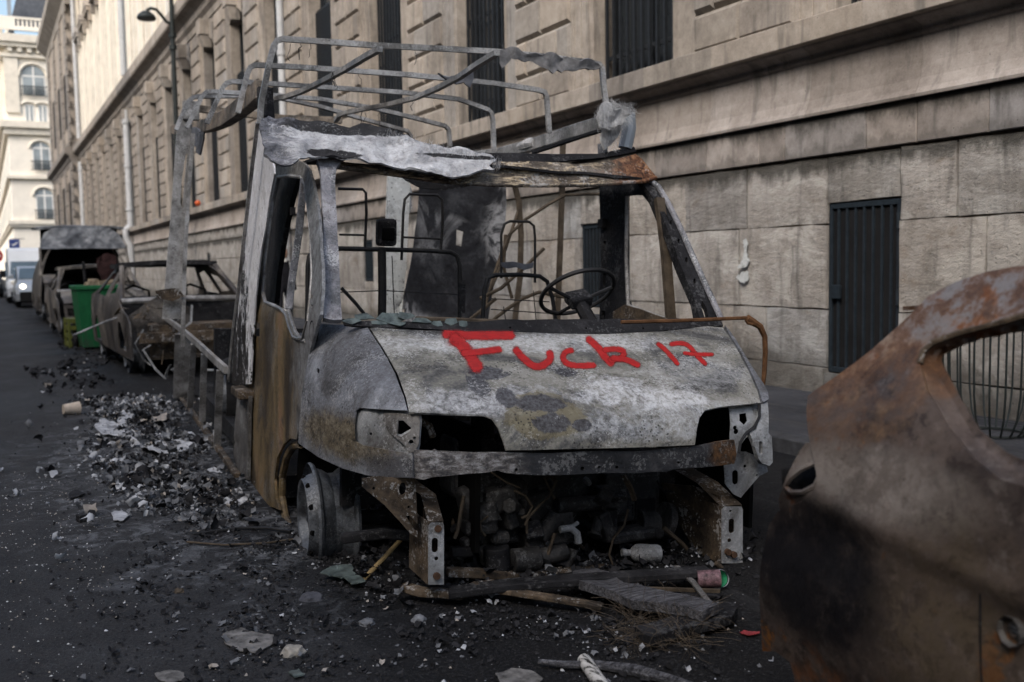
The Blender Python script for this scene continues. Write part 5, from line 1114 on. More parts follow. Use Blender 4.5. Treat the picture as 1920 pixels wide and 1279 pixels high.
MB().bar(VL(SV(.34), (838, 1072), (960, 1078), (1100, 1070), (1240, 1056), (1340, 1040)), .05, .035).build('engine_crossmember', M['brown_steel'], van, bevel=.006)
MB().bar(VL(SV(.6), (640, 1010), (720, 1000), (800, 1008)), .05, .04).build('wishbone', M['soot'], van, bevel=.008)
# ---- cab furniture
ring = MB(); wc2 = SV(1.22)(1083, 548); n_ = V3((.10, .58, .80)).normalized(); ux = n_.cross(V3((0, 1, 0))).normalized(); uy = n_.cross(ux)
tilt = Matrix.Rotation(-.20, 3, 'Y')
rp = [wc2 + tilt @ ((ux * math.cos(a) + uy * math.sin(a)) * .197) for a in [2 * math.pi * k / 40 for k in range(40)]]
sw = ring.tube(rp, .0115, 8, True).build('steering_wheel', M['black_rod'], van, True)
hb = MB(); hb.box(wc2 + V3((0, -.01, -.035)), (.12, .10, .06), tilt @ Matrix.Rotation(.5, 3, 'X')); hb.build('wheel_hub', M['soot'], sw, bevel=.012)
for a in (.35, math.pi - .15, math.pi * 1.5 + .2):
    d = tilt @ ((ux * math.cos(a) + uy * math.sin(a))); MB().tube([wc2 + d * .04 + V3((0, -.01, -.04)), wc2 + d * .12 + V3((0, 0, -.02)), wc2 + d * .195], .010, 6).build('spoke', M['black_rod'], sw, True)
MB().tube([wc2 + V3((0, -.02, -.05)), wc2 + V3((.03, -.16, -.2))], [.035, .04], 8).build('steering_column', M['soot'], van, True)
VS = 1.95; S2 = SV(VS)
def seat(tubes, name='seat_frame'):
    b = MB()
    for pts, r in tubes: b.tube(VL(S2, *pts), r, 8)
    return b.build(name, M['black_rod'], van, True)
seat([([(576, 640), (577, 500), (580, 480), (594, 469), (640, 466), (720, 468), (800, 470), (845, 473), (857, 480), (862, 498), (862, 620)], .013), ([(716, 468), (717, 540), (716, 620)], .024), ([(735, 480), (738, 560), (740, 600)], .003), ([(577, 545), (640, 548), (720, 545), (860, 552)], .003), ([(640, 540), (668, 570), (690, 598)], .010)])
seat([([(634, 354), (680, 355), (686, 362), (687, 400), (684, 470)], .008), ([(636, 440), (684, 441)], .006)], 'headrest_frame')
seat([([(753, 488), (756, 400), (759, 374), (768, 364), (820, 366), (829, 374), (830, 420), (826, 475)], .008), ([(757, 445), (826, 448)], .006)], 'headrest_frame')
seat([([(904, 620), (908, 545), (914, 522), (928, 516), (975, 515), (1012, 518), (1026, 528), (1036, 560), (1044, 620)], .013), ([(918, 560), (1030, 566)], .003), ([(920, 580), (1034, 588)], .003), ([(944, 575), (948, 600)], .003), ([(1000, 545), (1006, 610)], .003)])
seat([([(940, 522), (940, 440), (946, 420), (956, 415), (992, 416), (1001, 424), (1003, 445), (1003, 530)], .008)], 'headrest_frame')
c = S2(724, 436); MB().box(c, (.105, .09, .15)).build('belt_reel_box', M['soot'], van, bevel=.02)
MB().box(c + V3((0, -.05, -.01)), (.07, .02, .07)).build('reel_slot', M['blackhole'], van, bevel=.008)
panel('torn_scrap', [(940, 493), (960, 490), (985, 494), (1000, 492), (999, 502), (985, 506), (968, 502), (952, 505), (942, 500)], [], SV(1.92), M['grey_skin'], van, 5, .008, .012, 12, 1)
c = SV(1.8)(866, 560); MB().box(c, (.03, .03, .16)).build('seat_lever', M['soot'], van)
MB().box(SU(.90)(1129, 419), (.03, .06, .05)).build('door_catch', M['soot'], van)
MB().box(SU(-.95)(549, 396), (.02, .05, .04)).build('door_catch', M['soot'], van)
# behind-the-cab pieces
S3 = SV(3.1)
MB().bar(VL(S3, (1056, 240), (1054, 350), (1050, 470), (1045, 600)), .034, .03).build('body_upright', M['brown_rod'], van)
MB().tube(VL(SV(2.9), (1140, 364), (1100, 364), (1060, 366), (1030, 382), (985, 412), (955, 440), (940, 475), (925, 520), (908, 580)), .011, 8).build('bent_tube', M['brown_rod'], van, True)
MB().bar(VL(SV(3.6), (965, 348), (973, 380), (977, 440), (975, 520), (964, 610)), .04, .02).build('body_upright', M['brown_rod'], van)
for pl, v in (([(1020, 466), (985, 500), (940, 540), (900, 560)], 2.6), ([(972, 395), (950, 460), (930, 520), (900, 590)], 3.3), ([(1075, 560), (1010, 548), (980, 560), (950, 580), (925, 600)], 2.5), ([(948, 440), (944, 500), (960, 560)], 3.0), ([(930, 560), (880, 600)], 2.6)):
    MB().tube(VL(SV(v), *pl), .012, 6).build('fallen_rod', M['brown_rod'], van, True)
panel('hanging_sheet', [(783, 352), (800, 348), (860, 345), (946, 346), (946, 380), (942, 420), (936, 470), (926, 530), (915, 605), (758, 605), (762, 540), (769, 480), (778, 410)], [[(855, 432), (870, 436), (868, 462), (856, 460)]], SV(3.9), M['sheet'], van, 12, .02, .03, 2.4, 2)
panel('hanging_sheet', [(745, 330), (830, 338), (900, 343), (870, 352), (828, 360), (785, 352), (760, 342)], [], SV(1.8), M['soot'], van, 9, .01, .03, 6, 3)
panel('corner_post', [(727, 330), (768, 332), (764, 430), (757, 530), (750, 605), (722, 605), (722, 520), (724, 420)], [], SV(4.3), M['white_post'], van, 14, .05, .003, 4, 3)
panel('body_side_panel', [(0.2, .15), (5.6, .15), (5.6, .72), (3.2, .78), (1.2, .9), (.25, 1.0)], [], lambda y, z: V3((1.02, y + 2.1, z * .8)), M['soot'], van, .25, .02, .03, 2, 8)

# ================================================================== RUSTED CAR IN THE FOREGROUND
fc = empty('rusted_car', (1.75, 1.2, 0)); FCO = V3((1.75, 1.2, 0))
tag(fc, 'rusted burnt hatchback cut by the right edge, rear quarter with empty window', 'car')
def car_side(y, z):
    x = 1.70 + 0.085 * ((z - 0.62) / 0.5) ** 2 + (0.42 * (z - 0.86) ** 1.35 if z > 0.86 else 0)
    x += 0.12 * (max(0.0, y - 1.90) / 0.30) ** 2.4
    x += -0.010 * math.exp(-((z - 0.748 - 0.165 * (y - 1.8)) / 0.03) ** 2) + 0.018 * math.exp(-((z - 0.63 - .05 * (y - 1.8)) / 0.09) ** 2)
    return x
def FCS(off=0.0):
    def f(px, py):
        d = ray(px, py).normalized(); t = 0.8; g0 = None
        while t < 6:
            p = CAM + d * t; g = p.x - off - car_side(p.y, p.z)
            if g >= 0 and g0 is not None:
                lo, hi = t - .02, t
                for _ in range(16):
                    m = (lo + hi) / 2; q = CAM + d * m
                    if q.x - off - car_side(q.y, q.z) >= 0: hi = m
                    else: lo = m
                return CAM + d * hi - FCO
            g0 = g; t += .02
        return CAM + d * 3.2 - FCO
    return f
M['wreck_in'] = M['brown_steel']
fo = [(1725, 682), (1730, 660), (1750, 642), (1800, 624), (1875, 605), (1935, 588), (1990, 575), (2000, 930), (1935, 918), (1875, 903), (1825, 866), (1775, 805), (1739, 735)]
fi = [(1764, 676), (1768, 664), (1800, 649), (1837, 636), (1880, 628), (1935, 617), (1990, 606), (1990, 884), (1935, 870), (1887, 848), (1837, 805), (1800, 745), (1772, 692)]
so = [(2030, 500), (1960, 497), (1900, 501), (1850, 512), (1795, 533), (1745, 560), (1705, 597), (1660, 634), (1610, 674), (1560, 711), (1528, 733), (1515, 744), (1514, 770), (1518, 800), (1524, 832), (1531, 870), (1533, 905), (1520, 930), (1490, 948), (1462, 962), (1446, 985), (1436, 1020), (1427, 1060), (1423, 1110), (1426, 1180), (1429, 1222), (1452, 1222), (1478, 1240), (1488, 1270), (1490, 1330), (2030, 1330)]
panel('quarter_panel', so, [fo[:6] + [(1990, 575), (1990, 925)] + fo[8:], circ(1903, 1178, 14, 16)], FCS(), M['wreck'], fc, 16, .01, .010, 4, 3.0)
v2, fs = cdt(fo[:6] + [(1990, 575), (1990, 925)] + fo[8:], [fi], 12)
def _ring(px, py):
    din = min(math.hypot(px - q[0], py - q[1]) for q in densify(fi, 6)); dou = min(math.hypot(px - q[0], py - q[1]) for q in densify(fo, 6))
    return FCS(.045 * min(1.0, dou / max(1e-3, din + dou) * 1.6))(px, py)
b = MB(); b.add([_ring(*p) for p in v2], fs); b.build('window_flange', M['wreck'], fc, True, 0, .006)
MB().tube([FCS(-.004)(*p) for p in fo[:6]], .007, 6).build('gutter_seam', M['brown_steel'], fc, True)
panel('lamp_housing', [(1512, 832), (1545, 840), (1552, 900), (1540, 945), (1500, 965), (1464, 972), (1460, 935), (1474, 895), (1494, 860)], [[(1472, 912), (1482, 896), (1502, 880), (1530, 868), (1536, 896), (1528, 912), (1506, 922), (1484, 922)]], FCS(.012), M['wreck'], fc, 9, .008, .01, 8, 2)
MB().tube([FCS(.006)(x, y) for x, y in ((1472, 912), (1482, 896), (1502, 880), (1530, 868), (1537, 892), (1528, 912), (1506, 923), (1484, 923))], .007, 6, True).build('lamp_lip', M['wreck'], fc, True)
panel('lamp_socket', [(1466, 880), (1540, 862), (1544, 925), (1470, 930)], [], FCS(.06), M['soot'], fc, 12, .005)
MB().tube([FCS(-.005)(x, y) for x, y in ((1846, 960), (1842, 1040), (1838, 1120), (1838, 1200), (1842, 1320))], .0025, 6).build('door_seam', M['soot'], fc, True)
MB().lathe([(0.01, .012), (.0, .026), (.02, .03)], FCS(-.002)(1907, 1182), (-1, .2, 0), 9).build('filler_neck', M['steel'], fc, True)
b = MB(); b.box2((.15, -1.8, -.0), (1.55, .75, .22)); b.build('floor_pan', M['soot'], fc)
b = MB(); b.add([V3((1.98, 1.75, 1.175)) - FCO, V3((3.2, 1.75, 1.175)) - FCO, V3((3.2, .3, 1.27)) - FCO, V3((2.0, .3, 1.27)) - FCO, V3((2.6, 1.8, 1.19)) - FCO, V3((2.6, .3, 1.30)) - FCO], [(0, 4, 5, 3), (4, 1, 2, 5)]); b.build('roof', M['wreck'], fc, False, 0, .01)
v2, fs = cdt([(.3, .25), (2.05, .3), (2.1, .7), (1.9, .95), (1.62, 1.18), (.3, 1.25)], [[(.35, .88), (1.55, .88), (1.45, 1.1), (.35, 1.16)]], .12)
b = MB(); b.add([V3((3.42 - (.42 * (z - .86) ** 1.35 if z > .86 else 0), y, z)) - FCO for y, z in v2], fs); b.build('far_side_panel', M['wreck'], fc, True, 0, .008)
b = MB(); b.box2((.30, .70, .22), (1.4, .74, .60)); b.build('rear_panel', M['soot'], fc)
wheel('rear_wheel', V3((1.80, 1.12, .22)) - FCO, (1, 0, 0), .20, False, fc)
# wire litter basket on the pavement beyond it
bc = onX(1862, 806, 5.95); wb = empty('wire_litter_basket', (bc.x, bc.y, 0.1)); tag(wb, 'dark wire basket with curved upright wires standing on the pavement by the wall', 'basket')
for k in range(22):
    a = 2 * math.pi * k / 22; MB().tube([(math.cos(a) * r, math.sin(a) * r, z) for r, z in ((.33, .92), (.335, .6), (.325, .3), (.29, .14), (.23, .04), (.2, .015))], .0075, 6).build('wire', M['lamp'], wb, True)
for r, z in ((.33, .92), (.2, .015)): MB().tube([(math.cos(2 * math.pi * k / 30) * r, math.sin(2 * math.pi * k / 30) * r, z) for k in range(30)], .009, 6, True).build('ring', M['lamp'], wb, True)

# ================================================================== OTHER WRECKS DOWN THE STREET
HATCH = dict(prof=[(0.05, .22), (0, .45), (.05, .66), (.25, .76), (.95, .90), (1.62, 1.28), (1.85, 1.345), (2.9, 1.32), (3.5, 1.02), (3.86, .93), (3.92, .6), (3.88, .25)],
    wins=[[(1.22, .93), (1.72, 1.25), (2.22, 1.28), (2.22, .93)], [(2.34, .93), (2.34, 1.28), (2.88, 1.25), (3.28, .97)]], arches=[(.78, .30), (3.16, .30)])
VANP = dict(prof=[(0.1, .3), (0, .7), (.1, 1.0), (.65, 1.18), (1.2, 1.88), (1.55, 2.38), (1.9, 2.5), (5.1, 2.5), (5.2, 2.3), (5.2, .3)],
    wins=[[(1.05, 1.22), (1.45, 1.85), (2.0, 1.85), (2.0, 1.22)]], arches=[(.9, .36), (4.2, .36)])
def wreck(name, label, x0, y0, Wd, S, mats, rz=0.0, bonnet=True, sag=0.0, res=.22, amp=.02, seed=0, back=0.0):
    t = empty(name, (x0, y0, 0), rz); tag(t, label, 'van' if S is VANP else 'car')
    side, top = mats; prof = S['prof']
    for s in (0, 1):
        out = [p for p in prof]
        holes = list(S['wins']) + [circ(a, z, .36 if S is not VANP else .42, None, 16) for a, z in S['arches']]
        lo = 0.22 if S is not VANP else .3
        holes = S['wins'] + [[(a + .36 * math.cos(q), max(lo + .01, z + .36 * math.sin(q))) for q in [math.pi * k / 10 for k in range(11)]] for a, z in S['arches']]
        v2, fs = cdt(out, holes, res); b = MB()
        def xo(z): return .03 * ((z - .6) / .4) ** 2 + (.16 * (z - .92) / .4 if z > .92 and S is not VANP else .0) + (.05 * (z - 1.2) if S is VANP and z > 1.2 else 0)
        b.add([V3(((xo(z) if s == 0 else Wd - xo(z)), y, z - sag * (y < 1.0))) + dent((s, y, z), amp, 2.5, seed + s) for y, z in v2], fs)
        b.build('side_panel', side, t, True, 0, .02)
    H0 = prof[4] if S is not VANP else prof[3]; wsb, wst = (prof[4], prof[6]) if S is not VANP else (prof[3], prof[5])
    rb = (2.9, 1.32) if S is not VANP else (5.1, 2.5); ins = .17 if S is not VANP else .07
    v2, fs = cdt([(ins, wst[0]), (Wd - ins, wst[0]), (Wd - ins, rb[0]), (ins, rb[0])], [], .22); b = MB()
    b.add([V3((x, y, wst[1] + (rb[1] - wst[1]) * (y - wst[0]) / (rb[0] - wst[0]) + .05 * (1 - abs((x / Wd) * 2 - 1) ** 3))) + dent((x, y, 9), amp * 1.3, 1.8, seed) for x, y in v2], fs); b.build('roof', top, t, True, 0, .06)
    if S is VANP:
        v2, fs = cdt([(.08, 0), (Wd - .08, 0), (Wd - .12, 1), (.12, 1)], [], .2); b = MB(); a, c = V3((0, 1.2, 1.86)), V3((0, 1.56, 2.44))
        b.add([V3((Wd / 2 + (x - Wd / 2) * (1 - .10 * k * k), a.y + (c.y - a.y) * k - .05 * (1 - (x / Wd * 2 - 1) ** 2), a.z + (c.z - a.z) * k - .30 * k * abs(x / Wd * 2 - 1) ** 4)) + dent((x, k, 3), amp, 2, seed) for x, k in v2], fs); b.build('roof_front', top, t, True, 0, .015)
    for x in (.06, Wd - .06): MB().tube([(x, wsb[0], wsb[1]), (x + (ins - .04) * (1 if x < 1 else -1), wst[0] - (.3 if S is VANP else 0), wst[1] - (.5 if S is VANP else 0))], .035, 6).build('windscreen_pillar', side, t)
    if bonnet:
        v2, fs = cdt([(.08, prof[2][0] + .02), (Wd - .08, prof[2][0] + .02), (Wd - .08, wsb[0]), (.08, wsb[0])], [], .2); b = MB()
        b.add([V3((x, y, prof[2][1] + (wsb[1] - prof[2][1]) * ((y - prof[2][0]) / (wsb[0] - prof[2][0])) ** .7 + .04 * (1 - (x / Wd * 2 - 1) ** 2))) + dent((x, y, 5), amp * 1.5, 2.2, seed) for x, y in v2], fs); b.build('bonnet', side, t, True, 0, .012)
        v2, fs = cdt([(.1, .3), (Wd - .1, .3), (Wd - .1, prof[2][1]), (.1, prof[2][1])], [[(.15, .45), (.55, .45), (.55, prof[2][1] - .06), (.15, prof[2][1] - .06)], [(Wd - .55, .45), (Wd - .15, .45), (Wd - .15, prof[2][1] - .06), (Wd - .55, prof[2][1] - .06)]], .15); b = MB()
        b.add([V3((x, .05, z)) + dent((x, 1, z), amp, 3, seed) for x, z in v2], fs); b.build('front_panel', side, t, True, 0, .02)
    else:
        b = MB(); b.box2((.1, .05, .42), (Wd - .1, .13, .54)); b.box2((.25, .2, .2), (Wd - .25, .85, .62)); b.build('front_crossmember', M['brown_steel'], t)
    MB().tube([(.05, wsb[0], wsb[1]), (Wd / 2, wsb[0] - .05, wsb[1] + .02), (Wd - .05, wsb[0], wsb[1])], .04, 8).build('cowl', M['rail'] if S is not VANP else side, t, True)
    b = MB(); b.box2((.06, .9, .2), (Wd - .06, rb[0] + .7 if S is not VANP else rb[0], .3)); b.box2((.06, .92, .3), (Wd - .06, .95, wsb[1] - .04)); b.build('floor_pan', M['soot'], t)
    MB().box2((.12, 2.55, .25), (Wd - .12, 2.75, .92 if S is not VANP else 1.0)).build('rear_seat', M['soot'], t, False, .05)
    if back: MB().box2((.16, back, .3), (Wd - .16, back + .04, rb[1] - .06)).build('dark_backing', M['blackhole'], t)  # black sheet added to stand for the darkness inside the cabin
    for x in (.42, Wd - .42):
        q = MB(); q.tube([(x - .2, 2.3, .45), (x - .2, 2.45, 1.0), (x, 2.47, 1.08), (x + .2, 2.45, 1.0), (x + .2, 2.3, .45)], .02, 6); q.build('seat_frame', M['black_rod'], t, True)
    for (a, z) in S['arches']:
        for x, s in ((.08, 1), (Wd - .08, -1)): wheel('wheel', (x, a, z - .09), (s, 0, 0), .19, False, t)
    return t
HATCH2 = dict(HATCH, wins=[[(1.52, 1.00), (1.74, 1.20), (2.10, 1.25), (2.10, .98)], [(2.34, .93), (2.34, 1.28), (2.88, 1.25), (3.28, .97)]])
w2 = wreck('burnt_hatchback', 'burnt hatchback shell with stripped front directly behind the camper', 1.50, 12.75, 1.62, HATCH2, (M['far_dark'], M['soot']), 0.02, False, 0.0, .16, .018, 3)
# torn wing and dangling strips at its front corner
rr = random.Random(5)
for i in range(16):
    x, z = rr.uniform(-.02, .75), rr.uniform(.15, .95); p = V3((x, rr.uniform(-.15, .25), z)); pts = [p]
    for k in range(3): pts.append(pts[-1] + V3((rr.uniform(-.12, .12), rr.uniform(-.1, .1), rr.uniform(-.25, .05))))
    MB().bar(pts, rr.uniform(.015, .05), .006).build('torn_strip', M['bracket' if i % 2 else 'brown_steel'], w2)
v2, fs = cdt([(.02, .75), (.35, .95), (.75, .82), (.7, .45), (.3, .3), (0, .4)], [circ(.3, .62, .07), circ(.5, .7, .06)], .1); b = MB()
b.add([V3((x, .25, z)) + dent((x, 2, z), .08, 5, 2) for x, z in v2], fs); b.build('torn_wing', M['far_wreck'], w2, True, 0, .01)
MB().tube([(-.55, .9, .50), (-.15, .92, .66), (.05, .95, .72)], .012, 6).build('bent_rod', M['rail'], w2, True)
wreck('burnt_small_car', 'burnt small pale-brown car between the green bin and the burnt van', 1.20, 20.6, 1.66, HATCH, (M['far_wreck'], M['far_wreck']), 0.01, True, .05, .2, .03, 8, 2.7)
wreck('burnt_delivery_van', 'tall burnt delivery van with blistered roof and empty windscreen', 1.18, 26.8, 2.2, VANP, (M['far_wreck'], M['far_roof']), 0.0, True, 0.0, .25, .025, 12, 2.3)
sk = empty('charred_bundle', (2.05, 20.2, 1.32)); tag(sk, 'dark reddish charred bundle propped above the green bin', 'bundle')
b = MB(); v2, fs = cdt(circ(0, 0, .17, .30, 14), [], .07); b.add([V3((x, .05, z)) + dent((x, 1, z), .05, 8, 1) for x, z in v2], fs); b.build('cloth', plain('dark_red_cloth', (0.030, 0.016, 0.016), .9, 0, .6, 9, .4), sk, True, 0, .1)
MB().tube([(.1, 0, -.25), (.4, -.1, -.45), (.75, -.3, -.75)], .06, 8).build('sleeve', M['steel'], sk, True)
MB().tube([(-.5, 0, -1.2), (-.4, 0, -.4), (-.42, 0, .15)], .03, 6).build('post', M['soot'], sk, True)

# green wheelie bin
bn = empty('green_wheelie_bin', (1.655, 18.35, 0), .05); tag(bn, 'bright green wheelie bin filled to the rim between burnt cars', 'bin')
def frus(b, w0, d0, w1, d1, z0, z1, y0=0, y1=0):
    b.add([(-w0, -d0 + y0, z0), (w0, -d0 + y0, z0), (w0, d0 + y0, z0), (-w0, d0 + y0, z0), (-w1, -d1 + y1, z1), (w1, -d1 + y1, z1), (w1, d1 + y1, z1), (-w1, d1 + y1, z1)], [(0, 1, 5, 4), (1, 2, 6, 5), (2, 3, 7, 6), (3, 0, 4, 7), (3, 2, 1, 0)])
b = MB(); frus(b, .27, .27, .345, .36, .04, 1.0); b.build('body', M['green'], bn, False, .03, .01)
b = MB()
for a, c in (((-.37, -.39, .99), (.37, -.345, 1.06)), ((-.37, .345, .99), (.37, .39, 1.06)), ((-.37, -.345, .99), (-.33, .345, 1.06)), ((.33, -.345, .99), (.37, .345, 1.06))): b.box2(a, c)
b.build('rim', M['green'], bn, False, .012)
for x in (-.33, .33): MB().lathe([(-.03, .02), (-.03, .12), (0, .13), (.03, .12), (.03, .02)], (x, .30, .13), (1, 0, 0), 16).build('wheel', M['tyre'], bn, True)
rb = MB()
for i in range(14):
    c = V3((rr.uniform(-.26, .26), rr.uniform(-.26, .26), 1.0 + rr.uniform(0, .12))); rb.box(c, (rr.uniform(.08, .2), rr.uniform(.08, .2), rr.uniform(.04, .12)), Matrix.Rotation(rr.uniform(0, 3), 3, 'Z') @ Matrix.Rotation(rr.uniform(-.5, .5), 3, 'X'))
tag(rb.build('bin_rubbish', plain('mixed_rubbish', (.22, .18, .13), .9, 0, .8, 12, .3), None), kind='stuff'); bpy.data.objects['bin_rubbish'].location = (1.655, 18.35, 0)
yb = empty('plastic_crate', (1.285, 18.9, .0), .1); tag(yb, 'yellow-green slotted plastic crate behind the green bin', 'crate')
b = MB()
for z in (.02, .16, .30, .42): b.box2((-.08, -.2, z), (.08, .2, z + .07))
for x in (-.07, .07):
    for y in (-.19, .19): b.box2((x - .02, y - .02, 0), (x + .02, y + .02, .5))
b.build('crate_body', M['yellow_green'], yb)

# intact traffic far down
def intact(name, label, x0, y0, Wd, S, paint, lamps=False, H=1.0):
    t = empty(name, (x0, y0, 0)); tag(t, label, 'van' if S is VANP else 'car'); prof = [(y, z * H) for y, z in S['prof']]
    b = MB(); n = len(prof); rows = []
    for x in (0.0, .1, Wd - .1, Wd):
        e = .06 if x in (0.0, Wd) else 0
        rows.append([(x + (0 if not e else (.0 if z < 1.0 else (.10 if x < 1 else -.10))), y + (e if y < .5 else -e if y > prof[-1][0] - .4 else 0), z - (e if z > .6 else 0)) for y, z in prof])
    vs = [v for r in rows for v in r]; fs = [(r * n + i, r * n + (i + 1) % n, (r + 1) * n + (i + 1) % n, (r + 1) * n + i) for r in range(3) for i in range(n)]
    fs += [tuple(range(n)), tuple(3 * n + i for i in range(n))[::-1]]
    b.add(vs, fs); b.build('body', paint, t, False, .03)
    i0 = 4 if S is not VANP else 3; i1 = 5 if S is not VANP else 4
    (ya, za), (yb_, zb) = prof[i0], prof[i1]
    sl = V3((0, yb_ - ya, zb - za)); nn = V3((0, -(zb - za), (yb_ - ya))).normalized() * .025
    g = MB(); P = [V3((.14, ya, za)) + sl * .06, V3((Wd - .14, ya, za)) + sl * .06, V3((Wd - .2, ya, za)) + sl * .96, V3((.2, ya, za)) + sl * .96]
    g.add([p + nn for p in P] + [p - nn for p in P], [(0, 1, 2, 3), (7, 6, 5, 4), (0, 4, 5, 1), (1, 5, 6, 2), (2, 6, 7, 3), (3, 7, 4, 0)]); g.build('windscreen', M['screen'], t)
    for w in S['wins']:
        for x in (.02, Wd - .02): 
            q = MB(); q.add([(x - .03, y, z * H) for y, z in w] + [(x + .03, y, z * H) for y, z in w], [tuple(range(4))[::-1], (4, 5, 6, 7)] + [(k, (k + 1) % 4, 4 + (k + 1) % 4, 4 + k) for k in range(4)]); q.build('side_window', M['screen'], t)
    gb = MB(); gb.box2((.12, -.03, .22), (Wd - .12, .03, .52 * H)); gb.build('bumper', M['tyre'], t, False, .02)
    for x in (.24, Wd - .24): MB().lathe([(-.03, .11), (.0, .10), (.03, .02)], (x, .06, .68 * H if S is not VANP else .86), (0, -1, .2), 14).build('headlight', M['headlamp_on'] if lamps else M['lens'], t, True)
    for x in (-.12, Wd + .12): MB().box((x, ya + .25, za + .12), (.2, .1, .16 if S is not VANP else .3)).build('wing_mirror', M['tyre'] if S is VANP else paint, t, False, .03)
    for (a, z) in S['arches']:
        for x, s in ((-.01, 1), (Wd + .01, -1)): wheel('wheel', (x, a, .31), (s, 0, 0), .19, True, t)
    return t
intact('silver_car', 'silver car with its front lamps lit, parked ahead of the white van', .98, 40.5, 1.76, HATCH, M['silver_paint'], True, 1.12)
intact('white_van', 'intact white van with dark windscreen parked furthest along the kerb', .82, 46.5, 1.95, VANP, M['white_paint'], False, .93)
intact('dark_car', 'dark blue car at the far left end of the street', -.95, 57.0, 1.76, HATCH, M['dark_paint'], False, 1.1)
rs_ = empty('round_red_sign', (.62, 66, 0)); tag(rs_, 'round red and white road sign on a grey post at the far left', 'sign')
MB().tube([(0, 0, 0), (0, 0, 3.4)], .05, 8).build('post', M['pipe'], rs_)
MB().cyl((0, -.06, 2.25), (0, -.03, 2.25), .42, 20).build('sign_plate', plain('red_sign_enamel', (.45, .03, .03), .4, 0, .05), rs_)
MB().box((0, -.065, 2.25), (.55, .02, .14)).build('white_bar', M['frame_white'], rs_)

# ================================================================== PERSON ON THE PAVEMENT, SEEN THROUGH THE CAB
pc = onY(531, 520, 20.0); pn = empty('person', (pc.x, 20.0, .1), .3); tag(pn, 'person in dark jacket and pale collar standing on pavement, seen through cab door window', 'person')
def skin(name, joints, edges, mat, parent, root=0, lev=2):
    me = bpy.data.meshes.new(name); me.from_pydata([j[0] for j in joints], edges, []); o = link(name, me, mat, parent)
    m = o.modifiers.new('skin', 'SKIN'); m.use_smooth_shade = True; sv = me.skin_vertices[0].data if me.skin_vertices else None
    if sv is None:
        bm = bmesh.new(); bm.from_mesh(me); bm.verts.layers.skin.verify(); bm.to_mesh(me); bm.free(); sv = me.skin_vertices[0].data
    for i, j in enumerate(joints): r = j[1]; sv[i].radius = r if isinstance(r, tuple) else (r, r); sv[i].use_root = (i == root)
    s = o.modifiers.new('sub', 'SUBSURF'); s.levels = s.render_levels = lev; return o
k_ = .93
J = [((0, 0, .95), (.15, .11)), ((0, 0, 1.15), (.14, .10)), ((0, 0, 1.34), (.17, .11)), ((0, 0, 1.46), (.06, .06)), ((0, -.02, 1.54), (.055, .06)), ((0, -.02, 1.62), (.075, .095)), ((0, -.01, 1.70), (.06, .08)),
     ((.20, 0, 1.36), .055), ((.25, .02, 1.10), .045), ((.24, -.06, .88), .035), ((.23, -.10, .80), (.03, .045)), ((-.20, 0, 1.36), .055), ((-.25, .02, 1.10), .045), ((-.24, -.06, .88), .035), ((-.23, -.10, .80), (.03, .045)),
     ((.10, 0, .86), .09), ((.11, -.02, .48), .06), ((.11, .02, .10), .045), ((.12, -.12, .04), .04), ((-.10, 0, .86), .09), ((-.11, -.02, .48), .06), ((-.11, .02, .10), .045), ((-.12, -.12, .04), .04)]
J = [(tuple(c * k_ for c in p), r) for p, r in J]
E_ = [(0, 1), (1, 2), (2, 3), (3, 4), (4, 5), (5, 6), (2, 7), (7, 8), (8, 9), (9, 10), (2, 11), (11, 12), (12, 13), (13, 14), (0, 15), (15, 16), (16, 17), (17, 18), (0, 19), (19, 20), (20, 21), (21, 22)]
skin('body', J, E_, plain('dark_clothing', (.018, .018, .022), .85, 0, .4, 8, .2), pn)
hd = MB(); hd.lathe([(-.115, .02), (-.10, .06), (-.04, .082), (.02, .088), (.07, .07), (.105, .02)], (0, -.035, 1.60 * k_), (0, 0, 1), 16); hd.box((0, -.122, 1.595 * k_), (.022, .03, .035)); hd.build('face', plain('skin', (.32, .19, .13), .6, 0, .1, 6, .05), pn, True)
hr = MB(); hr.lathe([(-.13, .085), (-.05, .108), (.03, .11), (.09, .09), (.13, .02)], (0, .01, 1.62 * k_), (0, .15, 1), 16); hr.build('hair', M['black_rod'], pn, True)
MB().lathe([(0, .085), (.04, .075), (.07, .07)], (0, -.01, 1.42 * k_), (0, -.1, 1), 16).build('collar', M['frame_white'], pn, True)
MB().tube([(.09, -.12, 1.40 * k_), (.12, -.125, 1.2 * k_), (.16, -.11, 1.0 * k_)], .016, 6).build('bag_strap', M['pipe'], pn, True)

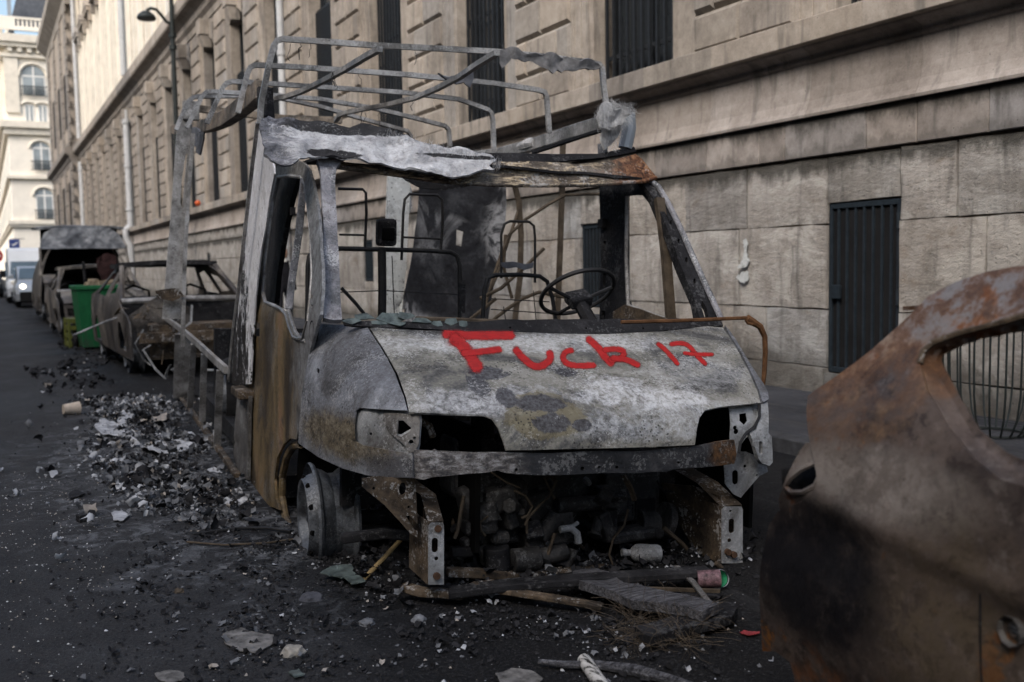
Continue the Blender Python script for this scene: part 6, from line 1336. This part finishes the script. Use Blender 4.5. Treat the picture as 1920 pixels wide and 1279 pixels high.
# ================================================================== DEBRIS
RD = random.Random(21)
def pinpoly(poly): 
    xs = [p[0] for p in poly]; ys = [p[1] for p in poly]
    while True:
        x, y = RD.uniform(min(xs), max(xs)), RD.uniform(min(ys), max(ys))
        if inside((x, y), poly): return x, y
def gpoly(*px): return [tuple(onZ(x, y).xy) for x, y in px]
def flake(b, x, y, z, r, curl, mi, tilt=.5, n=3):
    Rm = Matrix.Rotation(RD.uniform(0, 6.3), 3, 'Z') @ Matrix.Rotation(RD.gauss(0, tilt), 3, 'X') @ Matrix.Rotation(RD.gauss(0, tilt), 3, 'Y')
    k1, k2 = RD.uniform(-curl, curl), RD.uniform(-curl, curl); vs = []; asp = RD.uniform(.5, 1.0)
    for i in range(n + 1):
        for j in range(n + 1):
            u, w = i / n * 2 - 1, j / n * 2 - 1
            e = 1 - .35 * RD.random() * (abs(u) == 1 or abs(w) == 1)
            vs.append(V3((x, y, z)) + Rm @ V3((u * r * e, w * r * asp * e, r * (k1 * u * u + k2 * w * w + .18 * RD.uniform(-1, 1)))))
    m = min(v.z for v in vs)
    if m < .003: vs = [v + V3((0, 0, .003 - m)) for v in vs]
    b.add(vs, [(i * (n + 1) + j, i * (n + 1) + j + 1, (i + 1) * (n + 1) + j + 1, (i + 1) * (n + 1) + j) for i in range(n) for j in range(n)], mi)
def chip(b, x, y, z, r, mi):
    h = r * RD.uniform(.4, .9); vs = [V3((x + math.cos(a) * r * RD.uniform(.5, 1.1), y + math.sin(a) * r * RD.uniform(.5, 1.1), z)) for a in [RD.uniform(0, .6) + k * 1.57 for k in range(4)]] + [V3((x + RD.uniform(-r, r) * .5, y + RD.uniform(-r, r) * .5, z + h))]
    b.add(vs, [(0, 1, 4), (1, 2, 4), (2, 3, 4), (3, 0, 4)], mi)
CARD = plain('damp_card', (.13, .125, .12), .9, 0, .7, 22, .4, True)
ASH = [plain('pale_flake_ash', (.33, .34, .36), .95, 0, .5, 16, .3, True), plain('mid_flake_ash', (.12, .125, .135), .95, 0, .6, 16, .3, True), plain('black_flake_char', (.02, .02, .022), .9, 0, .5, 14, .4, True), plain('beige_flake_ash', (.27, .245, .22), .95, 0, .4, 10, .3, True)]
heap = gpoly((130, 752), (250, 745), (330, 760), (345, 800), (420, 868), (470, 915), (500, 985), (420, 1010), (330, 980), (230, 960), (170, 905), (140, 850), (190, 810))
hc_ = V3((sum(p[0] for p in heap) / len(heap), sum(p[1] for p in heap) / len(heap)))
def pdist(p, poly):
    best = 9.0
    for i in range(len(poly)):
        a, c = V3((*poly[i], 0)), V3((*poly[i - 1], 0)); q, t = geometry.intersect_point_line(V3((*p, 0)), a, c); t = max(0, min(1, t)); best = min(best, (a + (c - a) * t - V3((*p, 0))).length)
    return best if inside(p, poly) else -best
def heap_h(x, y):
    d = pdist((x, y), heap); d += .22 * noise.fractal(V3((x * 2.6, y * 2.6, 7)), 1.0, 2.0, 4); e = max(0.0, min(1.0, d / .34))
    n = noise.fractal(V3((x * 3.2, y * 3.2, 1)), 1.0, 2.1, 5); return e * e * (3 - 2 * e) * max(0.0, .020 + .075 * (n + .22))
def m_heap():
    t = T('matted_ash', .95, 0, .25); p = t.pos(); a = t.noi(p, 5.5, 8, .78, 1.0); f = t.noi(p, 34, 6, .75, 1.0)
    v = t.mth('ADD', t.mth('MULTIPLY', a, .55), t.mth('MULTIPLY', f, .45))
    t.col(t.ramp(v, [(.40, (.008, .008, .009)), (.47, (.035, .036, .04)), (.53, (.12, .125, .135)), (.60, (.27, .28, .295)), (.70, (.42, .43, .44))])); t.bump(v, 1.0, .05); return t.m
v2, fs = cdt([tuple(V3((hc_.x + (p[0] - hc_.x) * 1.12, hc_.y + (p[1] - hc_.y) * 1.06))) for p in heap], [], .035)
b = MB(); b.add([(x, y, heap_h(x, y) - .012 * noise.noise(V3((x * 9, y * 9, 4))) - .010) for x, y in v2], fs); tag(b.build('ash_mound', m_heap(), None, True), kind='stuff')
b = MB()
for i in range(11000):
    x, y = pinpoly(heap); d = pdist((x, y), heap)
    if RD.random() > min(1, .12 + d / .34): continue
    if noise.fractal(V3((x * 1.9, y * 1.5, 2)), 1.0, 2.0, 3) < RD.uniform(-.5, .12): continue
    if RD.random() < .16: x += RD.gauss(0, .35); y += RD.gauss(0, .5)
    r = RD.choice((.004, .005, .007, .009, .011, .014, .019, .034)) * RD.uniform(.7, 1.2)
    g = noise.noise(V3((x * 1.3 + 4, y * 1.1, 8))); mi = RD.choices((0, 1, 2, 3), (max(.1, .7 + 2.2 * g), 1.5, max(.3, 1.6 - 2.0 * g), .22))[0]
    flake(b, x, y, .004 + heap_h(x, y) + RD.uniform(0, .015), r, 1.1, mi, .65, 2 if r < .02 else 3)
tag(b.build('ash_heap', ASH, None, True, angle=1.2), kind='stuff')
# litter of char and pale crumbs everywhere round the van
b = MB(); under = gpoly((330, 1020), (560, 960), (700, 1010), (1430, 1010), (1440, 1279), (300, 1279), (330, 1150))
wide = gpoly((60, 700), (330, 700), (480, 960), (760, 1080), (1430, 1090), (1430, 1290), (100, 1290), (100, 900))
for i in range(9000):
    x, y = pinpoly(under)
    if pdist((x, y), under) < .25 + .45 * noise.noise(V3((x * 2.3, y * 2.3, 5))): x, y = x - abs(RD.gauss(0, .25)), y + RD.gauss(0, .2)
    r = RD.choice((.0025, .0035, .005, .007, .010, .014)) * RD.uniform(.7, 1.3)
    if noise.noise(V3((x * 3, y * 3, 1))) < -.1 and RD.random() < .7: continue
    (flake if r > .012 else chip)(*((b, x, y, .004, r, .7, RD.choices((0, 1, 2, 3), (.25, .9, 7, .12))[0], .35, 2) if r > .012 else (b, x, y, .003, r, RD.choices((0, 1, 2, 3), (.22, 1.2, 6, .12))[0])))
for i in range(1700):
    x, y = pinpoly(wide); r = RD.choice((.0015, .002, .003, .005, .009)) * RD.uniform(.7, 1.3)
    chip(b, x, y, .002, r, RD.choices((0, 1, 2, 3), (.35, 1.2, 4, .2))[0])
inn = [tuple((VM @ V3(p)).xy) for p in ((-.9, .1, 0), (.9, .1, 0), (.95, 2.2, 0), (-.9, 2.2, 0))]
for i in range(1500):
    x, y = pinpoly(inn); r = RD.choice((.006, .01, .016, .03)); flake(b, x, y, .01 + RD.uniform(0, .05), r, .8, RD.choices((1, 2), (1, 6))[0], .5, 2)
tag(b.build('char_litter', ASH, None, True, angle=.7), kind='stuff')
far = gpoly((60, 640), (130, 625), (300, 690), (330, 745), (200, 760), (40, 730))
b = MB()
for i in range(900):
    x, y = pinpoly(far)
    if pdist((x, y), far) < .5 + .9 * noise.noise(V3((x, y, 5))): continue
    r = RD.choice((.01, .018, .03, .045)); flake(b, x, y, .006, r, .8, RD.choices((0, 1, 2, 3), (.15, .6, 6, .1))[0], .35, 2)
tag(b.build('far_litter', ASH, None, True), kind='stuff')
crumb = gpoly((0, 880), (130, 900), (240, 1010), (260, 1150), (180, 1279), (-100, 1279), (-100, 880)); b = MB()
crumb_m = [plain('glass_crumbs', (.55, .56, .56), .25, 0, .2, 40, .1, True), plain('beige_crumbs', (.42, .38, .33), .8, 0, .3, 40, .1, True)]
for i in range(1500):
    x, y = pinpoly(crumb)
    if noise.noise(V3((x * 5, y * 5, 6))) < RD.uniform(-.35, .4): continue
    chip(b, x, y, .002, RD.choice((.002, .003, .004, .006)) * RD.uniform(.7, 1.2), RD.randrange(2))
for i in range(500):
    x, y = pinpoly(wide); chip(b, x, y, .003, RD.uniform(.0015, .003), 0)
tag(b.build('glass_crumbs', crumb_m, None), kind='stuff')

def single(name, label, cat, px, build, z=0.0, group=None, rz=0.0):
    p = onZ(px[0], px[1], z); o = build(p)
    return tag(o, label, cat, group)
def sheet_px(name, label, cat, poly, mat, z=.006, amp=.012, fr=14, th=.006, res=7, seed=0, rise=0.0, group=None):
    c = onZ(sum(p[0] for p in poly) / len(poly), sum(p[1] for p in poly) / len(poly), z)
    poly = [(x + 2.6 * noise.noise(V3((x * .31, y * .31, seed))), y + 1.5 * noise.noise(V3((y * .37, x * .31, seed + 5)))) for x, y in densify(poly, 4)]
    v2, fs = cdt(poly, [], res); b = MB(); vs = []
    for p in v2:
        q = onZ(p[0], p[1], z); d = dent(q, amp, fr, seed); vs.append(q + d + V3((0, 0, amp * .8)) - c)
    b.add(vs, fs); o = b.build(name, mat, None, True, 0, th); o.location = c
    return tag(o, label, cat, group)
def m_char():
    t = T('alligator_char', .9, 0, .3); p = t.obj(); w = t.noi(t.mapp(p, (3, 30, 30)), 3, 5, .7, .5); c2 = t.noi(p, 26, 4, .7)
    t.col(t.ramp(t.mth('ADD', t.mth('MULTIPLY', w, .7), t.mth('MULTIPLY', c2, .3)), [(.38, (.012, .012, .014)), (.5, (.07, .07, .078)), (.64, (.19, .19, .205))])); t.bump(w, 1.0, .02); return t.m
M['char'] = m_char()
sheet_px('charred_plank', 'curved charred grey plank with ribbed surface lying before the bumper', 'plank', [(1072, 1094), (1082, 1084), (1112, 1077), (1140, 1090), (1180, 1108), (1230, 1124), (1275, 1134), (1318, 1143), (1346, 1152), (1322, 1166), (1296, 1160), (1240, 1152), (1180, 1142), (1130, 1126), (1095, 1112)], M['char'], .05, .022, 7, .035, 8, 3)
sheet_px('grey_card_sheet', 'torn flat pale grey sheet on asphalt left of the front wheel', 'sheet', [(418, 1190), (440, 1178), (470, 1186), (512, 1192), (516, 1206), (500, 1216), (478, 1228), (450, 1222), (424, 1212)], CARD, .004, .006, 16, .003, 7, 5)
sheet_px('pale_card_scrap', 'pale torn card scrap at the bottom edge beside the white stick', 'scrap', [(930, 1265), (960, 1256), (1000, 1262), (1020, 1275), (1010, 1290), (940, 1290)], CARD, .004, .008, 16, .003, 7, 6)
sheet_px('pale_ash_patch', 'pale ash patch flat on the asphalt at the bottom left', 'ash patch', [(290, 1264), (320, 1258), (345, 1264), (348, 1276), (320, 1282), (296, 1276)], CARD, .003, .004, 20, .002, 6, 8)
for i, (poly, lb) in enumerate(((([(176, 800), (196, 790), (228, 800), (240, 815), (222, 824), (190, 818)]), 'largest curled pale ash sheet at the top left of the ash heap'), (([(222, 786), (236, 775), (250, 782), (252, 800), (238, 806), (224, 800)]), 'pale ash sheet standing upright at the back of the heap'),
        (([(258, 795), (290, 782), (315, 780), (312, 792), (280, 800)]), 'long beige ash sheet near the rear wheel'), (([(262, 842), (300, 830), (340, 830), (365, 842), (335, 858), (290, 856)]), 'broad whitish ash sheet in the middle of the heap'),
        (([(386, 884), (402, 878), (416, 888), (404, 896)]), 'small white square ash piece under the sill rail'), (([(210, 965), (230, 960), (244, 968), (232, 978), (214, 976)]), 'oval pale flake alone at the heap front'), (([(128, 928), (142, 922), (158, 926), (150, 934), (130, 936)]), 'thin dark flake alone on the clear asphalt'))):
    sheet_px('ash_sheet', lb, 'ash sheet', poly, ASH[0] if i not in (2, 6) else ASH[3 if i == 2 else 2], .03 if i < 4 else .006, .03 if i < 4 else .01, 9, .004, 6, i + 1)
def rock(name, label, cat, px, r, h, mat, seed, sx=1.0):
    c = onZ(px[0], px[1]); bm = bmesh.new(); bmesh.ops.create_icosphere(bm, subdivisions=3, radius=1)
    for v in bm.verts:
        n = v.co.normalized(); k = 1 + .35 * noise.noise(n * 1.6 + V3((seed, 0, 0))) + .1 * noise.noise(n * 5 + V3((seed, 3, 0)))
        v.co = V3((n.x * r * k * sx, n.y * r * k, max(-.2, n.z * 1.2) * h * k + h * .2))
    me = bpy.data.meshes.new(name); bm.to_mesh(me); bm.free(); me.polygons.foreach_set('use_smooth', [True] * len(me.polygons)); me.set_sharp_from_angle(angle=.6)
    o = link(name, me, mat); o.location = c; return tag(o, label, cat)
rock('stone_piece', 'pale beige flat stone alone on the asphalt near the bottom', 'stone', (550, 1226), .038, .022, plain('beige_stone', (.25, .235, .21), .9, 0, .35, 40, .3), 2.0, 1.0)
rock('dark_lump', 'smooth dark grey lump left of the front wheel', 'lump', (584, 1122), .044, .016, plain('dark_stone', (.06, .062, .072), .8, 0, .3, 30, .3), 5.0)
rock('black_lump', 'small black lump alone left of the wheel rim', 'lump', (277, 1056), .018, .016, M['soot'], 3.0)
rock('ash_clod', 'crumbly grey-white clod on soot below the wheel', 'clod', (688, 1170), .030, .014, ASH[1], 6.0)
rock('grey_clod', 'pale grey clod right of the crumbly clod', 'clod', (785, 1164), .026, .016, ASH[1], 8.0)
rock('brown_lump', 'small brown lump on the open asphalt', 'lump', (336, 1110), .02, .012, M['brown_rod'], 9.0)
b = MB(); b.box((0, 0, .02), (.05, .05, .04), Matrix.Rotation(.4, 3, 'Z')); o = b.build('black_block', M['soot'], None, False, .006); o.location = onZ(155, 978); tag(o, 'small black cube-shaped block alone on asphalt', 'block')
cu = empty('paper_cup', onZ(135, 778)); tag(cu, 'crushed beige paper cup on its side beyond the ash heap', 'cup')
MB().lathe([(0, .001), (0, .045), (.14, .062), (.14, .055), (.01, .04)], (-.07, 0, .055), (1, .2, 0), 16).build('cup_wall', plain('beige_paper', (.42, .36, .3), .8, 0, .2, 20, .1), cu, True)
def stick(name, label, cat, pts, r, mat, seg=8, z=.02):
    P = [onZ(x, y, zz) if (zz := (p[2] if len(p) > 2 else z)) is not None else None for p in pts for x, y in [(p[0], p[1])]]
    c = P[0].copy(); o = MB().tube([p - c for p in P], r, seg).build(name, mat, None, True); o.location = c; return tag(o, label, cat)
def m_birch():
    t = T('scorched_white_wood', .85); p = t.obj(); s = t.noi(t.mapp(p, (70, 12, 12)), 1, 4, .7, .4)
    t.col(t.ramp(s, [(.40, (.03, .028, .026)), (.47, (.40, .39, .37)), (.7, (.58, .57, .55))])); t.bump(s, .4, .006); return t.m
stick('white_stick', 'peeling white round stick at the bottom edge', 'stick', [(1095, 1238, .022), (1112, 1262, .022), (1135, 1295, .022)], .0225, m_birch(), 12)
stick('charred_branch', 'long charred black branch crossing the bottom beside the white stick', 'branch', [(1010, 1240), (1060, 1246), (1120, 1246), (1190, 1256), (1250, 1272), (1310, 1290)], [.008, .012, .014, .02, .016, .012], M['char'])
stick('wooden_stick', 'thin yellowish wooden stick leaning by the left crash post', 'stick', [(684, 1084, .01), (720, 1046, .06), (757, 1006, .12)], .010, plain('bare_wood', (.30, .22, .11), .8, 0, .3, 14, .2))
stick('black_cable', 'looped black cable on the ground behind the front wheel', 'cable', [(362, 1002), (400, 996), (450, 990), (500, 990), (545, 996)], .007, M['black_rod'], 6, .012)
stick('thin_cable', 'thin dark cable crossing the soot below the looped cable', 'cable', [(350, 1016), (420, 1022), (500, 1018), (560, 1010)], .005, M['brown_rod'], 6, .01)
fbm = empty('fallen_bumper', onZ(950, 1110)); tag(fbm, 'twisted brown bumper bar fallen below the crash posts', 'bumper'); fo_ = fbm.location.copy()
def FP(*pts): return [onZ(x, y, z) - fo_ for x, y, z in pts]
MB().bar(FP((756, 1100, .05), (790, 1110, .04), (830, 1112, .05), (860, 1116, .04), (892, 1100, .06), (930, 1096, .06)), .05, .03).build('end_bracket', M['brown_steel'], fbm, False, .006)
MB().bar(FP((885, 1098, .055), (960, 1110, .05), (1050, 1124, .04), (1130, 1138, .03)), .045, .02).build('bar', M['brown_steel'], fbm, False, .005)
MB().bar(FP((840, 1112, .05), (960, 1096, .07), (1100, 1086, .07), (1330, 1072, .06)), .08, .03).build('beam', M['soot'], fbm, False, .006)
MB().bar(FP((1110, 1100, .03), (1220, 1104, .03), (1350, 1108, .025)), .016, .012).build('strip', M['brown_rod'], fbm)
MB().bar(FP((1100, 1112, .02), (1220, 1114, .02), (1345, 1116, .02)), .02, .004).build('perforated_strip', M['soot'], fbm)
MB().bar(FP((1268, 1062, .06), (1300, 1092, .05), (1326, 1126, .03), (1350, 1146, .02)), .022, .008).build('hinge_strip', M['steel'], fbm)
sheet_px('black_board', 'soot-black board under the brown wires', 'board', [(1190, 1186), (1290, 1160), (1376, 1138), (1380, 1152), (1372, 1166), (1300, 1186), (1220, 1206)], M['soot'], .03, .008, 8, .03, 9, 2)
b = MB(); c0 = onZ(1230, 1190, .03)
for i in range(220):
    p = onZ(RD.uniform(1170, 1310), RD.uniform(1150, 1215), .02); pts = [p - c0]
    d = V3((RD.uniform(-1, 1), RD.uniform(-1, 1), RD.uniform(-.1, .7))).normalized()
    for k in range(5):
        d = (d + V3((RD.uniform(-.5, .5), RD.uniform(-.5, .5), RD.uniform(-.45, .25)))).normalized(); q = pts[-1] + d * RD.uniform(.02, .045); q.z = max(q.z, -.025); pts.append(q)
    b.tube(pts, .0007, 3, cap=False)
o = b.build('wire_tangle', M['brown_rod'], None); o.location = c0; tag(o, kind='stuff')
bt = empty('grey_bottle', onZ(1212, 1056)); tag(bt, 'sooty grey plastic bottle lying under the engine', 'bottle')
MB().lathe([(-.06, .002), (-.06, .036), (-.05, .04), (.045, .04), (.06, .03), (.075, .014), (.095, .014)], (0, 0, .043), (-1, .25, .12), 18).build('bottle_wall', M['bracket'], bt, True)
MB().lathe([(0, .017), (.02, .017), (.02, .002)], V3((-.09, .022, .054)), (-1, .25, .12), 14).build('cap', M['bracket'], bt, True)
cn = empty('food_carton', onZ(1350, 1106)); tag(cn, 'crumpled carton with white rim and green inside by the crash post', 'carton')
MB().lathe([(0, .034), (.006, .036), (.012, .034)], (0, 0, .045), (-.25, -1, .35), 20).build('rim', M['zinc'], cn, True)
MB().lathe([(.004, .033), (.02, .02), (.03, .002)], (0, 0, .045), (.25, 1, -.35), 18).build('inside', plain('green_foil', (.02, .20, .09), .4, 0, .5, 30, .3), cn, True)
MB().lathe([(0, .036), (.09, .034), (.09, .002)], (0, .0, .045), (-.9, .5, -.02), 14).build('carton_wall', plain('pink_white_print', (.12, .07, .08), .6, 0, .9, 60, .1), cn, True)
sheet_px('red_wrapper', 'small red and white wrapper near the rusted car', 'wrapper', [(1386, 1187), (1400, 1184), (1426, 1186), (1424, 1192), (1400, 1193)], plain('red_wrapper_print', (.22, .03, .035), .5, 0, .5, 60, .1), .006, .006, 30, .002, 4, 2)
sheet_px('teal_scrap', 'tiny turquoise plastic scrap beside the charred branch', 'scrap', [(1044, 1244), (1058, 1242), (1060, 1250), (1048, 1252)], plain('turquoise_plastic', (.02, .26, .22), .5, 0, .2, 40, .1), .012, .004, 30, .003, 4, 3)
for i, (poly, lb) in enumerate((([(600, 1078), (630, 1068), (660, 1068), (668, 1084), (640, 1090), (616, 1084)], 'sooty green glass piece nearest the wheel rim'), ([(648, 1090), (672, 1084), (684, 1094), (660, 1100)], 'smaller green glass piece right of the first'), ([(540, 1262), (560, 1258), (570, 1268), (552, 1272)], 'grey-green glass chip at the bottom edge'), ([(840, 1070), (850, 1066), (868, 1090), (856, 1096)], 'clear bent plastic piece at the left crash post foot'))):
    sheet_px('glass_piece', lb, 'glass', poly, M['shard'], .02 if i < 2 else .008, .016 if i < 2 else .006, 14, .005, 6, i)
